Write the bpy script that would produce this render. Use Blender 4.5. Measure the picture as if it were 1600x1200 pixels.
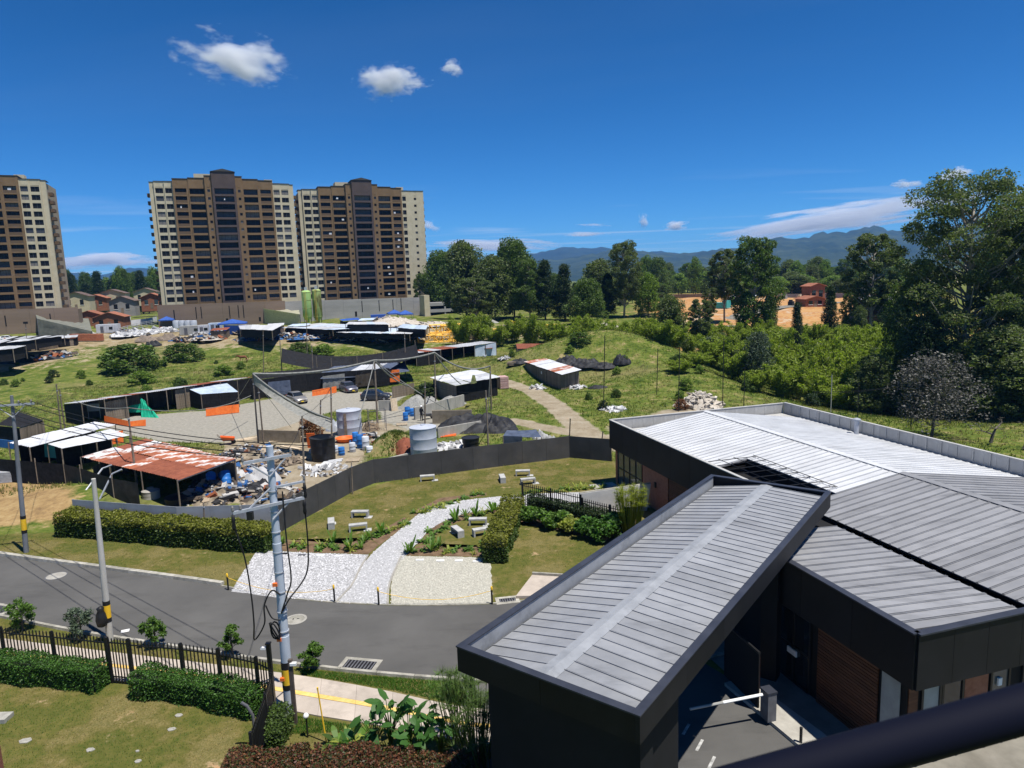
import bpy, bmesh, math, random
import numpy as np
from mathutils import Vector, Matrix
random.seed(7); RNG = np.random.default_rng(7)
for o in list(bpy.data.objects): bpy.data.objects.remove(o)
scene = bpy.context.scene
COL = scene.collection
rad = math.radians

# ------------------------------------------------------------------ camera
F_PX, CAM_H, PITCH, ROLL = 1070.0, 15.5, rad(8.6), rad(-2.0)
FWD = np.array([0, math.cos(PITCH), -math.sin(PITCH)])
_u0 = np.cross([1, 0, 0], FWD)
RIGHT = np.array([1.0, 0, 0]) * math.cos(ROLL) + _u0 * math.sin(ROLL)
UP = np.cross(RIGHT, FWD)
cd = bpy.data.cameras.new('camera'); cam = bpy.data.objects.new('camera', cd); COL.objects.link(cam)
cd.sensor_width = 36; cd.lens = F_PX / 1600 * 36; cd.clip_start = 0.05; cd.clip_end = 30000
cam.matrix_world = Matrix(((RIGHT[0], UP[0], -FWD[0], 0), (RIGHT[1], UP[1], -FWD[1], 0), (RIGHT[2], UP[2], -FWD[2], CAM_H), (0, 0, 0, 1)))
cd.dof.use_dof = True; cd.dof.focus_distance = 60; cd.dof.aperture_fstop = 7
scene.camera = cam

# ------------------------------------------------------------------ world, sun, exposure
SUN_EL, SUN_TO = rad(71), np.array([0.81, -0.58])           # plan direction towards the sun
world = bpy.data.worlds.new('World'); scene.world = world; world.use_nodes = True
wn, wl = world.node_tree.nodes, world.node_tree.links
bg = wn['Background']
sky = wn.new('ShaderNodeTexSky'); sky.sky_type = 'NISHITA'; sky.sun_disc = False
sky.sun_elevation = SUN_EL; sky.sun_rotation = math.atan2(SUN_TO[0], SUN_TO[1])
sky.altitude = 2100; sky.air_density = 1.0; sky.dust_density = 0.0; sky.ozone_density = 3.0
bg.inputs['Strength'].default_value = 0.10
# the deep polarised blue of the photograph: a per-channel film curve on the sky colour
sc_ = wn.new('ShaderNodeSeparateColor'); hs = wn.new('ShaderNodeCombineColor'); wl.new(sky.outputs['Color'], sc_.inputs[0])
for ch, gm_, k_ in ((0, 1.8, 4.6), (1, 1.33, 6.3), (2, 1.35, 9.3)):
    q1 = wn.new('ShaderNodeMath'); q1.operation = 'MULTIPLY'; q1.inputs[1].default_value = .1; q2 = wn.new('ShaderNodeMath'); q2.operation = 'POWER'; q2.inputs[1].default_value = gm_; q3 = wn.new('ShaderNodeMath'); q3.operation = 'MULTIPLY'; q3.inputs[1].default_value = k_
    wl.new(sc_.outputs[ch], q1.inputs[0]); wl.new(q1.outputs[0], q2.inputs[0]); wl.new(q2.outputs[0], q3.inputs[0]); wl.new(q3.outputs[0], hs.inputs[ch])
# high thin cirrus streaks, spread over the whole sky
tc = wn.new('ShaderNodeTexCoord'); sp = wn.new('ShaderNodeSeparateXYZ'); wl.new(tc.outputs['Generated'], sp.inputs[0])
def wmath(op, a, b=None, clamp=False):
    n = wn.new('ShaderNodeMath'); n.operation = op; n.use_clamp = clamp
    for i, v in enumerate((a, b)):
        if v is None: continue
        if isinstance(v, (int, float)): n.inputs[i].default_value = v
        else: wl.new(v, n.inputs[i])
    return n.outputs[0]
zc = wmath('MAXIMUM', sp.outputs['Z'], 0.02)
px = wmath('DIVIDE', sp.outputs['X'], zc); py = wmath('DIVIDE', sp.outputs['Y'], zc)
cb = wn.new('ShaderNodeCombineXYZ'); wl.new(px, cb.inputs[0]); wl.new(py, cb.inputs[1])
cb.inputs[2].default_value = 3.7
mp = wn.new('ShaderNodeMapping'); mp.inputs['Scale'].default_value = (0.16, 0.42, 1); mp.inputs['Rotation'].default_value = (0, 0, rad(24))
wl.new(cb.outputs[0], mp.inputs[0])
nz = wn.new('ShaderNodeTexNoise'); nz.inputs['Scale'].default_value = 1.0; nz.inputs['Detail'].default_value = 7; nz.inputs['Roughness'].default_value = .55; nz.inputs['Distortion'].default_value = .4
wl.new(mp.outputs[0], nz.inputs['Vector'])
cir = wmath('MULTIPLY', wmath('SUBTRACT', nz.outputs['Fac'], 0.53, True), 4.5, True)
low = wmath('SUBTRACT', 1.0, wmath('MULTIPLY', wmath('SUBTRACT', sp.outputs['Z'], 0.02, True), 8.0, True), True)
cir = wmath('MULTIPLY', wmath('MULTIPLY', cir, wmath('ADD', wmath('MULTIPLY', low, .9), .03)), 0.85, True)
wm = wn.new('ShaderNodeMix'); wm.data_type = 'RGBA'
wl.new(cir, wm.inputs[0]); wl.new(hs.outputs['Color'], wm.inputs[6]); wm.inputs[7].default_value = (5.2, 5.8, 6.4, 1)
wl.new(wm.outputs[2], bg.inputs['Color'])
sd = bpy.data.lights.new('sun', 'SUN'); sd.energy = 4.5; sd.angle = rad(0.53); sd.color = (1.0, 0.955, 0.88)
sun = bpy.data.objects.new('sun', sd); COL.objects.link(sun)
sv = Vector((SUN_TO[0] * math.cos(SUN_EL), SUN_TO[1] * math.cos(SUN_EL), math.sin(SUN_EL)))
sun.rotation_euler = sv.to_track_quat('Z', 'Y').to_euler(); sun.location = (0, -20, 80)
scene.view_settings.view_transform = 'Standard'; scene.view_settings.look = 'None'
scene.view_settings.exposure = 0.58; scene.view_settings.gamma = 1; scene.view_settings.use_curve_mapping = False
scene.render.engine = 'CYCLES'
scene.cycles.volume_bounces = 3; scene.cycles.use_denoising = True; scene.cycles.max_bounces = 6; scene.cycles.transparent_max_bounces = 8

# ------------------------------------------------------------------ surveying helpers
def ss(a, b, t):
    t = np.clip((np.asarray(t, float) - a) / (b - a), 0, 1); return t * t * (3 - 2 * t)
def zt(x, y):
    """height of the terrain"""
    x = np.asarray(x, float); y = np.asarray(y, float)
    z = 5.0 * ss(125, 195, y)
    z = z + 6.2 * np.exp(-(((x - 15) / 15) ** 2 + ((y - 119) / 11) ** 2)) * ss(100, 115, y)
    z = z + 2.2 * np.exp(-(((x - 24) / 9) ** 2 + ((y - 104) / 12) ** 2))
    z = z - 5.0 * np.exp(-((x - 52) / 16) ** 2 - ((y - 100) / 26) ** 2)
    z = z + 0.9 * np.exp(-((x + 33) / 5) ** 2 - ((y - 51.5) / 4.5) ** 2) * ss(45, 49, y)
    rough = ss(85, 120, y)
    z = z + rough * (0.22 * np.sin(x * .31 + y * .17) + .15 * np.sin(x * .13 - y * .41))
    return z
def ray(px, py):
    d = FWD * F_PX + RIGHT * (px - 800) - UP * (py - 600); return d / np.linalg.norm(d)
def gz(px, py, z=0.0):
    d = ray(px, py); t = (z - CAM_H) / d[2]; p = d * t; return Vector((p[0], p[1], z))
def g(px, py):
    """ground point seen at a photo position"""
    d = ray(px, py); t = 15.0; C = np.array([0, 0, CAM_H])
    while t < 6000:
        p = C + d * t
        if p[2] < float(zt(p[0], p[1])): break
        t *= 1.004
    lo, hi = t / 1.004, t
    for _ in range(18):
        m = (lo + hi) / 2; p = C + d * m
        if p[2] < float(zt(p[0], p[1])): hi = m
        else: lo = m
    return Vector((p[0], p[1], float(zt(p[0], p[1]))))
def at(px, py, Y):
    d = ray(px, py); p = d * (Y / d[1]); return Vector((p[0], p[1], CAM_H + p[2]))
def onground(x, y): return Vector((x, y, float(zt(x, y))))
def xat(px, Y): return at(px, 500, Y).x

# ------------------------------------------------------------------ materials
MATS = {}
def mat(name, c1, c2=None, scale=3.0, rough=.8, bump=0.0, metal=0.0, detail=6, bscale=None, spec=.3, coat=0.0, rnd=0.0, island=0.0, trans=0.0, contrast=(0.35, 0.65), stretch=None, uv='Object', dirt=0.0, dscale=.45, dstretch=(1, 1, 1), dcol=None):
    if name in MATS: return MATS[name]
    m = bpy.data.materials.new(name); m.use_nodes = True; MATS[name] = m
    n, l = m.node_tree.nodes, m.node_tree.links; b = n['Principled BSDF']
    b.inputs['Roughness'].default_value = rough; b.inputs['Metallic'].default_value = metal
    b.inputs['Specular IOR Level'].default_value = spec
    if coat: b.inputs['Coat Weight'].default_value = coat; b.inputs['Coat Roughness'].default_value = .08
    vec = n.new('ShaderNodeNewGeometry').outputs['Position'] if uv == 'World' else n.new('ShaderNodeTexCoord').outputs[uv]
    if stretch:
        mpn = n.new('ShaderNodeMapping'); mpn.inputs['Scale'].default_value = stretch; l.new(vec, mpn.inputs[0]); vec = mpn.outputs[0]
    col = None
    if c2 is not None:
        t = n.new('ShaderNodeTexNoise'); t.inputs['Scale'].default_value = scale; t.inputs['Detail'].default_value = detail; t.inputs['Roughness'].default_value = .6
        l.new(vec, t.inputs['Vector'])
        r = n.new('ShaderNodeValToRGB'); r.color_ramp.elements[0].position, r.color_ramp.elements[1].position = contrast
        r.color_ramp.elements[0].color = (*c1, 1); r.color_ramp.elements[1].color = (*c2, 1)
        l.new(t.outputs['Fac'], r.inputs[0]); col = r.outputs[0]
    else:
        rgb = n.new('ShaderNodeRGB'); rgb.outputs[0].default_value = (*c1, 1); col = rgb.outputs[0]
    if rnd or island:
        if island:
            src = n.new('ShaderNodeNewGeometry').outputs['Random Per Island']; k = island
        else:
            src = n.new('ShaderNodeObjectInfo').outputs['Random']; k = rnd
        mr = n.new('ShaderNodeMapRange'); mr.inputs['To Min'].default_value = 1 - k; mr.inputs['To Max'].default_value = 1 + k; l.new(src, mr.inputs[0])
        vm = n.new('ShaderNodeVectorMath'); vm.operation = 'SCALE'; l.new(col, vm.inputs[0]); l.new(mr.outputs[0], vm.inputs['Scale']); col = vm.outputs[0]
    if dirt:
        dm = n.new('ShaderNodeMapping'); dm.inputs['Scale'].default_value = dstretch; dm.inputs['Rotation'].default_value = (0, 0, .6); l.new(vec, dm.inputs[0]); dn = n.new('ShaderNodeTexNoise'); dn.inputs['Scale'].default_value = dscale; dn.inputs['Detail'].default_value = 12; dn.inputs['Roughness'].default_value = .72; l.new(dm.outputs[0], dn.inputs['Vector'])
        dr = n.new('ShaderNodeMapRange'); dr.inputs['From Min'].default_value = .52; dr.inputs['From Max'].default_value = .70; dr.inputs['To Max'].default_value = dirt; l.new(dn.outputs['Fac'], dr.inputs[0])
        dx = n.new('ShaderNodeMix'); dx.data_type = 'RGBA'; l.new(dr.outputs[0], dx.inputs[0]); l.new(col, dx.inputs[6]); dx.inputs[7].default_value = (*(dcol or [q * .35 for q in c1]), 1); col = dx.outputs[2]
    l.new(col, b.inputs['Base Color'])
    if bump:
        t2 = n.new('ShaderNodeTexNoise'); t2.inputs['Scale'].default_value = bscale or scale * 4; t2.inputs['Detail'].default_value = 5
        l.new(vec, t2.inputs['Vector'])
        bp = n.new('ShaderNodeBump'); bp.inputs['Strength'].default_value = bump; bp.inputs['Distance'].default_value = .05; l.new(t2.outputs['Fac'], bp.inputs['Height']); l.new(bp.outputs[0], b.inputs['Normal'])
    if trans:
        out = n['Material Output']; tr = n.new('ShaderNodeBsdfTranslucent'); ms = n.new('ShaderNodeMixShader'); ms.inputs[0].default_value = trans
        hv = n.new('ShaderNodeVectorMath'); hv.operation = 'MULTIPLY'; hv.inputs[1].default_value = (1.3, 1.5, .6); l.new(col, hv.inputs[0]); l.new(hv.outputs[0], tr.inputs[0])
        l.new(b.outputs[0], ms.inputs[1]); l.new(tr.outputs[0], ms.inputs[2]); l.new(ms.outputs[0], out.inputs[0])
    return m
def leafmat(name, c, k=.45, tr=.3): return mat(name, c, rough=.55, island=k, trans=tr, spec=.35)

# ------------------------------------------------------------------ mesh helpers
class MB:
    def __init__(s): s.v = []; s.f = []
    def add(s, vs, fs):
        o = len(s.v); s.v += [tuple(p) for p in vs]; s.f += [tuple(i + o for i in q) for q in fs]; return s
    def box(s, c, d, rz=0.0, rx=0.0, ry=0.0):
        M = Matrix.Rotation(rz, 3, 'Z') @ Matrix.Rotation(ry, 3, 'Y') @ Matrix.Rotation(rx, 3, 'X'); c = Vector(c)
        P = [c + M @ Vector((sx * d[0] / 2, sy * d[1] / 2, sz * d[2] / 2)) for sz in (-1, 1) for sx, sy in ((-1, -1), (1, -1), (1, 1), (-1, 1))]
        return s.add(P, [(3, 2, 1, 0), (4, 5, 6, 7), (0, 1, 5, 4), (1, 2, 6, 5), (2, 3, 7, 6), (3, 0, 4, 7)])
    def lohi(s, a, b): return s.box([(a[i] + b[i]) / 2 for i in range(3)], [abs(b[i] - a[i]) for i in range(3)])
    def tube(s, pts, r, n=8, cap=True):
        pts = [Vector(p) for p in pts]; rs = r if isinstance(r, (list, tuple)) else [r] * len(pts); o = len(s.v)
        prev = None
        for i, p in enumerate(pts):
            t = (pts[min(i + 1, len(pts) - 1)] - pts[max(i - 1, 0)])
            if t.length < 1e-9: t = Vector((0, 0, 1))
            t.normalize(); a = prev if prev is not None else (Vector((1, 0, 0)) if abs(t.x) < .8 else Vector((0, 1, 0)))
            x = (a - t * a.dot(t)).normalized(); prev = x; y = t.cross(x)
            for k in range(n):
                w = 2 * math.pi * k / n; s.v.append(tuple(p + (x * math.cos(w) + y * math.sin(w)) * rs[i]))
        for i in range(len(pts) - 1):
            for k in range(n):
                k2 = (k + 1) % n; s.f.append((o + i * n + k, o + i * n + k2, o + (i + 1) * n + k2, o + (i + 1) * n + k))
        if cap:
            s.f.append(tuple(o + k for k in reversed(range(n)))); e = o + (len(pts) - 1) * n; s.f.append(tuple(e + k for k in range(n)))
        return s
    def lathe(s, prof, n=20, c=(0, 0, 0), cap=True):
        o = len(s.v)
        for r, z in prof:
            for k in range(n):
                w = 2 * math.pi * k / n; s.v.append((c[0] + r * math.cos(w), c[1] + r * math.sin(w), c[2] + z))
        for i in range(len(prof) - 1):
            for k in range(n):
                k2 = (k + 1) % n; s.f.append((o + i * n + k, o + i * n + k2, o + (i + 1) * n + k2, o + (i + 1) * n + k))
        if cap:
            s.f.append(tuple(o + k for k in reversed(range(n)))); e = o + (len(prof) - 1) * n; s.f.append(tuple(e + k for k in range(n)))
        return s
    def prism(s, poly, z0, z1):
        n = len(poly); o = len(s.v)
        s.v += [(p[0], p[1], z0) for p in poly] + [(p[0], p[1], z1) for p in poly]
        ar = sum(poly[i][0] * poly[(i + 1) % n][1] - poly[(i + 1) % n][0] * poly[i][1] for i in range(n))
        idx = list(range(n)) if ar > 0 else list(reversed(range(n)))
        s.f.append(tuple(o + n + i for i in idx)); s.f.append(tuple(o + i for i in reversed(idx)))
        for a in range(n):
            i, j = idx[a], idx[(a + 1) % n]; s.f.append((o + i, o + j, o + n + j, o + n + i))
        return s
    def slab(s, quad, t):
        """four 3-D corners (anticlockwise from above) thickened downwards by t"""
        q = [Vector(p) for p in quad]; nrm = (q[1] - q[0]).cross(q[3] - q[0]).normalized()
        if nrm.z < 0: q.reverse(); nrm = -nrm
        lo = [p - nrm * t for p in q]; o = len(s.v); s.v += [tuple(p) for p in lo + q]
        s.f += [tuple(o + i for i in f) for f in ((3, 2, 1, 0), (4, 5, 6, 7), (0, 1, 5, 4), (1, 2, 6, 5), (2, 3, 7, 6), (3, 0, 4, 7))]; return s
    def mesh(s, name):
        me = bpy.data.meshes.new(name); me.from_pydata(s.v, [], s.f); me.update(); return me
    def build(s, name, m, parent=None, smooth=False, loc=None, rz=0.0):
        return obj(name, s.mesh(name), m, parent, smooth, loc, rz)
def obj(name, me, m=None, parent=None, smooth=False, loc=None, rz=0.0):
    o = bpy.data.objects.new(name, me); COL.objects.link(o)
    if m is not None and not len(me.materials): me.materials.append(MATS[m] if isinstance(m, str) else m)
    if smooth:
        me.polygons.foreach_set('use_smooth', [True] * len(me.polygons)); me.update()
        if smooth != 'all': me.set_sharp_from_angle(angle=rad(40))
    if loc is not None: o.location = loc
    if rz: o.rotation_euler.z = rz
    if parent is not None: o.parent = parent
    return o
def npmesh(name, V, Fc):
    """V (n,3), Fc (m,k) all with k corners"""
    V = np.asarray(V, np.float32); Fc = np.asarray(Fc, np.int32); me = bpy.data.meshes.new(name); k = Fc.shape[1]
    me.vertices.add(len(V)); me.vertices.foreach_set('co', V.ravel())
    me.loops.add(Fc.size); me.loops.foreach_set('vertex_index', Fc.ravel())
    me.polygons.add(len(Fc)); me.polygons.foreach_set('loop_start', np.arange(0, Fc.size, k, dtype=np.int32))
    me.update(calc_edges=True); me.validate(); return me
def tag(o, label, cat, group=None):
    o['label'] = label; o['category'] = cat
    if group: o['group'] = group
    return o
def thing(name, label, cat, loc=(0, 0, 0), rz=0.0, group=None):
    o = bpy.data.objects.new(name, None); COL.objects.link(o); o.location = loc; o.rotation_euler.z = rz; o.empty_display_size = .2
    return tag(o, label, cat, group)
def struct(o): o['kind'] = 'structure'; return o
def stuff(o, label=None, cat=None):
    o['kind'] = 'stuff'
    if label: tag(o, label, cat)
    return o
def dup(root, loc=None, rz=None, label=None, group=None, scale=None):
    r = root.copy(); COL.objects.link(r)
    if loc is not None: r.location = loc
    if rz is not None: r.rotation_euler.z = rz
    if scale is not None: r.scale = scale if hasattr(scale, '__len__') else (scale,) * 3
    if label: r['label'] = label
    if group: r['group'] = group
    for ch in list(root.children):
        c = ch.copy(); COL.objects.link(c); c.parent = r
        for gch in list(ch.children):
            d = gch.copy(); COL.objects.link(d); d.parent = c
    return r
def inst(me, name, m, parent, loc=(0, 0, 0), rz=0.0, scale=None):
    o = obj(name, me, m, parent, loc=loc, rz=rz)
    if scale: o.scale = scale
    return o
def frame_of(a, b):
    """angle and length of the plan vector from a to b"""
    d = Vector(b) - Vector(a); return math.atan2(d.y, d.x), math.hypot(d.x, d.y)
def inpoly(X, Y, poly):
    c = np.zeros(X.shape, bool); n = len(poly)
    for i in range(n):
        x1, y1 = poly[i][0], poly[i][1]; x2, y2 = poly[(i + 1) % n][0], poly[(i + 1) % n][1]
        with np.errstate(divide='ignore', invalid='ignore'):
            k = ((y1 > Y) != (y2 > Y)) & (X < (x2 - x1) * (Y - y1) / (y2 - y1 + 1e-12) + x1)
        c ^= k
    return c
def segdist(X, Y, pts, closed=True):
    d = np.full(X.shape, 1e9); n = len(pts)
    for i in range(n if closed else n - 1):
        ax, ay = pts[i][0], pts[i][1]; bx, by = pts[(i + 1) % n][0], pts[(i + 1) % n][1]
        L = (bx - ax) ** 2 + (by - ay) ** 2 + 1e-9; t = np.clip(((X - ax) * (bx - ax) + (Y - ay) * (by - ay)) / L, 0, 1)
        d = np.minimum(d, np.hypot(X - ax - t * (bx - ax), Y - ay - t * (by - ay)))
    return d
def sdpoly(X, Y, poly):
    d = segdist(X, Y, poly); return np.where(inpoly(X, Y, poly), d, -d)

# ------------------------------------------------------------------ terrain
def axis(*segs):
    out = []
    for a, b, st in segs: out += list(np.arange(a, b, st))
    return out
geo = [140 * 1.16 ** k for k in range(28)]
XS = np.array(sorted([-v for v in geo] + axis((-130, -70, 2.5), (-70, 70, .55), (70, 131, 2.5)) + geo))
YS = np.array(axis((-60, 14, 4), (14, 112, .55), (112, 260, 1.6)) + [262 * 1.15 ** k for k in range(24)])
XX, YY = np.meshgrid(XS, YS); ZZ = zt(XX, YY)
gp = lambda pts: [g(*p) for p in pts]
Z_YARD = [gp([(150, 668), (205, 650), (330, 641), (375, 632), (480, 612), (590, 612), (640, 615), (600, 640), (530, 640), (480, 655), (400, 680), (345, 692), (250, 690)]), gp([(590, 640), (640, 632), (690, 650), (690, 672), (640, 672), (600, 660)])]
Z_DIRT = [gp([(345, 692), (480, 655), (540, 665), (600, 655), (640, 672), (610, 690), (575, 715), (555, 732), (450, 800), (390, 790), (300, 770), (360, 715)]), gp([(950, 668), (1040, 640), (1125, 637), (1080, 655), (1000, 672), (955, 690)])]
Z_SOIL = [gp([(-40, 745), (60, 735), (118, 765), (122, 818), (60, 815), (-30, 828)]), gp([(160, 1094), (206, 1091), (220, 1106), (185, 1126), (148, 1114)]), gp([(282, 1145), (330, 1140), (320, 1165), (275, 1168)])]
Z_WORK = [gp([(-60, 548), (110, 522), (200, 517), (400, 512), (660, 514), (840, 508), (880, 520), (780, 530), (650, 535), (420, 540), (260, 544), (150, 541), (100, 566), (-40, 580)])]
Z_DIG = [gp([(1010, 462), (1200, 452), (1440, 456), (1445, 500), (1200, 512), (1080, 522), (1010, 490)]), gp([(1530, 498), (1700, 500), (1700, 535), (1530, 530)]), gp([(1060, 520), (1090, 505), (1100, 545), (1070, 550)])]
Z_PATH = [gp([(788, 597), (830, 610), (868, 634), (895, 658), (935, 690), (975, 700)]), gp([(800, 657), (850, 668), (905, 678), (960, 694), (1000, 692)]), gp([(1280, 690), (1000, 700)])]
def field(polys, w=1.4):
    r = np.full(XX.shape, -99.0)
    for p in polys: r = np.maximum(r, sdpoly(XX, YY, p))
    return np.clip(r / w * .5 + .5, 0, 1)
f_path = np.zeros(XX.shape)
for p, w in zip(Z_PATH[:2], (1.5, 1.2)): f_path = np.maximum(f_path, np.clip((w - segdist(XX, YY, p, False)) / 1.2 + .5, 0, 1))
f_lawn = np.maximum(field([gp([(-200, 1300), (-200, 905), (0, 835), (120, 830), (437, 800), (437, 835), (550, 768), (640, 745), (890, 714), (960, 716), (1050, 800), (900, 960), (700, 1500)])], 1.0), 0)
zones = dict(yard=field(Z_YARD, 1.2), dirt=np.maximum(field(Z_DIRT), f_path), soil=np.maximum(field(Z_SOIL[:1], 2.0), .55 * field(Z_SOIL[1:], 1.2)), work=field(Z_WORK, 8), dig=field(Z_DIG, 10), lawn=f_lawn)
ny, nx = XX.shape
V = np.stack([XX, YY, ZZ], -1).reshape(-1, 3); I = np.arange(nx * ny).reshape(ny, nx)
Fq = np.stack([I[:-1, :-1], I[:-1, 1:], I[1:, 1:], I[1:, :-1]], -1).reshape(-1, 4)
gme = npmesh('ground', V, Fq)
for k, a in zones.items():
    at_ = gme.attributes.new(k, 'FLOAT', 'POINT'); at_.data.foreach_set('value', a.astype(np.float32).ravel())
gm = bpy.data.materials.new('ground_mat'); gm.use_nodes = True; MATS['ground_mat'] = gm
N, L = gm.node_tree.nodes, gm.node_tree.links
pb = N['Principled BSDF']; pb.inputs['Roughness'].default_value = .95; pb.inputs['Specular IOR Level'].default_value = .1
pos = N.new('ShaderNodeNewGeometry').outputs['Position']
def gnoise(sc, det=6, rg=.6):
    t = N.new('ShaderNodeTexNoise'); t.inputs['Scale'].default_value = sc; t.inputs['Detail'].default_value = det; t.inputs['Roughness'].default_value = rg; L.new(pos, t.inputs['Vector']); return t.outputs['Fac']
def gramp(src, stops):
    r = N.new('ShaderNodeValToRGB'); e = r.color_ramp.elements
    while len(e) < len(stops): e.new(.5)
    for q, (p, c) in zip(e, stops): q.position = p; q.color = (*c, 1)
    L.new(src, r.inputs[0]); return r.outputs[0]
def gmix(f, a, b):
    m = N.new('ShaderNodeMix'); m.data_type = 'RGBA'; L.new(f, m.inputs[0]); L.new(a, m.inputs[6]); L.new(b, m.inputs[7]); return m.outputs[2]
def gm2(op, a, b, clamp=True):
    n = N.new('ShaderNodeMath'); n.operation = op; n.use_clamp = clamp
    for i, v in enumerate((a, b)):
        if isinstance(v, (int, float)): n.inputs[i].default_value = v
        else: L.new(v, n.inputs[i])
    return n.outputs[0]
n_big, n_mid, n_fine, n_tiny = gnoise(.055, 5), gnoise(.42, 6, .65), gnoise(2.6, 6, .7), gnoise(14, 4, .7)
def zone(k, amp=1.0, hard=5.0):
    a = N.new('ShaderNodeAttribute'); a.attribute_name = k
    s = gm2('ADD', a.outputs['Fac'], gm2('MULTIPLY', gm2('SUBTRACT', n_mid, .5, False), amp, False), False)
    s = gm2('ADD', s, gm2('MULTIPLY', gm2('SUBTRACT', n_fine, .5, False), amp * .5, False), False)
    return gm2('ADD', gm2('MULTIPLY', gm2('SUBTRACT', s, .5, False), hard, False), .5)
wild_f = gm2('ADD', gm2('MULTIPLY', n_mid, .6), gm2('MULTIPLY', n_fine, .4))
c_wild = gramp(wild_f, [(.38, (.035, .06, .010)), (.46, (.08, .115, .018)), (.53, (.13, .15, .032)), (.60, (.22, .19, .075)), (.68, (.30, .24, .12))])
c_wild = gmix(gm2('MULTIPLY', gm2('SUBTRACT', n_big, .53), 5.0), c_wild, gramp(n_fine, [(.35, (.15, .13, .055)), (.65, (.24, .20, .095))]))
lawn_f = gm2('ADD', gm2('MULTIPLY', gm2('SUBTRACT', gm2('ADD', gm2('MULTIPLY', gnoise(.40, 5, .6), .85, False), gm2('MULTIPLY', n_fine, .15, False), False), .5, False), 1.9, False), .49)
c_lawn = gramp(lawn_f, [(.36, (.048, .098, .012)), (.43, (.10, .135, .022)), (.49, (.18, .158, .050)), (.55, (.27, .205, .090)), (.63, (.40, .30, .16))])
c_lawn = gmix(gm2('MULTIPLY', gm2('SUBTRACT', n_tiny, .35), 1.1), gramp(n_fine, [(.3, (.06, .07, .014)), (.7, (.14, .12, .035))]), c_lawn)
c_yard = gramp(n_fine, [(.3, (.20, .19, .16)), (.5, (.27, .255, .215)), (.7, (.35, .33, .285))])
c_dirt = gramp(wild_f, [(.33, (.17, .13, .08)), (.5, (.28, .235, .165)), (.68, (.37, .33, .26))])
c_soil = gramp(wild_f, [(.34, (.15, .095, .05)), (.5, (.30, .20, .09)), (.66, (.40, .30, .15))])
c_dig = gramp(gnoise(.075, 8, .75), [(.36, (.15, .075, .03)), (.43, (.40, .19, .065)), (.50, (.44, .27, .12)), (.55, (.36, .165, .055)), (.60, (.46, .36, .24)), (.68, (.22, .15, .09))])
c_work = gramp(wild_f, [(.36, (.13, .11, .06)), (.5, (.26, .20, .11)), (.64, (.36, .32, .24))])
col = gmix(zone('lawn', .3, 6), c_wild, c_lawn)
for k, c, am, hd in (('work', c_work, 2.4, 3), ('dirt', c_dirt, .9, 4), ('yard', c_yard, .5, 5), ('soil', c_soil, .9, 4), ('dig', c_dig, 2.2, 3)): col = gmix(zone(k, am, hd), col, c)
L.new(col, pb.inputs['Base Color'])
bp = N.new('ShaderNodeBump'); bp.inputs['Strength'].default_value = .55; bp.inputs['Distance'].default_value = .12
L.new(gm2('ADD', gm2('MULTIPLY', n_fine, .6), gm2('MULTIPLY', n_tiny, .5), False), bp.inputs['Height']); L.new(bp.outputs[0], pb.inputs['Normal'])
ground = obj('ground', gme, gm, smooth='all'); struct(ground)
# ------------------------------------------------------------------ road, kerbs, sidewalk
mat('asphalt', (.076, .074, .070), (.108, .105, .099), scale=.28, rough=.9, bump=.35, bscale=40, detail=12, contrast=(.3, .7), dirt=.38, dscale=.5, dstretch=(.35, 1.3, 1))
mat('concrete', (.27, .255, .225), (.37, .355, .315), scale=1.6, rough=.9, bump=.15, rnd=.08)
mat('kerb_concrete', (.24, .23, .19), (.40, .38, .33), scale=2.5, rough=.9, bump=.2, rnd=.14, uv='World', dirt=.6, dscale=1.2)
mat('sidewalk_concrete', (.36, .31, .26), (.45, .39, .33), scale=1.2, rough=.9, bump=.1, rnd=.11, uv='World', dirt=.4, dscale=.9)
mat('tactile_yellow', (.62, .40, .10), (.70, .50, .18), scale=6, rough=.8, rnd=.1)
mat('white_gravel', (.30, .30, .30), (.46, .46, .47), scale=9, rough=.95, bump=.8, bscale=16, detail=8)
mat('cream_gravel', (.31, .30, .25), (.45, .44, .38), scale=9, rough=.95, bump=.8, bscale=16, detail=8)
mat('bed_soil', (.10, .062, .035), (.19, .125, .075), scale=2, rough=1, bump=.8)
mat('black_iron', (.012, .012, .013), rough=.45, spec=.4)
mat('iron_grey', (.09, .09, .10), (.14, .14, .15), scale=4, rough=.6)
mat('white_paint', (.72, .72, .70), (.82, .82, .80), scale=4, rough=.7)
mat('yellow_paint', (.80, .46, .02), (.88, .56, .04), scale=6, rough=.5)
mat('black_paint', (.015, .015, .016), rough=.5)
mat('dark_hole', (.008, .008, .009), rough=.9)
def sheet(name, pts, z, m, parent=None):
    me = bpy.data.meshes.new(name); bm = bmesh.new()
    f = bm.faces.new([bm.verts.new((p[0], p[1], z)) for p in pts])
    if f.calc_area() and f.normal.z < 0: f.normal_flip()
    bmesh.ops.triangulate(bm, faces=bm.faces[:])
    for q in bm.faces:
        q.normal_update()
        if q.normal.z < 0: q.normal_flip()
    bm.to_mesh(me); bm.free(); return obj(name, me, m, parent)
def smoothline(pts, n=8):
    P = [Vector((p[0], p[1])) for p in pts]; out = []
    for i in range(len(P) - 1):
        p0, p1, p2, p3 = P[max(i - 1, 0)], P[i], P[i + 1], P[min(i + 2, len(P) - 1)]
        for k in range(n):
            t = k / n; out.append(.5 * ((2 * p1) + (p2 - p0) * t + (2 * p0 - 5 * p1 + 4 * p2 - p3) * t * t + (3 * p1 - p0 - 3 * p2 + p3) * t ** 3))
    out.append(P[-1]); return out
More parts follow.
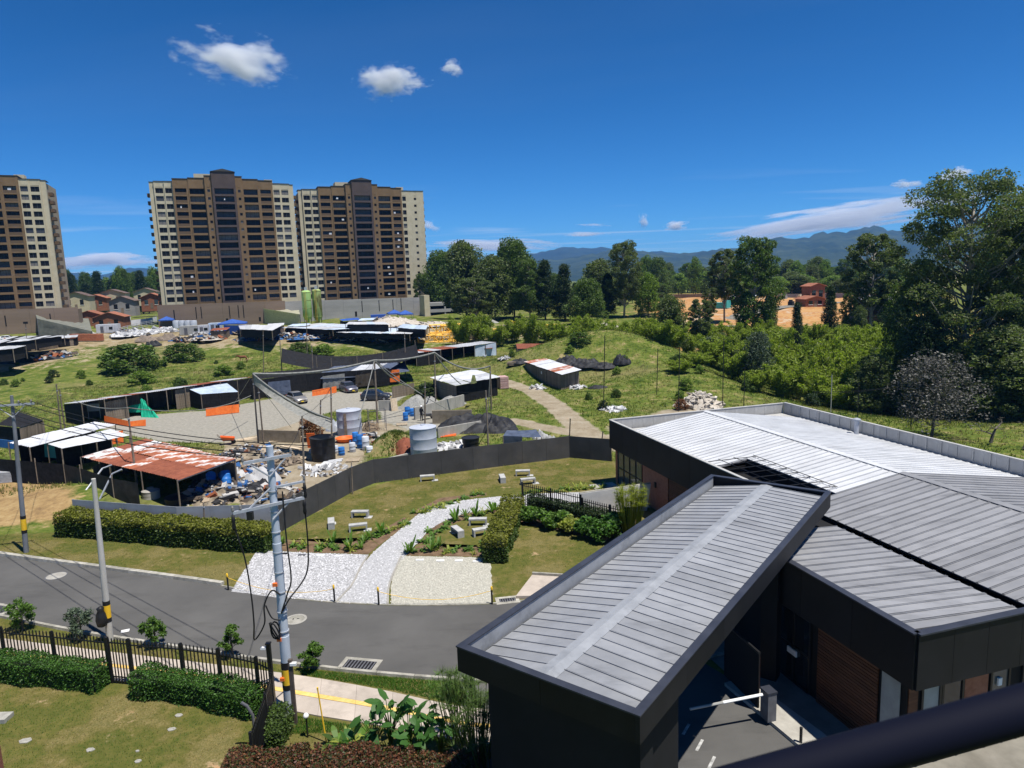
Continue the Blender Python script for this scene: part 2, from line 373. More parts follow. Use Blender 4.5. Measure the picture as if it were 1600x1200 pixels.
def resample(line, step):
    L_ = [0]
    for a, b in zip(line, line[1:]): L_.append(L_[-1] + (b - a).length)
    n = max(1, round(L_[-1] / step)); out = []; j = 0
    for k in range(n + 1):
        s = L_[-1] * k / n
        while j < len(line) - 2 and L_[j + 1] < s: j += 1
        t = (s - L_[j]) / max(L_[j + 1] - L_[j], 1e-9); out.append(line[j].lerp(line[j + 1], min(t, 1)))
    return out
def offset(line, d):
    out = []
    for i, p in enumerate(line):
        t = (line[min(i + 1, len(line) - 1)] - line[max(i - 1, 0)]).normalized(); out.append(p + Vector((-t.y, t.x)) * d)
    return out
V2 = lambda px_, py_: gz(px_, py_).to_2d()
road_far = smoothline([V2(-420, 825), V2(-150, 846), V2(0, 869), V2(180, 893), V2(345, 916), V2(440, 934), V2(600, 946), V2(770, 944), V2(850, 935), V2(1000, 915), V2(1200, 890)])
road_near = smoothline([V2(-420, 880), V2(-150, 932), V2(0, 962), V2(110, 984), V2(220, 1002), V2(480, 1040), V2(715, 1062), V2(860, 1066), V2(1000, 1050), V2(1180, 1010)])
struct(sheet('road', road_far + list(reversed(road_near)), .006, 'asphalt'))
drive = [V2(760, 1020), V2(900, 990), V2(1040, 1000), V2(1140, 1060), V2(1255, 1178), V2(1400, 1330)] + [Vector((3.2, 8.0)), Vector((-1.5, 12.0)), Vector((-2.6, 20)), Vector((-2.2, 24.5))]
struct(sheet('driveway', drive, .010, 'asphalt'))
for k, (x, y) in enumerate(((1093, 1165), (1112, 1192), (1072, 1140))):
    p = gz(x, y); b = MB().box((0, 0, 0), (.12, .8, .004)); mat('worn_paint', (.22, .22, .21), (.5, .5, .48), scale=6, rough=.8, uv='World'); o = b.build('lane_dash', 'worn_paint', loc=(p.x, p.y, .017), rz=rad(-33)); o.scale = (.8, .8, 1); tag(o, ['white dash painted on driveway nearest the barrier, sunlit', 'white dash painted on driveway at the bottom edge of the picture', 'white dash painted on driveway in the shade of the canopy'][k], 'road marking', 'lane dashes on the driveway')
def kerb(line, name, w=.18, h=.14, step=1.6, upto=None):
    root = bpy.data.objects.new(name, None); COL.objects.link(root); struct(root)
    P = resample(line, step)
    for i in range(len(P) - 1):
        a, ln = frame_of(P[i].to_3d(), P[i + 1].to_3d()); m_ = (P[i] + P[i + 1]) / 2
        c = MB(); hw = w / 2; e = .012
        c.add([(-ln / 2 + e, -hw, -.1), (ln / 2 - e, -hw, -.1), (ln / 2 - e, hw, -.1), (-ln / 2 + e, hw, -.1), (-ln / 2 + e, -hw + .03, h), (ln / 2 - e, -hw + .03, h), (ln / 2 - e, hw - .01, h), (-ln / 2 + e, hw - .01, h)], [(3, 2, 1, 0), (4, 5, 6, 7), (0, 1, 5, 4), (1, 2, 6, 5), (2, 3, 7, 6), (3, 0, 4, 7)])
        c.build('kerb_stone', 'kerb_concrete', root, loc=(m_.x, m_.y, 0), rz=a)
    return root
kf = [p for p in road_far]
i_cut = min(range(len(kf)), key=lambda i: (kf[i] - V2(352, 917)).length)
kerb(offset(kf[:i_cut + 1], .14), 'kerb', w=.30, h=.17)
kerb(offset(kf[i_cut:], .06), 'kerb', w=.12, h=.03)
kerb(offset(road_near, -.09), 'kerb', h=.12)
# grass verge lies on the ground; the sidewalk with slabs and a tactile strip
sw_far = smoothline([V2(-300, 945), V2(-100, 982), V2(0, 998), V2(150, 1017), V2(300, 1035), V2(470, 1057), V2(600, 1080), V2(720, 1106), V2(800, 1112)])
sw_near = smoothline([V2(-300, 985), V2(-100, 1027), V2(0, 1045), V2(150, 1062), V2(290, 1077), V2(470, 1115), V2(600, 1136), V2(720, 1160), V2(800, 1168)])
A_, B_ = resample(sw_far, 1.9), resample(sw_near, 1.9); nS = min(len(A_), len(B_))
A_ = resample(sw_far, 100); A_ = resample(sw_far, sum((b - a).length for a, b in zip(sw_far, sw_far[1:])) / 24); B_ = resample(sw_near, sum((b - a).length for a, b in zip(sw_near, sw_near[1:])) / 24)
sidewalk = bpy.data.objects.new('sidewalk', None); COL.objects.link(sidewalk); struct(sidewalk)
n_ = min(len(A_), len(B_))
for i in range(n_ - 1):
    e = .006
    for (s0, s1, nm, mm, zz) in ((0, .44, 'slab', 'sidewalk_concrete', .05), (.445, .555, 'tactile_tile', 'tactile_yellow', .056), (.56, 1, 'slab', 'sidewalk_concrete', .05)):
        q = [A_[i].lerp(B_[i], s0), A_[i + 1].lerp(B_[i + 1], s0), A_[i + 1].lerp(B_[i + 1], s1), A_[i].lerp(B_[i], s1)]
        c = sum(q, Vector((0, 0))) / 4; q = [c + (p - c) * (1 - e) for p in q]
        MB().prism([(p.x - c.x, p.y - c.y) for p in q], -.1, zz).build(nm, mm, sidewalk, loc=(c.x, c.y, 0))
# manholes, drain grate
def manhole(px_, py_, label):
    p = gz(px_, py_); t = thing('manhole', label, 'manhole', (p.x, p.y, .012))
    MB().lathe([(.52, -.01), (.52, .008), (.40, .008), (.40, -.01)], 28, cap=False).build('ring', 'concrete', t)
    MB().lathe([(.39, -.01), (.39, .004), (.3, .006), (0.02, .006)], 28).build('cover', 'kerb_concrete', t)
    MB().box((.1, .05, .010), (.12, .05, .006)).box((-.12, .02, .010), (.05, .12, .006)).build('lifting_slot', 'dark_hole', t)
manhole(462, 968, 'round concrete manhole cover in the road beside the striped steel pole')
p = gz(88, 900); t = thing('manhole', 'pale round manhole cover in the road near the far kerb', 'manhole', (p.x, p.y, .012)); MB().lathe([(.5, -.01), (.5, .006), (.02, .008)], 28).build('cover', 'concrete', t); MB().lathe([(.56, -.01), (.56, .003), (.51, .003), (.51, -.01)], 28, cap=False).build('ring', 'iron_grey', t)
def grate(px_, py_, rz, label, n=9, w=1.3, d=.6):
    p = gz(px_, py_); t = thing('storm_drain', label, 'drain', (p.x, p.y, .014), rz)
    MB().box((0, d / 2 + .09, 0), (w + .36, .18, .02)).box((0, -d / 2 - .09, 0), (w + .36, .18, .02)).box((w / 2 + .09, 0, 0), (.18, d, .02)).box((-w / 2 - .09, 0, 0), (.18, d, .02)).build('surround', 'kerb_concrete', t)
    MB().box((0, 0, -.008), (w, d, .004)).build('pit', 'dark_hole', t)
    for k in range(n): MB().box((0, 0, 0), (.05, d, .02)).build('bar', 'iron_grey', t, loc=(-w / 2 + w * (k + .5) / n, 0, .004))
a_, _ = frame_of(gz(480, 1040), gz(715, 1062))
grate(562, 1039, a_, 'iron storm drain grate at the near kerb right of the steel pole')
grate(-2, 952, frame_of(gz(0, 962), gz(110, 984))[0], 'storm drain grate at the near kerb on the left edge of the picture')
p = gz(618 / 3.158 + 0, 986); o = MB().box((0, 0, .012), (.34, .26, .01), rz=.4).build('litter_paper', 'white_paint', loc=(p.x, p.y, .0)); tag(o, 'small white paper lying on the road beside the concrete pole', 'litter')

# ------------------------------------------------------------------ garden: gravel pads, path, beds, benches, bollards
pad_l = [V2(362, 924), V2(402, 860), V2(478, 864), V2(575, 867), V2(562, 900), V2(540, 930), V2(520, 941), V2(440, 934)]
pad_r = [V2(625, 869), V2(612, 900), V2(610, 945), V2(690, 945), V2(770, 944), V2(766, 872), V2(700, 870)]
path_a = smoothline([V2(524, 942), V2(550, 915), V2(562, 890), V2(585, 862), V2(625, 828), V2(660, 800), V2(700, 786), V2(760, 778), V2(830, 772), V2(955, 768)])
path_b = smoothline([V2(606, 945), V2(608, 915), V2(620, 885), V2(650, 852), V2(672, 828), V2(700, 812), V2(740, 800), V2(800, 793), V2(860, 788), V2(960, 782)])
def jagged(pts, amp, step=.35):
    ring = resample(list(pts) + [pts[0]], step)[:-1]; return [p + Vector((random.uniform(-amp, amp), random.uniform(-amp, amp))) for p in ring]
struct(sheet('gravel_pad', jagged(pad_l, .05), .008, 'white_gravel')); struct(sheet('gravel_pad', jagged(pad_r, .05), .009, 'cream_gravel'))
struct(sheet('garden_path', path_a + list(reversed(path_b)), .014, 'white_gravel'))
# loose stones on pads and path: real pebbles
def pebbles(name, polys, n, r0, r1, m, z):
    pts = []
    for poly in polys:
        X0, X1 = min(p[0] for p in poly), max(p[0] for p in poly); Y0, Y1 = min(p[1] for p in poly), max(p[1] for p in poly)
        k = int(n * 2.2); X = RNG.uniform(X0, X1, k); Y = RNG.uniform(Y0, Y1, k); ok = inpoly(X, Y, poly); pts.append(np.stack([X[ok], Y[ok]], -1)[:n])
    P = np.concatenate(pts); k = len(P); r = RNG.uniform(r0, r1, k)
    base = np.array([(1, 0, 0), (0, 1, 0), (-1, 0, 0), (0, -1, 0), (0, 0, .7), (0, 0, -.7)], float); a = RNG.uniform(0, 6.28, k)
    vv = np.repeat(base[None], k, 0) * RNG.uniform(.7, 1.3, (k, 6, 1)); c, s = np.cos(a)[:, None], np.sin(a)[:, None]
    x = vv[..., 0] * c - vv[..., 1] * s; y = vv[..., 0] * s + vv[..., 1] * c
    vv = np.stack([x, y, vv[..., 2]], -1) * r[:, None, None]; vv[..., 0] += P[:, None, 0]; vv[..., 1] += P[:, None, 1]; vv[..., 2] += z
    f = np.array([(0, 1, 4), (1, 2, 4), (2, 3, 4), (3, 0, 4)]); Fc = (np.arange(k)[:, None, None] * 6 + f[None]).reshape(-1, 3)
    return obj(name, npmesh(name, vv.reshape(-1, 3), Fc), m)
mat('pebble_white', (.42, .42, .43), rough=.9, island=.4); mat('pebble_cream', (.42, .405, .35), rough=.9, island=.3)
path_poly = [tuple(p) for p in path_a + list(reversed(path_b))]
stuff(pebbles('gravel', [path_poly, [tuple(p) for p in pad_l]], 9000, .025, .06, 'pebble_white', .02), 'loose white gravel on the winding path and left pad', 'gravel')
stuff(pebbles('gravel', [[tuple(p) for p in pad_r]], 6000, .02, .045, 'pebble_cream', .015), 'loose cream gravel on the pad right of the path', 'gravel')
# concrete edging along the path where it crosses the pads
for nm, ln, lab in (('path_edging', smoothline([V2(524, 942), V2(550, 915), V2(562, 890), V2(575, 868)]), 'pale concrete edging left of the garden path crossing the gravel'), ('path_edging', smoothline([V2(606, 945), V2(608, 915), V2(620, 885), V2(627, 870)]), 'pale concrete edging right of the garden path crossing the gravel')):
    t = thing(nm, lab, 'edging')
    P = resample(ln, .9)
    for a, b in zip(P, P[1:]):
        an, l_ = frame_of(a.to_3d(), b.to_3d()); MB().box((0, 0, .03), (l_ - .02, .1, .06)).build('edging_block', 'concrete', t, loc=((a.x + b.x) / 2, (a.y + b.y) / 2, 0), rz=an)
# wheel stops (white blocks) at the back of the pads
for k, (x, y, w_) in enumerate(((443, 866, 'dark_hole'), (472, 868, 'iron_grey'), (501, 869, 'white_paint'), (529, 870, 'white_paint'), (656, 876, 'white_paint'), (688, 877, 'white_paint'), (717, 877, 'white_paint'), (745, 878, 'white_paint'))):
    p = gz(x, y); o = MB().box((0, 0, .035), (.44, .16, .07)).build('path_light', w_, loc=(p.x, p.y, 0)); side = 'left' if x < 600 else 'right'
    tag(o, f"{['first dark', 'second grey', 'third white', 'fourth white', 'first white', 'second white', 'third white', 'fourth white'][k]} flat marker block from the left along the back of the {side} gravel pad", 'marker', 'marker blocks on the gravel pads')
for pp, zb_ in (([(402, 858), (478, 863), (575, 866), (592, 852), (575, 840), (540, 850), (448, 843), (405, 846)], .0055), ([(593, 852), (640, 815), (632, 808), (577, 840)], .005), ([(648, 806), (690, 784), (760, 774), (760, 770), (688, 778), (644, 800)], .005), ([(630, 868), (766, 870), (776, 853), (700, 857), (672, 849), (648, 855)], .0055), ([(650, 852), (668, 830), (700, 808), (795, 792), (795, 797), (740, 806), (690, 826), (674, 846)], .005)): struct(sheet('planting_bed', [V2(*q) for q in pp], zb_, 'bed_soil'))
struct(sheet('planting_bed', [V2(806, 815), V2(830, 820), V2(905, 838), V2(945, 850), V2(1000, 850), V2(1000, 800), V2(905, 812), V2(815, 785)], .005, 'bed_soil'))
# benches: folded concrete slabs
mat('bench_concrete', (.33, .33, .32), (.44, .44, .43), scale=3, rough=.85, bump=.12, rnd=.06)
bm_ = MB().box((0, 0, .40), (1.15, .42, .10)).mesh('bench_seat'); lm_ = MB().box((0, 0, .175), (.10, .42, .35)).mesh('bench_leg'); fm_ = MB().box((0, 0, .01), (.5, .5, .03)).mesh('bench_foot')
def bench(px_, py_, rz, label):
    p = gz(px_, py_); t = thing('bench', label, 'bench', (p.x, p.y, .0), rad(rz), 'concrete garden benches')
    inst(bm_, 'seat', 'bench_concrete', t)
    for s in (-1, 1): inst(lm_, 'leg', 'bench_concrete', t, (s * .52, 0, 0)); 
    inst(fm_, 'footing', 'bench_concrete', t, (.58, -.05, 0))
for a in ((668, 751, 8, 'concrete bench standing alone on the upper lawn near the dark panel fence'), (785, 752, 98, 'concrete bench end-on, leftmost of three on the upper lawn right of centre'), (817, 743, -2, 'concrete bench farthest of three on the upper lawn right of centre'), (825, 756, 12, 'concrete bench nearest of three on the upper lawn right of centre'),
          (518, 823, 105, 'concrete bench end-on, leftmost of the trio on the lawn left of the path'), (563, 808, -4, 'concrete bench farthest of the trio on the lawn left of the path'), (560, 829, 12, 'concrete bench nearest of the trio on the lawn left of the path'),
          (715, 836, 118, 'concrete bench end-on, leftmost of the trio between path and clipped hedge'), (747, 820, -3, 'concrete bench farthest of the trio between path and clipped hedge'), (753, 836, 20, 'concrete bench nearest the clipped hedge right of the path')): bench(*a)
# bollards and chain
bol = [(357, 922), (523, 941), (592, 945), (769, 944)]
bl_ = ['where the far kerb ends', 'left of the garden path', 'right of the garden path', 'at the right edge of the cream gravel']
for (x, y), l_ in zip(bol, bl_):
    p = gz(x, y); t = thing('bollard', f'thin black bollard with yellow cap {l_}', 'bollard', p, 0, 'bollards along the gravel')
    MB().tube([(0, 0, 0), (0, 0, .78)], .045, 10).build('post', 'black_paint', t, True); MB().lathe([(.05, .74), (.055, .80), (.05, .88), (.03, .92)], 10).build('cap', 'yellow_paint', t, True)
for (a, b), l_ in zip(((0, 1), (2, 3)), ('yellow chain sagging across the front of the white gravel', 'yellow chain sagging across the front of the cream gravel')):
    pa, pb_ = gz(*bol[a]), gz(*bol[b]); pts = [pa.lerp(pb_, k / 16) + Vector((0, 0, .70 - .45 * (1 - (2 * k / 16 - 1) ** 2))) for k in range(17)]
    tag(MB().tube(pts, .012, 5).build('chain', 'yellow_paint'), l_, 'chain', 'yellow chains')
# boundary fence of flat sheets
mat('fence_dark', (.050, .049, .048), (.072, .070, .069), scale=.7, rough=.75, rnd=.12, uv='World', dirt=.35, dscale=.8, dcol=(.11, .095, .075))
mat('fence_light', (.27, .28, .30), (.35, .36, .38), scale=.8, rough=.7, rnd=.07)
def panel_fence(pts, h, m, label, step=2.44, name='panel_fence'):
    t = thing(name, label, 'fence', (pts[0].x, pts[0].y, 0))
    o = Vector((pts[0].x, pts[0].y, 0))
    for a, b in zip(pts, pts[1:]):
        an, ln = frame_of(a.to_3d(), b.to_3d()); k = max(1, round(ln / step)); w = ln / k
        me = MB().box((w / 2, 0, h / 2), (w - .015, .03, h)).mesh('panel'); pm = MB().box((0, .06, h / 2), (.08, .08, h - .05)).mesh('fence_post')
        for i in range(k):
            q = a.lerp(b, i / k).to_3d() - o; inst(me, 'panel', m, t, q + Vector((0, 0, random.uniform(-.03, .0))), an); inst(pm, 'post', 'iron_grey', t, q, an)
    return t
panel_fence([V2(437, 832), V2(550, 769), V2(585, 755), V2(740, 734), V2(890, 715), V2(956, 721)], 1.95, 'fence_dark', 'dark grey sheet-metal boundary fence curving round the upper lawn')
panel_fence([V2(118, 822), V2(280, 836), V2(436, 832)], 1.9, 'fence_light', 'pale grey sheet-metal fence behind the long clipped hedge')
# picket fence in the garden and the low white ramp wall
def picket_fence(pts, h, label, gap=.13, name='picket_fence', post_every=2.4, posts=True, rails=(.12, .88), pr=.018, base=0.0):
    t = thing(name, label, 'fence', (pts[0].x, pts[0].y, base)); o = Vector((pts[0].x, pts[0].y, 0))
    pm = MB().add([(-pr, -pr, 0), (pr, -pr, 0), (pr, pr, 0), (-pr, pr, 0), (-pr, -pr, h - .03), (pr, -pr, h - .03), (pr, pr, h - .03), (-pr, pr, h - .03), (0, 0, h + .03)], [(0, 1, 5, 4), (1, 2, 6, 5), (2, 3, 7, 6), (3, 0, 4, 7), (4, 5, 8), (5, 6, 8), (6, 7, 8), (7, 4, 8)]).mesh('picket')
    qm = MB().box((0, 0, h / 2), (.09, .09, h + .06)).mesh('fence_post')
    for a, b in zip(pts, pts[1:]):
        an, ln = frame_of(a.to_3d(), b.to_3d()); k = max(2, round(ln / gap))
        for i in range(k): inst(pm, 'picket', 'black_iron', t, a.lerp(b, (i + .5) / k).to_3d() - o, an)
        for r in rails: MB().box((ln / 2, 0, h * r), (ln, .035, .045)).build('rail', 'black_iron', t, loc=a.to_3d() - o, rz=an)
        if posts:
            kp = max(1, round(ln / post_every))
            for i in range(kp + 1): inst(qm, 'post', 'black_iron', t, a.lerp(b, i / kp).to_3d() - o, an)
    return t
picket_fence([V2(817, 791), V2(908, 813)], 1.7, 'black picket fence between shrubs and path, behind the broad-leaved plants', gap=.17)
picket_fence([V2(910, 813), V2(1000, 838)], 1.5, 'black picket fence section right of the white wall end, behind the papyrus', gap=.17)
mat('white_wall', (.50, .50, .49), (.60, .60, .58), scale=1.2, rough=.9, bump=.05)
a, b = gz(906, 809), gz(1010, 797); an, ln = frame_of(a, b)
w = MB().add([(0, -.08, 0), (ln, -.08, 0), (ln, .08, 0), (0, .08, 0), (0, -.08, 1.65), (ln + .3, -.08, 1.8), (ln + .3, .08, 1.8), (0, .08, 1.65)], [(3, 2, 1, 0), (4, 5, 6, 7), (0, 1, 5, 4), (1, 2, 6, 5), (2, 3, 7, 6), (3, 0, 4, 7)])
t = thing('garden_wall', 'low sloping white wall behind the picket fence next to the hall', 'wall', a, an); w.build('wall_panel', 'white_wall', t); MB().tube([(-.02, 0, 1.69), (ln + .3, 0, 1.84)], .05, 6).build('coping', 'kerb_concrete', t)
# access ramp slab and second drain on the lawn by the canopy
q = [gz(806, 936), gz(832, 902), gz(880, 905), gz(860, 935)]; t = thing('ramp_slab', 'tilted pale concrete ramp slab on the grass beside the canopy', 'ramp', q[0]); MB().prism([(p.x - q[0].x, p.y - q[0].y) for p in q], -.05, .16).build('slab', 'sidewalk_concrete', t)
for i in (1, 2): a, b = q[1], q[2]
an, ln = frame_of(a, b); MB().box((ln / 2, 0, .22), (ln, .12, .14)).build('kerb_edge', 'kerb_concrete', t, loc=a - q[0], rz=an)
grate(793, 938, .15, 'small storm drain grate where the cream gravel meets the lawn', n=7, w=.8, d=.4)
# litter and flat stones on the near lawn
mat('flat_stone', (.26, .25, .22), (.36, .35, .31), scale=5, rough=.9)
for k, (x, y, s, lab) in enumerate(((280, 1118, .28, 'pale flat stone in the grass below the right clipped hedge'), (268, 1140, .3, 'long pale flat stone in the near lawn, right of centre'), (141, 1172, .3, 'small round pale stone low in the near lawn'), (40, 1158, .42, 'square grey stone slab in the near lawn at left'), (216, 1190, .25, 'thin pale stone at the bottom edge of the near lawn'), (215, 1174, .14, 'tiny pale stone beside the thin one in the near lawn'), (760 / 3.158, 1089, .2, 'thin pale strip of stone at the foot of the right clipped hedge'))):
    p = gz(x, y); s *= .45; c = [(s * (1 + .3 * random.random()) * math.cos(a_), s * .7 * (1 + .4 * random.random()) * math.sin(a_)) for a_ in [j * 1.047 + .3 * random.random() for j in range(6)]]
    tag(MB().prism(c, -.05, .03).build('flat_stone', 'flat_stone', loc=(p.x, p.y, 0)), lab, 'stone', 'flat stones in the near lawn')
p = gz(-6, 1125); t = thing('step_block', 'pale stone step at the left edge of the near lawn', 'step', p); MB().box((0, 0, .08), (1.0, .5, .16)).build('tread', 'flat_stone', t)
p = gz(-30, 1290); mat('red_brick', (.19, .075, .05), (.27, .11, .075), scale=8, rough=.9)
t = thing('brick_pier', 'red brick corner of a building at the bottom left edge', 'wall', at(-14, 1190, 19.5)); 
for k in range(22): MB().box((0, 0, -1.45 + .085 * k), (.42, .42, .075)).build('brick', 'red_brick', t, rz=.2)
# ------------------------------------------------------------------ the black perimeter fence and its gate
fa = [V2(-260, 1004), V2(-89, 1030), V2(11, 1048), V2(90, 1056), V2(174, 1066)]
picket_fence(fa, 1.95, 'black iron picket fence left of the pedestrian gate behind the left hedge', gap=.165)
gate = picket_fence([V2(176, 1067), V2(208, 1070)], 1.95, 'black iron pedestrian gate between the two near hedges', gap=.13, name='picket_gate', rails=(.05, .15, .9))
fb = [V2(209, 1070), V2(290, 1078), V2(348, 1087), V2(407, 1102), V2(428, 1113)]
picket_fence(fb, 1.95, 'black iron picket fence right of the pedestrian gate up to the tall post', gap=.165)
picket_fence([V2(429, 1114), V2(420, 1150), V2(398, 1216)], 1.6, 'black iron picket fence turning toward the camera beside the steel pole', gap=.165)
p = V2(429, 1112); t = thing('corner_post', 'tall black square post at the corner of the picket fence', 'post', (p.x, p.y, 0)); MB().box((0, 0, 1.35), (.14, .14, 2.7)).build('shaft', 'black_iron', t); MB().box((0, 0, 2.72), (.18, .18, .05)).build('cap', 'black_iron', t); MB().box((-.18, -.02, 2.55), (.2, .1, .08)).build('floodlight', 'white_paint', t)
p = V2(462, 1131); t = thing('wooden_post', 'brown square post standing beside the striped steel pole', 'post', (p.x, p.y, 0)); mat('brown_post', (.07, .055, .045), (.11, .085, .07), scale=5, rough=.8); MB().box((0, 0, 1.25), (.13, .13, 2.5)).build('shaft', 'brown_post', t); MB().box((.12, -.05, 2.35), (.22, .12, .1)).build('camera_box', 'white_paint', t)
p = V2(510, 1160); t = thing('marker_rod', 'thin leaning yellow rod in the grass by the sidewalk', 'rod', (p.x, p.y, 0)); MB().tube([(0, 0, 0), (-.15, .0, 2.0)], .025, 6).build('shaft', 'yellow_paint', t); MB().lathe([(.03, 1.98), (.03, 2.06)], 6, c=(-.15, 0, 0)).build('tip', 'yellow_paint', t)
p = V2(481, 1152); t = thing('garden_lamp', 'small garden lamp with white globe in the grass', 'lamp', (p.x, p.y, 0)); MB().tube([(0, 0, 0), (0, 0, .75)], .03, 8).build('stem', 'black_iron', t); MB().lathe([(.02, .72), (.09, .77), (.1, .83), (.06, .9), (.01, .92)], 12).build('globe', 'white_paint', t, 'all')
p = V2(400, 1168); t = thing('bent_pipe', 'short bent grey pipe at the end of the picket fence', 'pipe', (p.x, p.y, 0)); MB().tube([(0, 0, 0), (0, 0, 1.2), (-.15, -.05, 1.6), (-.3, -.1, 1.75)], .05, 8).build('tube', 'iron_grey', t, True)

# ------------------------------------------------------------------ utility poles and wires
mat('steel_pole', (.38, .43, .50), (.50, .55, .62), scale=2.2, rough=.6, stretch=(1, 1, .3))
mat('dark_pole', (.13, .14, .155), (.21, .22, .24), scale=2.2, rough=.7, stretch=(1, 1, .3)); mat('concrete_pole', (.40, .38, .34), (.52, .50, .46), scale=2, rough=.9, stretch=(1, 1, .3))
mat('galvanised', (.36, .38, .41), (.46, .48, .52), scale=5, rough=.5, metal=.3)
mat('porcelain', (.20, .19, .18), rough=.3); mat('cable', (.01, .01, .011), rough=.6); mat('orange_paint', (.75, .16, .03), rough=.6)
def bands(t, r0, z0, seg, lean, H_):
    for z1, h, m, nm in seg:
        rr = r0 + .004; MB().tube([(lean.x * z1 / H_, lean.y * z1 / H_, z1), (lean.x * (z1 + h) / H_, lean.y * (z1 + h) / H_, z1 + h)], rr, 16).build(nm, m, t, True)
def insulator(t, p): MB().lathe([(.02, 0), (.05, .03), (.03, .05), (.06, .09), (.03, .11), (.055, .15), (.02, .2)], 10, c=p).build('insulator', 'porcelain', t, 'all')
def top_of(base, px_, py_):
    d = ray(px_, py_); s = base.y / d[1]; return Vector((d[0] * s, base.y, CAM_H + d[2] * s))
# steel pole in front
b0 = gz(453, 1112); tp = top_of(b0, 421, 697); lean = Vector((tp.x - b0.x, 0)); HP = tp.z
ps = thing('utility_pole', 'tall grey steel utility pole with yellow and black bands and three crossarms, nearest', 'utility pole', b0)
def onp(z): return Vector((lean.x * z / HP, 0, z))
MB().tube([onp(-.2), onp(HP * .3), onp(HP * .3 + .01), onp(HP * .65), onp(HP * .65 + .01), onp(HP)], [.185, .18, .165, .155, .14, .12], 20).build('shaft', 'steel_pole', ps, True)
for z_, h_, m_, nm in ((1.75, .28, 'black_paint', 'black_band'), (1.15, .6, 'yellow_paint', 'yellow_band'), (.95, .2, 'black_paint', 'black_band'), (2.9, .12, 'orange_paint', 'orange_mark'), (5.0, .12, 'orange_paint', 'orange_mark'), (1.35, .12, 'orange_paint', 'orange_mark')):
    if nm == 'orange_mark': MB().box(onp(z_ + h_ / 2) + Vector((-.12, -.165, 0)), (.16, .10, h_)).build(nm, m_, ps)
    else: MB().tube([onp(z_), onp(z_ + h_)], .190, 20).build(nm, m_, ps, True)
for i in range(9): MB().tube([onp(3.2 + i * .75), onp(3.2 + i * .75 + .04)], .195 - i * .006, 20).build('strap', 'galvanised', ps, True)
def crossarm(t, z, a, l0, l1, hgt=.1, braces=True, n=None):
    d = Vector((math.cos(a), math.sin(a), 0)); c = onp(z) + Vector((0, -.22, 0)); e0, e1 = c - d * l0, c + d * l1; an, ln = frame_of(e0, e1)
    MB().box((ln / 2, 0, 0), (ln, .09, hgt)).build('crossarm', 'galvanised', t, loc=e0, rz=an)
    return e0, e1, d
e0, e1, d_ = crossarm(ps, HP - .4, rad(36), .85, .8)
for s in (-.6, .6): MB().tube([onp(HP - .45) + d_ * s + Vector((0, -.25, -.04)), onp(HP - 1.05) + Vector((0, -.17, 0))], .03, 5).build('brace', 'galvanised', ps)
f0, f1, d2 = crossarm(ps, HP - 2.05, rad(36), 1.3, 1.15)
MB().tube([f0 + d2 * .5, onp(HP - 1.45) + Vector((0, -.2, 0))], .035, 5).build('brace', 'galvanised', ps); MB().tube([f1 - d2 * .5, onp(HP - 2.6) + Vector((0, -.2, 0))], .035, 5).build('brace', 'galvanised', ps)
g0, g1, d3 = crossarm(ps, HP - 1.45, rad(36), -.2, 1.2, .07)
for q in (e0, e0 + d_ * .7, e1, f0, f0 + d2 * .25, f1, f1 - d2 * .35, g1): insulator(ps, (q.x, q.y, q.z + .04))
for q, s in ((f0, 0), (f1, 0), (g1, .0)): MB().lathe([(.05, -.55), (.07, -.45), (.05, -.3), (.07, -.2), (.04, 0)], 10, c=(q.x, q.y - .02, q.z - .05)).build('cable_termination', 'cable', ps, 'all'); 
MB().box(f0 + d2 * .55 + Vector((0, 0, -.22)), (.2, .15, .28)).build('fuse_box', 'black_paint', ps)
def drop(pts, r=.028, nm='cable'):
    P = [Vector(p) for p in pts]; out = []
    for i in range(len(P) - 1):
        p0, p1, p2, p3 = P[max(i - 1, 0)], P[i], P[i + 1], P[min(i + 2, len(P) - 1)]
        for k in range(6):
            t_ = k / 6; out.append(.5 * ((2 * p1) + (p2 - p0) * t_ + (2 * p0 - 5 * p1 + 4 * p2 - p3) * t_ * t_ + (3 * p1 - p0 - 3 * p2 + p3) * t_ ** 3))
    out.append(P[-1]); return MB().tube(out, r, 6).build(nm, 'cable', ps, True)
zc_ = 4.1
drop([f0 + Vector((0, 0, -.5)), f0 + Vector((.25, 0, -1.6)), f0 + Vector((.35, 0, -3.0)), f0 + Vector((.35, .0, -4.0)), onp(zc_ - 1.1) + Vector((-1.0, -.2, 0)), onp(zc_ - .5) + Vector((-.6, -.2, 0)), onp(zc_ + .2) + Vector((-.55, -.2, 0)), onp(zc_ + .75) + Vector((-.25, -.2, 0)), onp(zc_ + .6) + Vector((.05, -.22, 0))])
drop([f1 + Vector((0, 0, -.5)), f1 + Vector((0, 0, -1.8)), f1 + Vector((-.15, 0, -2.9)), onp(zc_ + .4) + Vector((.35, -.2, 0)), onp(zc_) + Vector((.12, -.22, 0))])
drop([g1 + d3 * -.8 + Vector((0, 0, -.2)), onp(zc_ + 2.6) + Vector((.42, -.2, 0)), onp(zc_ + 1.2) + Vector((.48, -.2, 0)), onp(zc_ + .6) + Vector((.3, -.2, 0)), onp(zc_ - .1) + Vector((.05, -.24, 0))])
drop([onp(zc_ + .2) + Vector((-.5, -.2, 0)), onp(zc_ - .25) + Vector((-.3, -.24, 0)), onp(zc_ - .35) + Vector((.0, -.26, 0))])
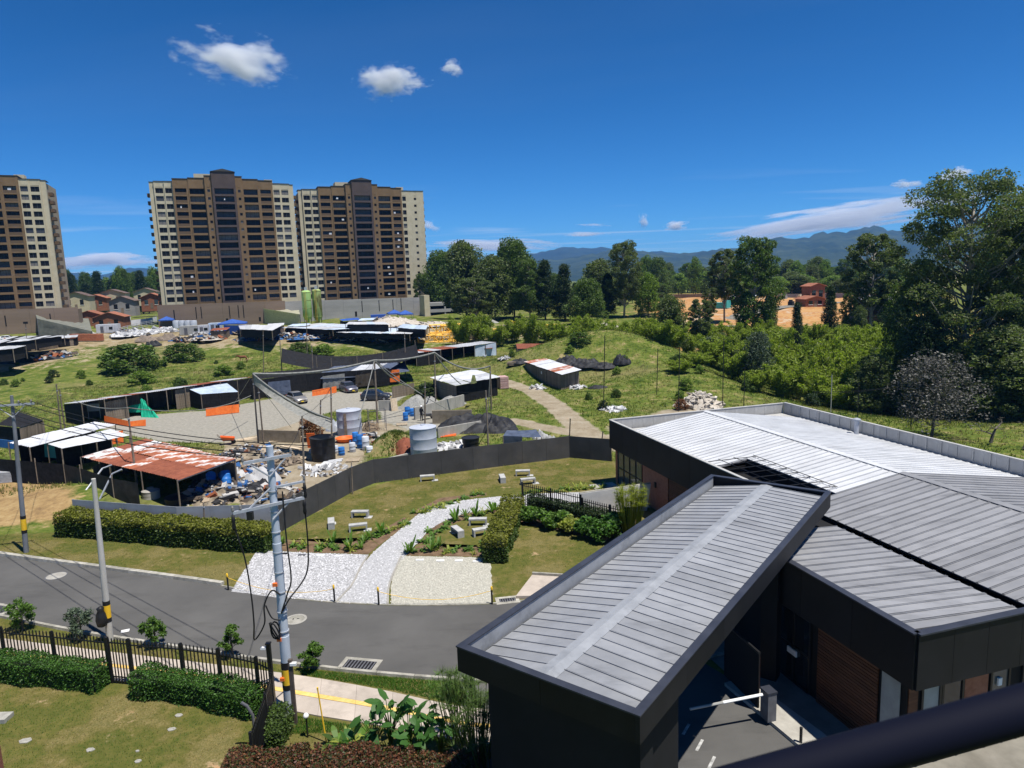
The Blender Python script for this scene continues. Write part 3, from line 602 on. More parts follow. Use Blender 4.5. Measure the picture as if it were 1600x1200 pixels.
for k in range(3):
    ring = [onp(zc_ - .75) + Vector((-.22 + .16 * math.cos(a_ * .5236 + k), -.22 - .04 * k, .33 * math.sin(a_ * .5236 + k * .2))) for a_ in range(13)]; MB().tube(ring, .03, 6, cap=False).build('cable_coil', 'cable', ps, True)
# left pole with a long crossarm
b1 = gz(41, 863); tp1 = top_of(b1, 18, 618); l1 = tp1.x - b1.x; H1 = tp1.z
p1 = thing('utility_pole', 'slim grey utility pole with yellow band on the far verge at left', 'utility pole', b1)
MB().tube([(0, 0, -.2), (l1 * .5, 0, H1 * .5), (l1, 0, H1)], [.15, .125, .085], 14).build('shaft', 'dark_pole', p1, True)
for z_, h_, m_, nm in ((1.25, .2, 'black_paint', 'black_band'), (1.45, .7, 'yellow_paint', 'yellow_band'), (2.15, .2, 'black_paint', 'black_band')): MB().tube([(l1 * z_ / H1, 0, z_), (l1 * (z_ + h_) / H1, 0, z_ + h_)], .153, 14).build(nm, m_, p1, True)
MB().box((0, 0, 0), (2.6, .1, .11)).build('crossarm', 'galvanised', p1, loc=(l1 - .1, -.16, H1 - .55), rz=.25)
for k in (-1.15, -.5, .5, 1.15): insulator(p1, (l1 - .1 + k * .97, -.16 + k * .25, H1 - .5))
for s in (-1, 1): MB().tube([(l1 + s * .7, -.16 + s * .18, H1 - .6), (l1, -.12, H1 - 1.3)], .025, 5).build('brace', 'galvanised', p1)
# concrete stub pole with a strapped bag
b2 = gz(172, 1000); tp2 = top_of(b2, 146, 748); l2 = tp2.x - b2.x; H2 = tp2.z
p2 = thing('utility_pole', 'bare round concrete pole on the near verge with black bag strapped low', 'utility pole', b2)
MB().tube([(0, 0, -.2), (l2 * .5, 0, H2 * .5), (l2, 0, H2)], [.15, .125, .09], 16).build('shaft', 'concrete_pole', p2, True)
for z_, h_, m_, nm in ((1.7, .2, 'black_paint', 'black_band'), (1.1, .6, 'yellow_paint', 'yellow_band'), (.9, .2, 'black_paint', 'black_band')): MB().tube([(l2 * z_ / H2, 0, z_), (l2 * (z_ + h_) / H2, 0, z_ + h_)], .153, 16).build(nm, m_, p2, True)
tag(MB().lathe([(.05, 0), (.2, .08), (.24, .35), (.2, .62), (.12, .78), (.16, .9), (.04, .98)], 12).build('black_bag', 'black_paint', smooth='all', loc=(b2.x - .12, b2.y - .22, .75)), 'black plastic bag tied to the bare concrete pole', 'bag')
# wires between poles
def wire(a, b, sag, lab, r=.02, grp='overhead wires', m='cable', nm='overhead_wire'):
    a, b = Vector(a), Vector(b); pts = [a.lerp(b, k / 14) - Vector((0, 0, sag * (1 - (2 * k / 14 - 1) ** 2))) for k in range(15)]
    return tag(MB().tube(pts, r, 5).build(nm, m), lab, 'wire', grp)
top1 = b1 + Vector((l1 - .1, -.16, H1 - .4))
for k, s in enumerate((-1.15, -.5, .5, 1.15)):
    q = b0 + (e0 if k < 2 else e1) + Vector((0, 0, .2)) + d_ * (.7 * (k % 2))
    wire(top1 + Vector((s * .97, s * .25, 0)), q, .5, f"overhead wire from the left pole to the steel pole, {['outermost left', 'inner left', 'inner right', 'outermost right'][k]} of four")
# ------------------------------------------------------------------ community hall with gabled metal roofs
mat('roof_white', (.49, .50, .51), (.58, .59, .60), scale=.6, rough=.45, rnd=.05, bump=.1, bscale=2.5, uv='World', dirt=.3, dscale=.5, dstretch=(.5, 2, 1), dcol=(.25, .24, .22))
mat('roof_grey', (.205, .208, .218), (.265, .268, .278), scale=.9, rough=.5, rnd=.10, bump=.25, bscale=2.5, detail=12, contrast=(.3, .72), uv='World', dirt=.55, dscale=.6, dstretch=(.5, 2.2, 1))
mat('roof_canopy', (.215, .223, .238), (.285, .293, .308), scale=1.1, rough=.5, rnd=.12, bump=.3, bscale=2.5, detail=12, contrast=(.3, .72), uv='World', dirt=.38, dscale=.7, dstretch=(.6, 2.0, 1))
mat('flashing', (.235, .247, .265), (.295, .308, .326), scale=1.5, rough=.5, uv='World', dirt=.5, dscale=1.0)
mat('fascia', (.006, .006, .007), (.010, .010, .012), scale=.8, rough=.6, spec=.25, rnd=.3, uv='World', dirt=.4, dscale=.7, dcol=(.022, .021, .02))
mat('fascia_top', (.026, .029, .040), (.042, .046, .060), scale=1.0, rough=.45)
mat('parapet_white', (.36, .355, .34), (.46, .455, .44), scale=1.2, rough=.7, rnd=.05)
mat('old_concrete', (.15, .14, .115), (.23, .215, .18), scale=.9, rough=.95, bump=.2)
mat('underlay', (.010, .010, .011), rough=.9)
mat('dark_wall', (.006, .006, .006), (.010, .010, .010), scale=1.0, rough=.8)
mat('wood_slat', (.085, .030, .014), (.15, .055, .026), scale=3, rough=.6, rnd=.22, stretch=(.4, .4, 3))
mat('brick_panel', (.27, .105, .055), (.36, .15, .085), scale=6, rough=.85, rnd=.1)
mat('cream_panel', (.30, .30, .28), (.38, .38, .36), scale=2, rough=.7)
mat('aluminium', (.10, .10, .105), rough=.45, metal=.4)
def glassmat(name, c, rough=.06):
    m = bpy.data.materials.new(name); m.use_nodes = True; MATS[name] = m; b = m.node_tree.nodes['Principled BSDF']; b.inputs['Base Color'].default_value = (*c, 1); b.inputs['Roughness'].default_value = rough; b.inputs['Specular IOR Level'].default_value = .8
    return m
glassmat('glass_dark', (.014, .017, .02)); glassmat('glass_grey', (.06, .07, .07), .1); glassmat('glass_tower', (.010, .010, .012), .45); glassmat('glass_tower_lit', (.055, .06, .075), .4)
for q_ in ('glass_tower', 'glass_tower_lit'): MATS[q_].node_tree.nodes['Principled BSDF'].inputs['Specular IOR Level'].default_value = .2
HO = (7.13, 50.16, 0); HA = rad(16.0)
hall = thing('community_hall', 'long dark hall with white and grey standing-seam metal roofs at right', 'building', HO, HA)
hl = lambda u, v, z: Vector((v, -u, z))
def hbox(u0, u1, v0, v1, z0, z1, name, m, par=hall, dz=0): return MB().lohi((v0, -u1, z0), (v1, -u0, z1)).build(name, m, par)
RV, RZ = 6.8, 5.40
zl = lambda v: RZ - .148 * (RV - v) if v < RV else RZ - .148 * (v - RV)
ENDU = 31.66
hw = thing  # noqa
# body below the fascia
wall_body = hbox(.3, ENDU - .6, .45, 15.1, 0, 3.9, 'wall', 'dark_wall')
hbox(22.2, ENDU - .6, -4.15, .44, 0, 3.9, 'annex_wall', 'dark_wall')
# roof underlays (dark, show in the seams) and panels
def roof_plane(u0, u1, va, za, vb, zb, m, pitch, name='roof', pname='roof_panel', gap=.04, skip=None, under='underlay'):
    r = MB().slab([hl(u1, va, za - .035), hl(u1, vb, zb - .035), hl(u0, vb, zb - .035), hl(u0, va, za - .035)], .08).build(name, under, hall) if not skip else None
    n = round((u1 - u0) / pitch); w = (u1 - u0) / n
    if r is None:
        (su0, su1, sv) = skip; zs = za + (zb - za) * (sv - va) / (vb - va); q = MB()
        q.slab([hl(su0, va, za - .035), hl(su0, vb, zb - .035), hl(u0, vb, zb - .035), hl(u0, va, za - .035)], .08)
        q.slab([hl(su1, sv, zs - .035), hl(su1, vb, zb - .035), hl(su0 + .003, vb, zb - .035), hl(su0 + .003, sv, zs - .035)], .08)
        r = q.build(name, under, hall)
    def pm(a, za_, b, zb_):
        h = .014; k = MB().slab([hl(w / 2 - gap / 2, a, za_), hl(w / 2 - gap / 2, b, zb_), hl(-w / 2 + gap / 2, b, zb_), hl(-w / 2 + gap / 2, a, za_)], .03)
        for e in (w / 2 - gap / 2 - .012, -w / 2 + gap / 2 + .012): k.slab([hl(e + .012, a, za_ + .035), hl(e + .012, b, zb_ + .035), hl(e - .012, b, zb_ + .035), hl(e - .012, a, za_ + .035)], .04)
        return k.mesh(pname)
    full = pm(va, za, vb, zb); cut = pm(skip[2], za + (zb - za) * (skip[2] - va) / (vb - va), vb, zb) if skip else None
    for i in range(n):
        u = u0 + w * (i + .5); c = skip and skip[0] - .01 < u < skip[1] + .01
        o = inst(cut if c else full, pname, m, r, hl(u, 0, random.uniform(-.004, .004)))
    return r
mat('seam_white', (.22, .22, .23), rough=.7)
SKIP = (12.9, 19.9, 2.9)
roof_plane(2.4, 20.0, .32, zl(.32), RV - .02, RZ, 'roof_white', .47, skip=SKIP, under='seam_white')
roof_plane(2.4, 20.0, 15.08, zl(15.08), RV + .02, RZ, 'roof_white', .47, under='seam_white')
roof_plane(20.05, ENDU - .25, .85, zl(.85), RV - .02, RZ + .01, 'roof_grey', .47)
roof_plane(20.05, ENDU - .25, 15.08, zl(15.08), RV + .02, RZ + .01, 'roof_grey', .47)
roof_plane(23.2, ENDU - .25, -4.38, 4.93, .10, 4.66, 'roof_grey', .47)
hbox(.2, 2.4, .32, 15.05, 4.05, 4.16, 'back_gutter', 'parapet_white')
hbox(20.05, ENDU - .3, .12, .84, 4.2, 4.28, 'valley_gutter', 'underlay')
for nm, u0, u1, m in (('ridge_cap', 2.3, 20.02, 'roof_white'), ('ridge_cap', 20.03, ENDU - .2, 'roof_grey')):
    MB().slab([hl(u1, RV - .22, RZ + .035), hl(u1, RV, RZ + .075), hl(u0, RV, RZ + .075), hl(u0, RV - .22, RZ + .035)], .03).slab([hl(u1, RV, RZ + .075), hl(u1, RV + .22, RZ + .035), hl(u0, RV + .22, RZ + .035), hl(u0, RV, RZ + .075)], .03).build(nm, m, hall)
# fascias and parapets
def fascia_run(a, b, z0, z1, m, step, name, thick=.14, top=None, cap=.05):
    d = b - a; ln = d.length; k = max(1, round(ln / step)); an = math.atan2(d.y, d.x); w = ln / k
    me = MB().box((w / 2, 0, (z0 + z1) / 2), (w - .012, thick, z1 - z0)).mesh(name)
    for i in range(k): inst(me, name, m, hall, a + d * (i / k), an)
    if top: MB().box((ln / 2, 0, z1 + .025), (ln, thick + cap, .05)).build('coping', top, hall, loc=a, rz=an)
fascia_run(hl(0, .1, 0), hl(20.6, .1, 0), 2.85, 4.93, 'fascia', 2.4, 'fascia_panel', top='parapet_white')
fascia_run(hl(0, 15.3, 0), hl(0, .1, 0), 2.85, 4.93, 'parapet_white', .9, 'parapet_panel', top='parapet_white')
fascia_run(hl(0.1, 15.35, 0), hl(ENDU, 15.35, 0), 2.85, 4.98, 'parapet_white', .75, 'parapet_panel', top='parapet_white')
fascia_run(hl(22.0, -4.55, 0), hl(ENDU, -4.55, 0), 3.2, 4.95, 'fascia', 2.4, 'fascia_panel', top='fascia_top', cap=.12)
fascia_run(hl(ENDU, -4.55, 0), hl(ENDU, 15.35, 0), 3.2, 4.95, 'fascia', 1.35, 'fascia_panel', top='fascia_top', cap=.12)
hbox(21.9, ENDU - .1, -4.45, .4, 3.85, 3.95, 'soffit', 'dark_wall'); hbox(.1, 21, .15, .5, 3.0, 3.1, 'soffit', 'dark_wall')
# narrow ribs on the inner face of the right parapet
rm = MB().box((0, 0, 4.62), (.05, .07, .66)).mesh('rib')
for i in range(26): inst(rm, 'parapet_rib', 'parapet_white', hall, hl(1.0 + i * 1.05, 15.245, 0))
# roof opening with a rod pergola near the left eave
hbox(SKIP[0], SKIP[1], .32, SKIP[2], 3.91, 3.95, 'roof_well_floor', 'underlay')
hbox(SKIP[0] - .05, SKIP[1], SKIP[2], SKIP[2] + .06, 3.95, zl(SKIP[2]) - .06, 'roof_well_side', 'dark_wall'); hbox(SKIP[0] - .08, SKIP[0] - .02, .4, SKIP[2], 3.95, 4.4, 'roof_well_side', 'dark_wall')
for i in range(8):
    u = SKIP[0] + .2 + i * .9; MB().tube([hl(u, .2, 4.97), hl(u, 3.4, 4.95)], .022, 5).build('pergola_rod', 'black_iron', hall)
for v in (1.0, 2.0, 3.3): MB().tube([hl(SKIP[0], v, 4.99), hl(SKIP[1] - .3, v, 4.99)], .02, 5).build('pergola_rod', 'black_iron', hall)
# roof vents on the right parapet
for u, lab in ((8.6, 'vent'), (25.0, 'vent')): MB().lathe([(.16, 4.2), (.16, 5.2), (.26, 5.2), (.26, 5.3), (.05, 5.38)], 14, c=hl(u, 14.6, 0)).build('roof_vent', 'galvanised', hall, True)
# left wall: window wall, brick panels
def window_unit(u0, u1, v, z0, z1, n, m='glass_dark', rails=1, name='window'):
    root = MB()
    w_ = root.lohi((v - .02, -u1, z0), (v + .02, -u0, z1)).build(name, m, hall)
    fr = MB(); s = .05
    for i in range(n + 1):
        u = u0 + (u1 - u0) * i / n; fr.box((v - .03, -u, (z0 + z1) / 2), (.08, .07, z1 - z0))
    for k in range(rails + 2): fr.box((v - .025, -(u0 + u1) / 2, z0 + (z1 - z0) * k / (rails + 1)), (.07, u1 - u0, .07))
    fr.build('frame', 'black_iron', w_)
    return w_
window_unit(.7, 4.6, .42, .05, 2.84, 4, 'glass_grey')
hbox(.28, .66, .38, .44, 0, 2.84, 'brick_panel', 'brick_panel'); hbox(4.7, 8.2, .38, .44, 0, 2.84, 'brick_panel', 'brick_panel')
MB().box(hl(6.6, .33, 1.75), (.12, .18, .35)).build('wall_lamp', 'black_iron', hall)
for i in range(24): hbox(8.3, 13.5, .40, .44, .12 * i, .12 * i + .1, 'wood_slat', 'wood_slat')
hbox(-.2, 6, -1.6, .3, 0, .06, 'paving', 'concrete')
# annex left wall: doors and slats
V0 = -4.17
window_unit(24.2, 26.9, V0, .1, 2.9, 3, 'glass_dark', 1, 'glass_door')
hbox(24.25, 24.8, V0 - .06, V0 - .03, .15, 2.6, 'door_leaf', 'cream_panel')
MB().box(hl(26.0, V0 - .08, 1.3), (.06, .5, .22)).build('door_notice', 'white_paint', hall)
for i in range(26): hbox(27.3, 30.0, V0 - .05, V0, .12 * i + .05, .12 * i + .145, 'wood_slat', 'wood_slat')
hbox(30.15, 30.85, V0 - .04, V0 - .01, .05, 2.9, 'door_leaf', 'cream_panel')
# end wall
UE = ENDU - .62
for i, (v0, v1, m) in enumerate(((-4.1, -3.75, 'wood_slat'), (-3.6, -2.9, 'cream_panel'), (-2.8, -2.0, 'glass_dark'), (-1.9, -.95, 'brick_panel'), (-.85, -.1, 'glass_grey'), (.5, 1.3, 'glass_grey'), (1.4, 2.2, 'glass_dark'), (2.3, 3.4, 'glass_grey'), (3.6, 5, 'brick_panel'), (5.1, 7.5, 'glass_grey'), (7.7, 10, 'glass_dark'))):
    w_ = hbox(UE + .0, UE + .05, v0, v1, .3, 3.1, 'window' if 'glass' in m else 'wall_panel', m)
    if 'glass' in m or m == 'cream_panel':
        fr = MB()
        for v in (v0, v1): fr.lohi((v - .04, -UE - .09, .25), (v + .04, -UE - .02, 3.15))
        fr.build('frame', 'black_iron', w_)
MB().lohi((-.6, -UE - .12, 2.2), (-.45, -UE - .06, 2.45)).build('notice', 'white_paint', hall)
# ------------------------------------------------------------------ entrance canopy
CB = Vector((2.54, 13.71, 0)); CA = rad(53.2); CLn, CW = 18.5, 5.3
can = thing('entrance_canopy', 'big black-edged canopy with grey seamed metal roof over the driveway', 'canopy', CB, CA)   # local x along, y to the left
def cbox(x0, x1, y0, y1, z0, z1, name, m, par=can): return MB().lohi((x0, y0, z0), (x1, y1, z1)).build(name, m, par)
cbox(.12, CLn - .12, .12, CW - .12, 5.30, 5.42, 'soffit', 'dark_wall')
pw = .12
npn = 7
for (x0, x1, y0, y1, nm) in ((0, CLn, 0, pw, 'long'), (0, CLn, CW - pw, CW, 'long'), (0, pw, pw, CW - pw, 'end'), (CLn - pw, CLn, pw, CW - pw, 'end')):
    if nm == 'long':
        for i in range(npn): cbox(x0 + (x1 - x0) * i / npn + .004, x0 + (x1 - x0) * (i + 1) / npn - .004, y0, y1, 5.28, 5.96, 'fascia_panel', 'fascia')
    else:
        for i in range(2): cbox(x0, x1, y0 + (y1 - y0) * i / 2 + .004, y0 + (y1 - y0) * (i + 1) / 2 - .004, 5.28, 5.96, 'fascia_panel', 'fascia')
tw = .2
cbox(-.02, CLn + .02, -.02, tw, 5.96, 6.0, 'coping', 'fascia_top'); cbox(-.02, CLn + .02, CW - tw, CW + .02, 5.96, 6.0, 'coping', 'fascia_top'); cbox(-.02, tw, tw + .003, CW - tw - .003, 5.96, 6.0, 'coping', 'fascia_top'); cbox(CLn - tw, CLn + .02, tw + .003, CW - tw - .003, 5.96, 6.0, 'coping', 'fascia_top')
cbox(tw, CLn - tw, CW - pw - .05, CW - pw - .002, 5.45, 5.958, 'inner_flashing', 'flashing')
x0, x1 = .3, CLn - .3; n = 39; w = (x1 - x0) / n; ym = CW / 2
for sgn, ya, yb in ((-1, .22, ym - .24), (1, CW - .26, ym + .24)):
    za, zb = 5.80, 5.90
    if sgn > 0: za = 5.52
    MB().slab([(x0, ya, za - .04), (x1, ya, za - .04), (x1, yb, zb - .04), (x0, yb, zb - .04)], .05).build('underlay', 'underlay', can)
    gp_ = .062
    k = MB().slab([(-w / 2 + gp_ / 2, ya, za), (w / 2 - gp_ / 2, ya, za), (w / 2 - gp_ / 2, yb, zb), (-w / 2 + gp_ / 2, yb, zb)], .03)
    k.slab([(w / 2 - .04, ya, za + .03), (w / 2 - .018, ya, za + .03), (w / 2 - .018, yb, zb + .03), (w / 2 - .04, yb, zb + .03)], .035)
    me = k.mesh('roof_panel')
    for i in range(n): inst(me, 'roof_panel', 'roof_canopy', can, (x0 + w * (i + .5), 0, random.uniform(-.004, .004)))
MB().slab([(.22, ym - .27, 5.915), (CLn - .22, ym - .27, 5.915), (CLn - .22, ym, 5.96), (.22, ym, 5.96)], .03).slab([(.22, ym, 5.96), (CLn - .22, ym, 5.96), (CLn - .22, ym + .27, 5.915), (.22, ym + .27, 5.915)], .03).build('ridge_cap', 'flashing', can)
# supporting walls
cbox(.75, 3.4, .55, 4.9, -.1, 5.30, 'gatehouse_wall', 'dark_wall'); cbox(.72, 1.4, .35, .55, -.1, 5.3, 'stone_pier', 'dark_wall')
cbox(12.5, 13.1, 4.3, 4.9, -.1, 5.3, 'column', 'dark_wall'); cbox(12.5, 13.1, .5, 1.1, -.1, 5.3, 'column', 'dark_wall')
for i in range(5): MB().box((4.5 + 2.2 * i, 2.65, 5.27), (.35, .35, .03)).build('downlight', 'iron_grey', can)
# ------------------------------------------------------------------ barrier, island, gate
isl = [gz(1132, 1072), gz(1255, 1176), gz(1400, 1320), gz(1460, 1300), gz(1285, 1150), gz(1165, 1062)]
struct(MB().prism([(p.x, p.y) for p in isl], -.1, .14).build('pavement', 'concrete'))
hp = lambda u, v: (HO[0] + v * math.cos(HA) + u * math.sin(HA), HO[1] + v * math.sin(HA) - u * math.cos(HA))
struct(sheet('pavement', [hp(22.5, -6.2), hp(22.5, -4.1), hp(31.0, -4.1), hp(31.0, 15), hp(35.0, 15), hp(35.0, -6.2)], .05, 'old_concrete'))
p = gz(1200, 1128); ba = thing('barrier_gate', 'grey barrier post with raised white arm beside the driveway', 'barrier', (p.x, p.y, .14), HA)
MB().box((0, 0, .52), (.34, .42, 1.04)).build('cabinet', 'iron_grey', ba); MB().box((0, 0, 1.06), (.38, .46, .06)).build('lid', 'fascia_top', ba)
tip = gz(1078, 1108, 1.0); M_ = Matrix.Rotation(-HA, 3, 'Z'); tl = M_ @ (tip - Vector((p.x, p.y, .14)))
st = Vector((-.25, 0, .95)); MB().tube([st, st.lerp(tl, .55)], .05, 6).build('arm', 'white_paint', ba); MB().tube([st.lerp(tl, .55), tl], .045, 6).build('arm_tip', 'cream_panel', ba)
p = gz(1251, 1166); t = thing('bollard', 'short black bollard on the pavement in front of the barrier', 'bollard', (p.x, p.y, .14)); MB().tube([(0, 0, 0), (0, 0, .5)], .05, 8).build('post', 'black_iron', t, True); MB().lathe([(.055, .5), (.05, .54), (.01, .55)], 8).build('cap', 'black_iron', t)
ga, gb = gz(1185, 1112), gz(1132, 1058); an, ln = frame_of(ga, gb)
t = thing('driveway_gate', 'dark sliding gate with brick-red slats in the shade under the canopy', 'gate', ga, an)
MB().box((ln / 2, 0, 1.15), (ln, .05, 2.1)).build('leaf', 'dark_wall', t)
for i in range(14): MB().box((.35, -.05, .2 + .14 * i), (.6, .03, .1)).build('slat', 'wood_slat', t)
MB().box((ln / 2, 0, 2.24), (ln, .08, .08)).build('top_rail', 'black_iron', t)
# ------------------------------------------------------------------ handrail of the balcony where the camera stands
mat('handrail', (.003, .004, .012), rough=.75, spec=.12)
h0, h1 = at(900, 1300, .85), at(1800, 1052, .85); t = thing('handrail', 'dark navy balcony handrail crossing the bottom right corner, out of focus', 'handrail', h0)
MB().tube([(0, 0, 0), h1 - h0], .030, 20).build('rail', 'handrail', t, True)
for k in (.02, .98): q = (h1 - h0) * k; MB().tube([q, q + Vector((0, 0, -1.0))], .018, 10).build('upright', 'handrail', t, True)
# ------------------------------------------------------------------ vegetation
leafmat('leaf_euc', (.105, .135, .048), .5, .35); leafmat('leaf_broad', (.082, .13, .026), .5, .35); leafmat('leaf_dark', (.030, .054, .018)); leafmat('leaf_bamboo', (.20, .255, .032), .55, .45)
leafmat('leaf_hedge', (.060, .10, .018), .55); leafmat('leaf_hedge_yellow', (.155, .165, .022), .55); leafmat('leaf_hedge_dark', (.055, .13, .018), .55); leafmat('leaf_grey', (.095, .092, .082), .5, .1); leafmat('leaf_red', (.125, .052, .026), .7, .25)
m_ = MATS['leaf_red']; n_, l_ = m_.node_tree.nodes, m_.node_tree.links; r_ = n_.new('ShaderNodeValToRGB'); r_.color_ramp.interpolation = 'CONSTANT'; e_ = r_.color_ramp.elements
RC = [(.10, .035, .02), (.05, .07, .018), (.16, .06, .028), (.035, .05, .014), (.07, .03, .018), (.20, .09, .04), (.06, .05, .02), (.12, .045, .022)]
while len(e_) < len(RC): e_.new(.5)
for i_, c_ in enumerate(RC): e_[i_].position = i_ / len(RC); e_[i_].color = (*c_, 1)
l_.new(n_.new('ShaderNodeNewGeometry').outputs['Random Per Island'], r_.inputs[0]); l_.new(r_.outputs[0], n_['Principled BSDF'].inputs['Base Color'])
leafmat('leaf_bright', (.13, .20, .03), .5, .35); leafmat('leaf_plant', (.085, .16, .024), .5, .35); leafmat('leaf_lime', (.24, .27, .045), .4, .35); leafmat('leaf_dry', (.17, .075, .03), .4, .15); leafmat('leaf_papyrus', (.22, .25, .03), .4, .45); leafmat('leaf_blue', (.075, .105, .065), .4, .2)
mat('grass_wild', (.055, .11, .014), (.165, .18, .035), scale=.22, rough=.6, island=.5, trans=.35, contrast=(.40, .58), detail=6); mat('grass_lawn', (.060, .135, .016), (.30, .225, .085), scale=.40, rough=.6, island=.45, trans=.3, contrast=(.46, .56), detail=5); leafmat('grass_lush', (.075, .17, .02), .45, .35); leafmat('leaf_ear', (.045, .12, .022), .35, .3); leafmat('grass_dry', (.20, .17, .07), .4, .3)
mat('bark', (.10, .085, .07), (.17, .15, .125), scale=3, rough=.95, bump=.4); mat('bark_pale', (.22, .20, .17), (.33, .31, .27), scale=2, rough=.9, bump=.2)
mat('hedge_core', (.018, .030, .010), rough=1)
def leaves(C, size, asp=.55, droop=0.0, seed=None, up=.35):
    """C (n,3) leaf centres -> diamond leaves"""
    n = len(C); r = RNG
    d = r.normal(size=(n, 3)); d[:, 2] = d[:, 2] * .6 - droop; d /= np.linalg.norm(d, axis=1, keepdims=True)
    q = r.normal(size=(n, 3)); q[:, 2] += up * 2; w = np.cross(d, q); w /= np.linalg.norm(w, axis=1, keepdims=True) + 1e-9
    s = (size * r.uniform(.6, 1.4, n))[:, None]
    bend = np.cross(w, d) * s * .12
    V = np.stack([C - d * s * .5, C + w * s * asp * .5 + bend, C + d * s * .5, C - w * s * asp * .5 + bend], 1).reshape(-1, 3)
    return V, np.arange(4 * n).reshape(n, 4)
def clump_pts(centre, rad3, n, shell=.55):
    p = RNG.normal(size=(n, 3)); p /= np.linalg.norm(p, axis=1, keepdims=True); p *= (shell + (1 - shell) * RNG.random((n, 1)) ** .5) * RNG.uniform(.75, 1.12, (n, 1)); return np.asarray(centre) + p * np.asarray(rad3)
def make_tree(name, kind, H, W, nclump, nleaf, lsize, m, bark='bark', trunk_r=None, crown0=.3):
    tr = trunk_r or H * .014; mb = MB(); ctr = []
    bend = RNG.normal(size=2) * H * .02
    tp = lambda t: Vector((bend[0] * math.sin(t * 3), bend[1] * math.sin(t * 2.3), H * t))
    mb.tube([tp(t) for t in (-.02, .2, .4, .6, .8, .93)], [tr * 1.25, tr, tr * .85, tr * .62, tr * .35, tr * .12], 8)
    for i in range(nclump):
        f = (i + RNG.random()) / nclump; t = crown0 + (1 - crown0) * f
        if kind == 'euc': prof = .45 + .75 * math.sin(min(1, (t - crown0) / (1 - crown0) * .93 + .05) * math.pi) ** .7 * (.75 + .5 * RNG.random())
        elif kind == 'cone': prof = max(.12, 1.08 - (t - crown0) / (1 - crown0)) * (.8 + .4 * RNG.random())
        elif kind == 'dome': prof = math.sqrt(max(.02, 1 - ((t - crown0 - .12) / (1 - crown0 - .1)) ** 2)) * (.75 + .4 * RNG.random())
        else: prof = .9
        a = i * 2.39996 + RNG.random() * .8; rr = W / 2 * prof * (RNG.random() ** .35) * .86
        c = np.array([math.cos(a) * rr, math.sin(a) * rr, H * t - .02 * H]); cr = W * ((.10 if W > 14 else .13) if kind == 'euc' else .16) * RNG.uniform(.7, 1.4)
        ctr.append((c, cr))
        b0_ = tp(max(.12, t - .12 - .22 * rr / W)); b1_ = Vector(c)
        mid = b0_.lerp(b1_, .5) + Vector((0, 0, -.03 * H if kind == 'euc' else .02 * H))
        mb.tube([b0_, mid, b1_], [tr * .38, tr * .25, tr * .08], 5, cap=False)
    P = np.concatenate([clump_pts(c, (cr, cr, cr * (.58 if kind == 'euc' else .75)), int(nleaf / nclump)) for c, cr in ctr])
    Vv, Ff = leaves(P, lsize, .5, droop=.5 if kind == 'euc' else .1)
    t = bpy.data.objects.new(name, None); COL.objects.link(t)
    mb.build('trunk', bark, t, 'all'); obj('crown', npmesh('crown', Vv, Ff), m, t); t['h'] = H; t['w'] = W; return t
def make_bamboo(name, H, R, nculm, nleaf):
    mb = MB(); P = []
    for i in range(nculm):
        a = RNG.uniform(0, 6.28); r0 = R * .35 * RNG.random() ** .5; out = R * RNG.uniform(.25, 1.0); h = H * RNG.uniform(.6, 1.0)
        b = Vector((math.cos(a) * r0, math.sin(a) * r0, -.2)); a2 = a + RNG.normal() * .5; d = Vector((math.cos(a2), math.sin(a2), 0)); pts = []
        for k in range(6):
            t = k / 5; pts.append(b + d * (out * t ** 2.4) + Vector((0, 0, h * (t - .13 * t ** 4))))
        mb.tube(pts, [.05, .05, .045, .035, .02, .008], 4, cap=False)
        k = int(nleaf / nculm); t = .22 + .78 * RNG.random(k) ** .8
        x = np.stack([np.array(b)[None] + np.outer(out * t ** 2.4, np.array(d)) + np.outer(h * (t - .13 * t ** 4), [0, 0, 1])], 0)[0]
        sp_ = (.18 + .55 * np.sin(np.clip(t, 0, 1) * 2.9))[:, None] * R * .17
        P.append(x + RNG.normal(size=(k, 3)) * sp_ * np.array([1, 1, .8]))
    Vv, Ff = leaves(np.concatenate(P), .62, .24, droop=.55)
    t = bpy.data.objects.new(name, None); COL.objects.link(t); mb.build('culms', 'leaf_bamboo', t); obj('foliage', npmesh('foliage', Vv, Ff), 'leaf_bamboo', t); t['h'] = H; t['w'] = 2 * R; return t
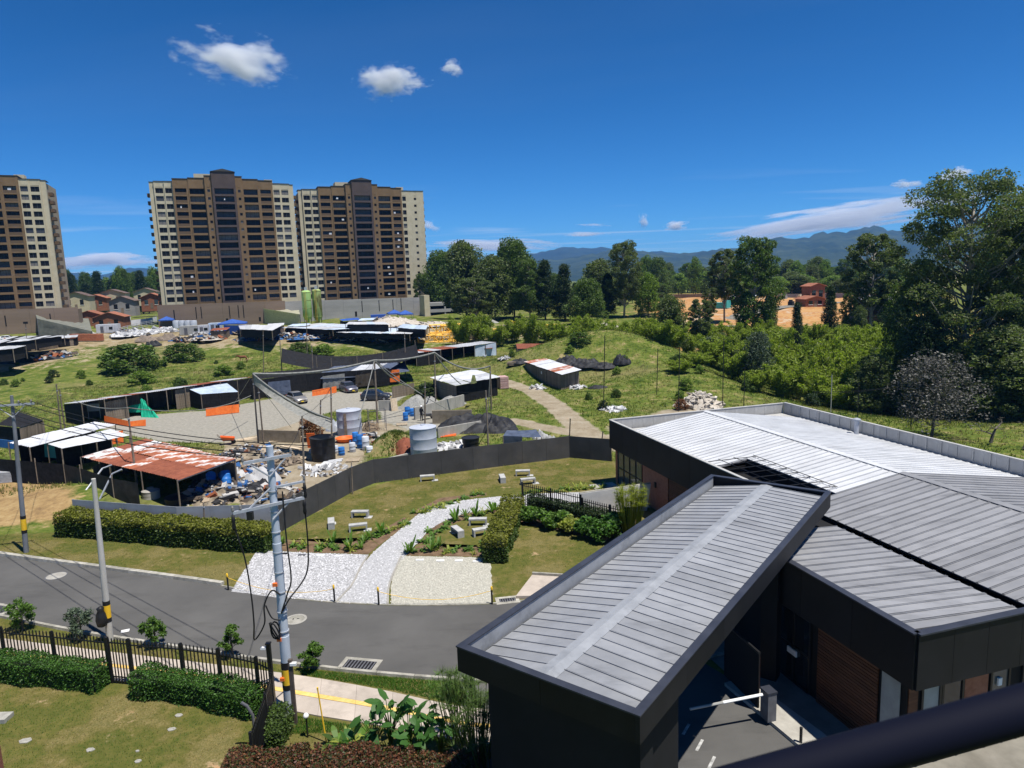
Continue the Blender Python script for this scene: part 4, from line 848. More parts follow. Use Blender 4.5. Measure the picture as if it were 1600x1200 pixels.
PROTO = {
    'eucbig': make_tree('eucalyptus_tree', 'euc', 26, 15, 104, 56000, .30, 'leaf_euc', 'bark_pale', crown0=.22),
    'euc1': make_tree('eucalyptus_tree', 'euc', 25, 13, 80, 34000, .42, 'leaf_euc', 'bark_pale', crown0=.28),
    'euc2': make_tree('eucalyptus_tree', 'euc', 22, 10, 58, 21000, .44, 'leaf_euc', 'bark_pale', crown0=.36),
    'euc3': make_tree('eucalyptus_tree', 'euc', 20, 11, 70, 22000, .46, 'leaf_broad', 'bark_pale', crown0=.18),
    'broad1': make_tree('broadleaf_tree', 'dome', 15, 13, 80, 20000, .5, 'leaf_broad', crown0=.22),
    'broad2': make_tree('broadleaf_tree', 'dome', 13, 10, 60, 16000, .5, 'leaf_euc', crown0=.15),
    'dark1': make_tree('conifer_tree', 'cone', 18, 9, 60, 15000, .42, 'leaf_dark', crown0=.08),
    'bright1': make_tree('broadleaf_tree', 'dome', 9, 8, 40, 9000, .40, 'leaf_bright', crown0=.12),
    'blue1': make_tree('broadleaf_tree', 'dome', 9, 8, 44, 10000, .34, 'leaf_blue', crown0=.1),
    'grey1': make_tree('grey_tree', 'dome', 7.5, 7.5, 42, 6500, .22, 'leaf_grey', crown0=.28),
    'bush1': make_tree('bush', 'dome', 2.2, 3.2, 24, 3600, .22, 'leaf_broad', crown0=.02),
    'bush2': make_tree('bush', 'dome', 1.7, 2.4, 16, 2200, .2, 'leaf_bright', crown0=.02),
    'bush3': make_tree('bush', 'dome', 2.4, 3.0, 20, 3000, .22, 'leaf_dark', crown0=.02),
    'dry1': make_tree('dry_bush', 'dome', 2.2, 2.4, 22, 2600, .2, 'leaf_dry', crown0=.05),
    'bam1': make_bamboo('bamboo_clump', 9, 4.4, 26, 8000), 'bam2': make_bamboo('bamboo_clump', 7.5, 4.0, 22, 6500),
}
USED = set()
def plant(kind, x, y, h, w, label, cat='tree', group=None, rz=None, zb=None):
    pr = PROTO[kind]; p = onground(x, y) if zb is None else Vector((x, y, zb)); sc = (w / pr['w'], w / pr['w'], h / pr['h']); rz = RNG.uniform(0, 6.28) if rz is None else rz
    if kind in USED: o = dup(pr, p, rz, label, group, sc); o['category'] = cat
    else:
        USED.add(kind); o = pr; o.location = p; o.rotation_euler.z = rz; o.scale = sc; tag(o, label, cat, group)
    if group is None and 'group' in o: del o['group']
    for k in ('h', 'w'):
        if o is not pr and k in o: del o[k]
    return o
def ptree(kind, px_, ytop, wpx, Y, label, cat='tree', group=None, minh=1.0):
    q = at(px_, ytop, Y); b = float(zt(q.x, Y)); h = max(minh, (q.z - b) / .97); dist = math.sqrt(q.x ** 2 + Y ** 2); return plant(kind, q.x, Y, h, wpx * Y / F_PX, label, cat, group)
# --- row of tall trees behind the mound
for a in (('broad1', 690, 398, 70, 250, 'dense tree directly right of the parking block, leftmost of the middle row'), ('broad2', 724, 386, 76, 200, 'broad rounded tree second in the middle row, dense crown'), ('euc2', 740, 436, 60, 172, 'lower eucalyptus with pale bare trunks in front of the middle row'),
          ('broad2', 770, 406, 66, 190, 'rounded tree filling the gap left of the tallest middle dome'), ('broad1', 800, 381, 72, 194, 'tallest domed tree in the left half of the middle row'), ('euc3', 826, 408, 46, 184, 'narrow leafy tree on the right shoulder of the tall dome'),
          ('dark1', 850, 410, 46, 184, 'dark conical conifer left of its twin in the middle row'), ('dark1', 881, 416, 44, 182, 'dark conical conifer right of its twin in the middle row'), ('broad1', 916, 440, 62, 172, 'mid-green bushy tree in front of the tall lone eucalyptus'),
          ('broad2', 936, 411, 62, 230, 'paler tree rising behind the two dark conifers'), ('euc1', 974, 381, 54, 184, 'tall lone eucalyptus near the middle of the picture'), ('bright1', 1012, 432, 46, 186, 'light green rounded tree right of the lone eucalyptus'),
          ('dark1', 948, 430, 40, 186, 'dark tree tucked left of the lone eucalyptus trunk'), ('euc3', 1182, 376, 70, 146, 'large eucalyptus in front of the earthworks, crown split at the top'), ('euc2', 1133, 393, 44, 168, 'thin airy eucalyptus left of the split-crowned one'),
          ('euc2', 1366, 369, 76, 142, 'tall slender eucalyptus standing before the white site shed'), ('euc2', 1095, 470, 40, 132, 'small dark spindly tree beside the earth cutting'), ('broad2', 1048, 468, 56, 126, 'dark bushy tree at the left end of the earthworks'),
          ('dark1', 1299, 450, 34, 140, 'small dark tree below the orange brick house'), ('dark1', 1246, 476, 28, 128, 'smallest dark conical tree on the earthworks edge'), ('blue1', 1184, 524, 54, 100, 'grey-green rounded tree among the bamboo'),
          ('eucbig', 1525, 283, 215, 86, 'huge layered eucalyptus towering at the right edge'), ('eucbig', 1640, 300, 180, 84, 'big eucalyptus cut off by the right edge of the picture'), ('euc2', 1450, 420, 80, 92, 'eucalyptus leaning out left of the huge one'), ('euc2', 1590, 350, 100, 92, 'eucalyptus close behind the huge layered one'),
          ('dark1', 1440, 510, 90, 84, 'dark understorey tree at the foot of the huge eucalyptus, left'), ('broad2', 1570, 520, 130, 78, 'dark bushy understorey tree at the right edge'), ('broad2', 1500, 545, 120, 82, 'shaded understorey bush tree between the big trunks'), ('broad2', 1365, 560, 70, 86, 'dark shaded tree where the bamboo ends'), ('broad2', 1600, 560, 110, 74, 'low shaded tree on the right edge above the lawn'), ('broad1', 1412, 452, 60, 104, 'dense tree half hidden behind the leaning eucalyptus')): ptree(*a)
b = gz(1456, 679); plant('grey1', b.x, b.y, 7.6, 8.2, 'leafless-looking silver grey tree on the lawn behind the hall')
# --- bamboo
i = 0
for px_, yt, Y in [(720 + 27 * k, 486 - 10 * math.sin(k * 1.9) + (k % 3) * 5, 152 - 1.5 * k + (k % 2) * 5) for k in range(12)]:
    ptree(('bam1', 'bam2')[i % 2], px_, yt, 46, Y, 'feathery bamboo clump in the long thicket behind the green mound', 'bamboo', 'bamboo behind the mound'); i += 1
for px_, yt, Y, w in [(1050, 505, 120, 60), (1085, 548, 104, 62), (1120, 515, 112, 64), (1150, 540, 102, 66), (1215, 500, 116, 70), (1250, 528, 106, 74), (1290, 508, 112, 74), (1330, 535, 100, 78), (1365, 520, 106, 74), (1060, 560, 98, 48), (1225, 560, 94, 74), (1275, 570, 92, 76), (1320, 590, 88, 70), (1180, 572, 94, 56), (1245, 545, 100, 70), (1305, 556, 97, 70), (1385, 568, 92, 66)]:
    ptree(('bam1', 'bam2')[i % 2], px_, yt, w, Y, 'bright green bamboo clump in the ravine between mound and big eucalyptus', 'bamboo', 'bamboo in the ravine'); i += 1
lb = lambda y: np.interp(y, [535, 560, 580, 600, 620, 645], [1012, 1085, 1140, 1205, 1275, 1340])
for y_ in (541, 553, 566, 580, 594, 608, 622, 636):
    for x_ in np.arange(lb(y_) + 8, 1425, 27):
        p = g(x_ + RNG.uniform(-9, 9), y_ + RNG.uniform(-4, 4)); h_ = RNG.uniform(4.2, 7.0); kk = ('bam1', 'bam2', 'bam2', 'bam1', 'broad2', 'blue1')[int(RNG.integers(6))]; bb = kk.startswith('bam'); plant(kk, p.x, p.y, h_ if bb else h_ * .75, RNG.uniform(4.5, 6.5) if bb else RNG.uniform(3.5, 5.0), 'bamboo clump filling the slope right of the mound' if bb else 'bushy tree mixed into the bamboo slope', 'bamboo' if bb else 'tree', 'bamboo on the slope' if bb else 'bushy trees in the bamboo')
# --- distant belts
for k in range(46):
    px_ = 1005 + k * 9.4 + RNG.uniform(-5, 5); ptree(('broad1', 'broad2', 'euc3', 'bright1')[int(RNG.integers(4))], px_, RNG.uniform(404, 432), RNG.uniform(22, 40), RNG.uniform(330, 420), 'distant tree in the hazy belt beyond the earthworks', 'tree', 'tree belt beyond the earthworks')
for k in range(34):
    px_ = 88 + k * 5.0 + RNG.uniform(-6, 6); ptree(('broad1', 'dark1', 'euc3', 'dark1', 'bright1')[int(RNG.integers(5))], px_, RNG.uniform(422, 452), RNG.uniform(18, 34), RNG.uniform(330, 430), 'distant tree in the wooded belt between the first two towers', 'tree', 'tree belt between the towers')
for k in range(26):
    px_ = 655 + k * 15 + RNG.uniform(-5, 5); ptree(('broad1', 'dark1', 'euc3')[int(RNG.integers(3))], px_, RNG.uniform(425, 445), RNG.uniform(24, 40), RNG.uniform(240, 300), 'background tree filling the row behind the tall middle trees', 'tree', 'trees behind the middle row')
for k in range(14):
    px_ = 1180 + k * 20 + RNG.uniform(-6, 6); ptree(('bright1', 'broad2')[k % 2], px_, RNG.uniform(428, 442), RNG.uniform(28, 50), RNG.uniform(280, 320), 'pale green tree at the back of the earthworks', 'tree', 'trees at the back of the earthworks')
# --- bushes in the fields
for a in (('bush1', 205, 540, 92, 0, 'long dark green bush mass at left in the field before the worksite'), ('bush1', 285, 538, 60, 0, 'rounded bush right of the long bush mass in the field'), ('bush1', 470, 536, 40, 0, 'bush in front of the blue-roofed sheds'), ('bush2', 505, 540, 38, 0, 'pale bush right of the one before the blue roofs'), ('bush2', 222, 582, 44, 0, 'bright yellow-green bush in the middle of the left field'), ('bush2', 350, 572, 34, 0, 'bright green bush near the horse'), ('bush1', 905, 520, 36, 0, 'dark bush on the crest of the green mound'), ('bush3', 670, 600, 46, 0, 'dark bushy tree inside the yard behind the concrete walls'), ('bush1', 240, 755, 30, 0, 'green bush behind the pale fence below the rusty roof')):
    k, px_, ytop, w, _, lab = a; p = g(px_, ytop + w * .42); plant(k, p.x, p.y, w * p.y / F_PX * .42, w * p.y / F_PX * 1.1, lab, 'bush')
for k in range(46):
    px_, py_ = (RNG.uniform(0, 420), RNG.uniform(560, 625)) if k < 18 else (RNG.uniform(900, 1330), RNG.uniform(545, 640)) if k < 40 else (RNG.uniform(700, 900), RNG.uniform(520, 560))
    p = g(px_, py_); s = RNG.uniform(.9, 2.2); plant(('bush1', 'bush2', 'bush3')[int(RNG.integers(3))], p.x, p.y, s * .7, s, ('low scrub bush in the rough field left of the worksite', 'low scrub bush on the slope around the green mound', 'low scrub bush between the site huts and crane sections')[0 if k < 18 else 1 if k < 40 else 2], 'bush', ('scrub in the left field', 'scrub on the mound slope', 'scrub between the huts')[0 if k < 18 else 1 if k < 40 else 2])
p = gz(485, 688); plant('dry1', p.x, p.y, 2.3, 2.6, 'rust-brown dry bush behind the black water tank', 'bush')
p = g(1064, 640); plant('dry1', p.x, p.y, 1.2, 1.8, 'brown dead bush beside the rubble heap', 'bush')
# --- dead tree behind the hall
def bare_tree(px_, py_, label):
    p = gz(px_, py_); mb = MB()
    def br(a, d, l, r, n):
        b = a + d * l; m = a.lerp(b, .5) + Vector(RNG.normal(size=3)) * l * .08; mb.tube([a, m, b], [r, r * .8, r * .55], 5)
        if n:
            for _ in range(3):
                d2 = (d + Vector(RNG.normal(size=3)) * .75).normalized(); d2.z = abs(d2.z) * .8; br(b if _ else m, d2, l * .62, r * .5, n - 1)
    br(Vector((0, 0, -.1)), Vector((.3, 0, 1)).normalized(), 1.4, .16, 3); t = thing('dead_tree', label, 'tree', p); mb.build('branches', 'bark', t)
for k, (x, yt, Y, w) in enumerate(((1110, 450, 165, 24), (1205, 462, 158, 22), (1330, 458, 150, 28), (1395, 440, 140, 44), (1345, 482, 135, 24))): ptree(('euc2', 'broad2', 'euc3')[k % 3], x, yt, w, Y, 'slim dark tree standing along the near edge of the earthworks', 'tree', 'trees along the earthworks edge')
bare_tree(1548, 690, 'fallen bare dead tree on the lawn behind the hall'); bare_tree(1600, 700, 'bare grey snag at the right edge behind the hall')
# --- hedges
def hedge(name, pts, w, h, m, lsize, dens, label, cat='hedge', lump=.06, m2=None):
    line = resample([Vector((p.x, p.y)) for p in pts], .25); t = thing(name, label, cat, (pts[0].x, pts[0].y, 0)); o = np.array([pts[0].x, pts[0].y, 0])
    core = MB(); hw = w / 2 * .82; n = len(line); nor = []
    for i, p in enumerate(line):
        tt = (line[min(i + 1, n - 1)] - line[max(i - 1, 0)]).normalized(); nor.append(Vector((-tt.y, tt.x)))
    sec = [(-1, 0), (-1, .72), (-.75, .84), (.75, .84), (1, .72), (1, 0)]
    for p, q in zip(line, nor):
        for a, b in sec: core.v.append(((p + q * hw * a).x - o[0], (p + q * hw * a).y - o[1], h * b + RNG.normal() * .02))
    for i in range(n - 1):
        for k in range(5): core.f.append((i * 6 + k, i * 6 + k + 1, (i + 1) * 6 + k + 1, (i + 1) * 6 + k))
    core.f.append(tuple(range(6))); core.f.append(tuple((n - 1) * 6 + k for k in reversed(range(6)))); core.build('core', 'hedge_core', t)
    L_ = sum((b - a).length for a, b in zip(line, line[1:])); N_ = int(L_ * (2 * h + w) * dens)
    s = RNG.random(N_) * (n - 1.001); ii = s.astype(int); fr = (s - ii)[:, None]; LP = np.array([tuple(p) for p in line]); NP = np.array([tuple(p) for p in nor])
    P2 = LP[ii] * (1 - fr) + LP[ii + 1] * fr; u = RNG.random(N_) * (2 * h + w)
    off = np.where(u < h, -w / 2, np.where(u < h + w, u - h - w / 2, w / 2)); z = np.where(u < h, u, np.where(u < h + w, h, u - h - w))
    bump_ = lump * (np.sin(s * .9) + np.sin(s * .37 + 1.3)) + RNG.normal(size=N_) * .045; rr = np.clip((np.abs(z - h) + np.abs(np.abs(off) - w / 2)), 0, 1)
    off = off + np.sign(off) * bump_ * (u < h) + np.sign(off) * bump_ * (u > h + w); z = z + np.where((u >= h) & (u <= h + w), bump_, 0)
    e = RNG.random(N_) < .06; s_end = np.where(RNG.random(N_) < .5, 0, n - 2)
    P = np.concatenate([P2 + NP[ii] * off[:, None], z[:, None]], 1)
    k = int((w * h) * dens * 2); endp = []
    for e_, dr in ((0, -1), (n - 1, 1)):
        tt = (line[1] - line[0]).normalized() if e_ == 0 else (line[-1] - line[-2]).normalized(); a = RNG.uniform(-w / 2, w / 2, k // 2); b = RNG.uniform(0, h, k // 2)
        q = LP[e_][None] + NP[e_][None] * a[:, None] + np.array([[tt.x, tt.y]]) * dr * (.03 + .05 * RNG.random((k // 2, 1))); endp.append(np.concatenate([q, b[:, None]], 1))
    P = np.concatenate([P] + endp) - o; P[:, 2] = np.clip(P[:, 2], .02, None)
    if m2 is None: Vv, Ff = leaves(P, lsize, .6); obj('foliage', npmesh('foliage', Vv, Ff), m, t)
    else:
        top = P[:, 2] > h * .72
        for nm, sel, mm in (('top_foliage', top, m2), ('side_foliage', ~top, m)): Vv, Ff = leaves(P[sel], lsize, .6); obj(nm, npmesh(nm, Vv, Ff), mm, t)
    return t
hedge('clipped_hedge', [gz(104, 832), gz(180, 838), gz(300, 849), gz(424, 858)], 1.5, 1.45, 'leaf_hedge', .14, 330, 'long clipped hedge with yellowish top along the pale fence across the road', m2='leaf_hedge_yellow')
hedge('clipped_hedge', [gz(-190, 1022), gz(0, 1056), gz(90, 1066), gz(162, 1074)], .85, .95, 'leaf_hedge_dark', .075, 900, 'dark clipped hedge left of the pedestrian gate on the near lawn')
hedge('clipped_hedge', [gz(219, 1080), gz(290, 1089), gz(350, 1101), gz(404, 1115)], .9, .92, 'leaf_hedge_dark', .075, 900, 'dark clipped hedge right of the pedestrian gate curving to the corner post')
hedge('clipped_hedge', [gz(441, 1133), gz(430, 1175)], .55, .8, 'leaf_hedge', .085, 700, 'short narrow hedge between picket fence and steel pole')
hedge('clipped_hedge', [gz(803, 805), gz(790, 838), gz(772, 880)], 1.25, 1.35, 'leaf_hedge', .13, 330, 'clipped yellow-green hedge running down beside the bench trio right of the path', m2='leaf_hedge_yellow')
hedge('clipped_hedge', [gz(830, 793), gz(905, 811), gz(985, 830)], .8, .9, 'leaf_dark', .12, 260, 'dark hedge growing through the garden picket fence')
hedge('red_hedge', [gz(350, 1262), gz(480, 1245), gz(600, 1255), gz(740, 1262)], 2.0, 1.12, 'leaf_red', .085, 1000, 'reddish brown shrub hedge along the bottom edge of the picture', lump=.09)
hedge('red_hedge', [gz(380, 1330), gz(700, 1330)], 1.9, 1.3, 'leaf_red', .09, 400, 'second reddish shrub hedge just below the picture edge', lump=.12)
# --- street shrubs on the near verge
def street_shrub(px_, py_, h, w, label, m='leaf_plant'):
    p = gz(px_, py_); t = thing('street_shrub', label, 'shrub', p, 0, 'young shrubs on the near verge'); mb = MB(); C = []
    mb.tube([(0, 0, 0), (.03, 0, h * .4), (0, .02, h * .8)], [.04, .03, .012], 6)
    for i in range(16):
        a = i * 2.4; z = h * (.32 + .62 * RNG.random()); r = w / 2 * RNG.uniform(.35, .95) * math.sqrt(max(.08, 1 - (2 * z / h - 1.15) ** 2)); c = np.array([math.cos(a) * r, math.sin(a) * r, z]); C.append(c); mb.tube([(0, 0, z * .55), tuple(c)], [.014, .005], 4, cap=False)
    C.append(np.array([0, 0, h * .92])); P = np.concatenate([clump_pts(c, (w * .17, w * .17, w * .15), 75, .15) for c in C]); Vv, Ff = leaves(P, .13, .5)
    mb.build('stem', 'bark', t); obj('foliage', npmesh('foliage', Vv, Ff), m, t)
for a in ((36, 985, 1.6, 1.4, 'leafy young shrub on the near verge at the far left'), (127, 996, 1.35, 1.35, 'sparse greyish young shrub second from left on the near verge', 'leaf_blue'), (243, 1010, 1.4, 1.0, 'rounded young shrub right of the concrete pole', 'leaf_plant'), (363, 1026, 1.45, .95, 'slender pointed young shrub left of the steel pole'), (490, 1046, 1.05, 1.0, 'small round young shrub right of the steel pole')): street_shrub(*a)
# --- bed plants
def rosette(name, n, L0, wid, m, arch=.6, up=.8):
    mb = MB()
    for i in range(n):
        a = i * 2.4 + RNG.uniform(-.3, .3); l = L0 * RNG.uniform(.7, 1.15); d = Vector((math.cos(a), math.sin(a), 0)); s = Vector((-d.y, d.x, 0)); el = RNG.uniform(.35, 1.0) * up
        c = [d * (l * t * (1 - .3 * el)) + Vector((0, 0, l * (el * t * 1.5 - arch * t * t))) for t in (0, .3, .6, .85, 1)]; wv = [.12, .75, 1, .6, .04]; o = len(mb.v)
        for p_, w_ in zip(c, wv): mb.v += [tuple(p_ - s * wid * w_ * .5), tuple(p_ + s * wid * w_ * .5)]
        for k in range(4): mb.f.append((o + 2 * k, o + 2 * k + 1, o + 2 * k + 3, o + 2 * k + 2))
    return mb.mesh(name)
RO = {'green': [rosette('leaves', 16, .55, .16, 'x'), rosette('leaves', 13, .5, .19, 'x')], 'lime': [rosette('leaves', 18, .6, .09, 'x', .7, 1.0), rosette('leaves', 14, .7, .1, 'x', .7, 1.1)], 'tall': [rosette('leaves', 10, .85, .22, 'x', .35, 1.3)]}
def bed_row(p0, p1, n, spread, grp, lab, kinds=('green', 'lime', 'green', 'lime', 'green', 'tall')):
    n = int(n * 1.5)
    for i in range(n):
        t_ = (i + RNG.random() * .8) / n; a = gz(*p0).lerp(gz(*p1), t_); k = kinds[int(RNG.integers(len(kinds)))]; q = a + Vector((RNG.normal() * spread, RNG.normal() * spread, 0)); s = RNG.uniform(.5, .85)
        o = obj('bed_plant', RO[k][int(RNG.integers(len(RO[k])))], None, loc=q, rz=RNG.uniform(0, 6.28)); o.scale = (s, s, s * RNG.uniform(.9, 1.2))
        if not len(o.data.materials): o.data.materials.append(MATS[{'green': 'leaf_plant', 'lime': 'leaf_lime', 'tall': 'leaf_plant'}[k]])
        tag(o, f"{ {'green': 'broad-leaved', 'lime': 'narrow lime', 'tall': 'tall'}[k]} bed plant {lab}", 'plant', f'{k} {grp}')
bed_row((410, 850), (575, 856), 22, .3, 'plants in front bed left', 'in the front bed left of the path'); bed_row((560, 850), (636, 818), 13, .18, 'plants along path left', 'edging the path below the left bench trio')
bed_row((650, 805), (755, 770), 18, .2, 'plants along upper path', 'edging the upper left bend of the path', ('lime', 'green')); bed_row((640, 862), (765, 860), 15, .28, 'plants in front bed right', 'in the front bed right of the path')
bed_row((662, 850), (700, 815), 8, .2, 'plants along path right', 'right of the path beside the bench trio', ('green',)); bed_row((705, 815), (795, 794), 13, .15, 'plants on inner path rim', 'on the inner rim of the path bend', ('lime', 'green', 'tall')); bed_row((820, 770), (950, 762), 20, .2, 'plants toward the hall', 'between upper lawn and path by the hall', ('lime', 'green'))
# --- broad-leaved shrubs by the picket fence
def shrub_mass(px_, py_, h, w, m, label, n=1500, ls=.24): 
    p = gz(px_, py_); t = thing('garden_shrub', label, 'shrub', p); C = [np.array([RNG.uniform(-.4, .4) * w, RNG.uniform(-.3, .3) * w, h * RNG.uniform(.3, .85)]) for _ in range(14)]; mb = MB()
    for c in C: mb.tube([(c[0] * .2, c[1] * .2, 0), tuple(c)], [.02, .006], 4, cap=False)
    mb.build('stems', 'bark', t); P = np.concatenate([clump_pts(c, (w * .2, w * .2, h * .25), n // 14, .3) for c in C]); Vv, Ff = leaves(P, ls, .6); obj('foliage', npmesh('foliage', Vv, Ff), m, t)
for a in ((822, 816, 1.0, 1.6, 'leaf_plant', 'leafy bright shrub at the foot of the garden picket fence, leftmost'), (846, 820, 1.1, 1.7, 'leaf_plant', 'leafy bright shrub second along the garden picket fence'), (870, 826, 1.0, 1.7, 'leaf_plant', 'leafy bright shrub third along the garden picket fence'), (893, 832, .9, 1.5, 'leaf_lime', 'lime shrub below the end of the white wall'), (920, 838, 1.2, 1.8, 'leaf_hedge_dark', 'dark glossy shrub right of the lime one'), (945, 845, 1.5, 2.0, 'leaf_hedge_dark', 'biggest dark glossy shrub beside the canopy edge'), (965, 832, 1.6, 1.8, 'leaf_hedge_dark', 'dark shrub behind the biggest one under the papyrus')): shrub_mass(*a)
def papyrus(px_, py_, h, n, label, m='leaf_papyrus', spread=.9):
    p = gz(px_, py_); t = thing('papyrus', label, 'papyrus', p); mb = MB(); P = []
    for i in range(n):
        a = RNG.uniform(0, 6.28); r = spread * RNG.random() ** .5; hh = h * RNG.uniform(.65, 1.05); b = Vector((math.cos(a) * r * .4, math.sin(a) * r * .4, 0)); e = Vector((math.cos(a) * r, math.sin(a) * r, hh)); mb.tube([b, e], [.014, .01], 4, cap=False)
        for k in range(30):
            d = Vector(RNG.normal(size=3)); d.z = abs(d.z) * .6; d.normalize(); f = e + d * .34 + Vector((0, 0, -.03)); s = Vector((-d.y, d.x, 0)).normalized() * .009 if abs(d.x) + abs(d.y) > .01 else Vector((.009, 0, 0)); o = len(mb.v); mb.v += [tuple(e - s), tuple(e + s), tuple(f)]; mb.f.append((o, o + 1, o + 2))
    mb.build('stems', m, t)
papyrus(985, 838, 2.9, 150, 'fuzzy yellow-green papyrus clump in front of the white garden wall', spread=1.0)
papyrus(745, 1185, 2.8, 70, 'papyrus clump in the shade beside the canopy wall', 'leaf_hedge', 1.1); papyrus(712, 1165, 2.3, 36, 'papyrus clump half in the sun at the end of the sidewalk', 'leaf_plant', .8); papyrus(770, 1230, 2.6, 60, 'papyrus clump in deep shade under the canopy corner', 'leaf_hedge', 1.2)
# --- elephant-ear plants at the bottom, every big leaf a part
def ear_leaf():
    mb = MB(); prof = [(0, 0), (.28, .16), (.34, .38), (.27, .62), (.15, .84), (0, 1.0)]; o = 0; nseg = len(prof)
    for i, (w_, t_) in enumerate(prof): mb.v += [(-w_, t_, -.10 * t_ * t_ + .08 * w_), (0, t_, -.10 * t_ * t_), (w_, t_, -.10 * t_ * t_ + .08 * w_)]
    for i in range(nseg - 1):
        for k in range(2): mb.f.append((i * 3 + k, i * 3 + k + 1, (i + 1) * 3 + k + 1, (i + 1) * 3 + k))
    mb.v += [(-.22, -.16, .04), (.22, -.16, .04)]; q = len(mb.v); mb.f += [(0 + 1, 3, q - 2), (1, q - 1, 5)]
    return mb.mesh('big_leaf')
EL = ear_leaf()
def elephant_ear(px_, py_, n, h, label):
    n = int(n * 1.6)
    p = gz(px_, py_); t = thing('elephant_ear_plant', label, 'plant', p); mb = MB()
    for i in range(n):
        a = i * 2.4 + RNG.uniform(-.4, .4); hh = 1.25 * h * RNG.uniform(.55, 1.0); e = Vector((math.cos(a) * .4 * RNG.uniform(.5, 1.2), math.sin(a) * .4 * RNG.uniform(.5, 1.2), hh)); mb.tube([(0, 0, 0), (e.x * .3, e.y * .3, hh * .6), e], [.03, .022, .012], 5, cap=False)
        o = obj('leaf', EL, 'leaf_ear', t, loc=e); o.rotation_euler = (RNG.uniform(.1, 1.2) if RNG.random() < .7 else RNG.uniform(-.9, -.2), RNG.uniform(-.3, .3), a - 1.57 + RNG.uniform(-.4, .4)); s = RNG.uniform(.28, .5); o.scale = (s, s, s)
    mb.build('stalks', 'leaf_plant', t)
for a in ((588, 1182, 10, 1.25, 'elephant-ear plant left of the tall one at the bottom'), (612, 1176, 12, 1.7, 'tallest elephant-ear plant at the bottom centre'), (640, 1186, 11, 1.4, 'elephant-ear plant in the middle of the bottom group'), (662, 1180, 11, 1.35, 'elephant-ear plant right of the middle one at the bottom'), (690, 1190, 9, 1.2, 'elephant-ear plant nearest the dark papyrus'), (650, 1205, 10, 1.1, 'lowest elephant-ear plant at the bottom edge'), (560, 1192, 9, .8, 'low broad-leaved plant left of the elephant ears')): elephant_ear(*a)
for k, (x, y) in enumerate(((528, 1166), (545, 1172), (562, 1166), (578, 1174))):
    q = gz(x, y); o = obj('fern', RO['lime'][0] if k % 2 else RO['green'][0], None, loc=q, rz=k); o.scale = (1.3, 1.3, 1.4); tag(o, f"{['leftmost', 'second', 'third', 'rightmost'][k]} leafy fern between the yellow rod and the elephant ears", 'plant', 'ferns by the yellow rod')
# --- grass
def blades(name, P, h0, h1, wid, m, n=1, lean=.35):
    k = len(P); P = np.repeat(P, n, 0) if n > 1 else P; k = len(P)
    if n > 1: P = P + np.concatenate([RNG.normal(size=(k, 2)) * .12, np.zeros((k, 1))], 1)
    a = RNG.uniform(0, 6.28, k); h = RNG.uniform(h0, h1, k); s = np.stack([np.cos(a), np.sin(a), np.zeros(k)], 1) * (wid * RNG.uniform(.6, 1.3, k))[:, None]
    tip = P + np.stack([RNG.normal(size=k) * lean * h, RNG.normal(size=k) * lean * h, h], 1); V_ = np.stack([P - s, P + s, tip], 1).reshape(-1, 3); return obj(name, npmesh(name, V_, np.arange(3 * k).reshape(k, 3)), m)
def scatter(x0, x1, y0, y1, n, bad=(), good=None):
    X = RNG.uniform(x0, x1, n); Y = RNG.uniform(y0, y1, n); ok = np.ones(n, bool)
    for b in bad: ok &= ~inpoly(X, Y, b)
    if good is not None:
        k = np.zeros(n, bool)
        for q in good: k |= inpoly(X, Y, q)
        ok &= k
    X, Y = X[ok], Y[ok]; return np.stack([X, Y, zt(X, Y) - .01], 1)
noway = [list(q) for q in Z_YARD + Z_DIRT + Z_DIG] + [Z_PATH[0], [V2(437, 832), V2(550, 769), V2(740, 734), V2(890, 715), V2(956, 721), V2(1010, 760), V2(1000, 1400), V2(-600, 1300), V2(-600, 810), V2(118, 820)]]
hall_poly = [(7.0, 50.6), (22.2, 54.6), (31.5, 23.5), (9.8, 15)]
Pw = scatter(-75, 70, 52, 150, 75000, noway + [hall_poly])
dpath = np.minimum(segdist(Pw[:, 0], Pw[:, 1], Z_PATH[0], False), segdist(Pw[:, 0], Pw[:, 1], Z_PATH[1], False)); Pw = Pw[dpath > 1.6]
nz_ = np.sin(Pw[:, 0] * .21 + 1.1 * np.sin(Pw[:, 1] * .13)) + np.sin(Pw[:, 1] * .33 + Pw[:, 0] * .07) + RNG.normal(size=len(Pw)) * .6
stuff(blades('wild_grass', Pw[nz_ > -.3], .06, .30, .035, 'grass_wild', 5), 'rough green grass covering the fields and the mound', 'grass')
stuff(blades('dry_grass', Pw[nz_ <= -.3][::2], .08, .34, .03, 'grass_dry', 5), 'straw-coloured dry grass patches in the rough fields', 'grass')
lawn_near = [V2(-260, 1030), V2(0, 1058), V2(170, 1076), V2(215, 1082), V2(360, 1110), V2(408, 1130), V2(380, 1300), V2(-300, 1300)]
verge = [V2(p_, q_) for p_, q_ in ((470, 1046), (600, 1058), (740, 1068), (760, 1112), (720, 1102), (600, 1076), (470, 1054))]; verge_l = [V2(-200, 942), V2(0, 972), V2(220, 1008), V2(440, 1040), V2(440, 1050), V2(150, 1024), V2(0, 1000), V2(-200, 968)]
bed_lawn = [V2(466, 1120), V2(600, 1142), V2(700, 1160), V2(720, 1230), V2(430, 1240)]; lawn_far = [V2(-300, 820), V2(0, 838), V2(100, 836), V2(424, 862), V2(400, 868), V2(362, 914), V2(180, 889), V2(0, 866), V2(-300, 832)]
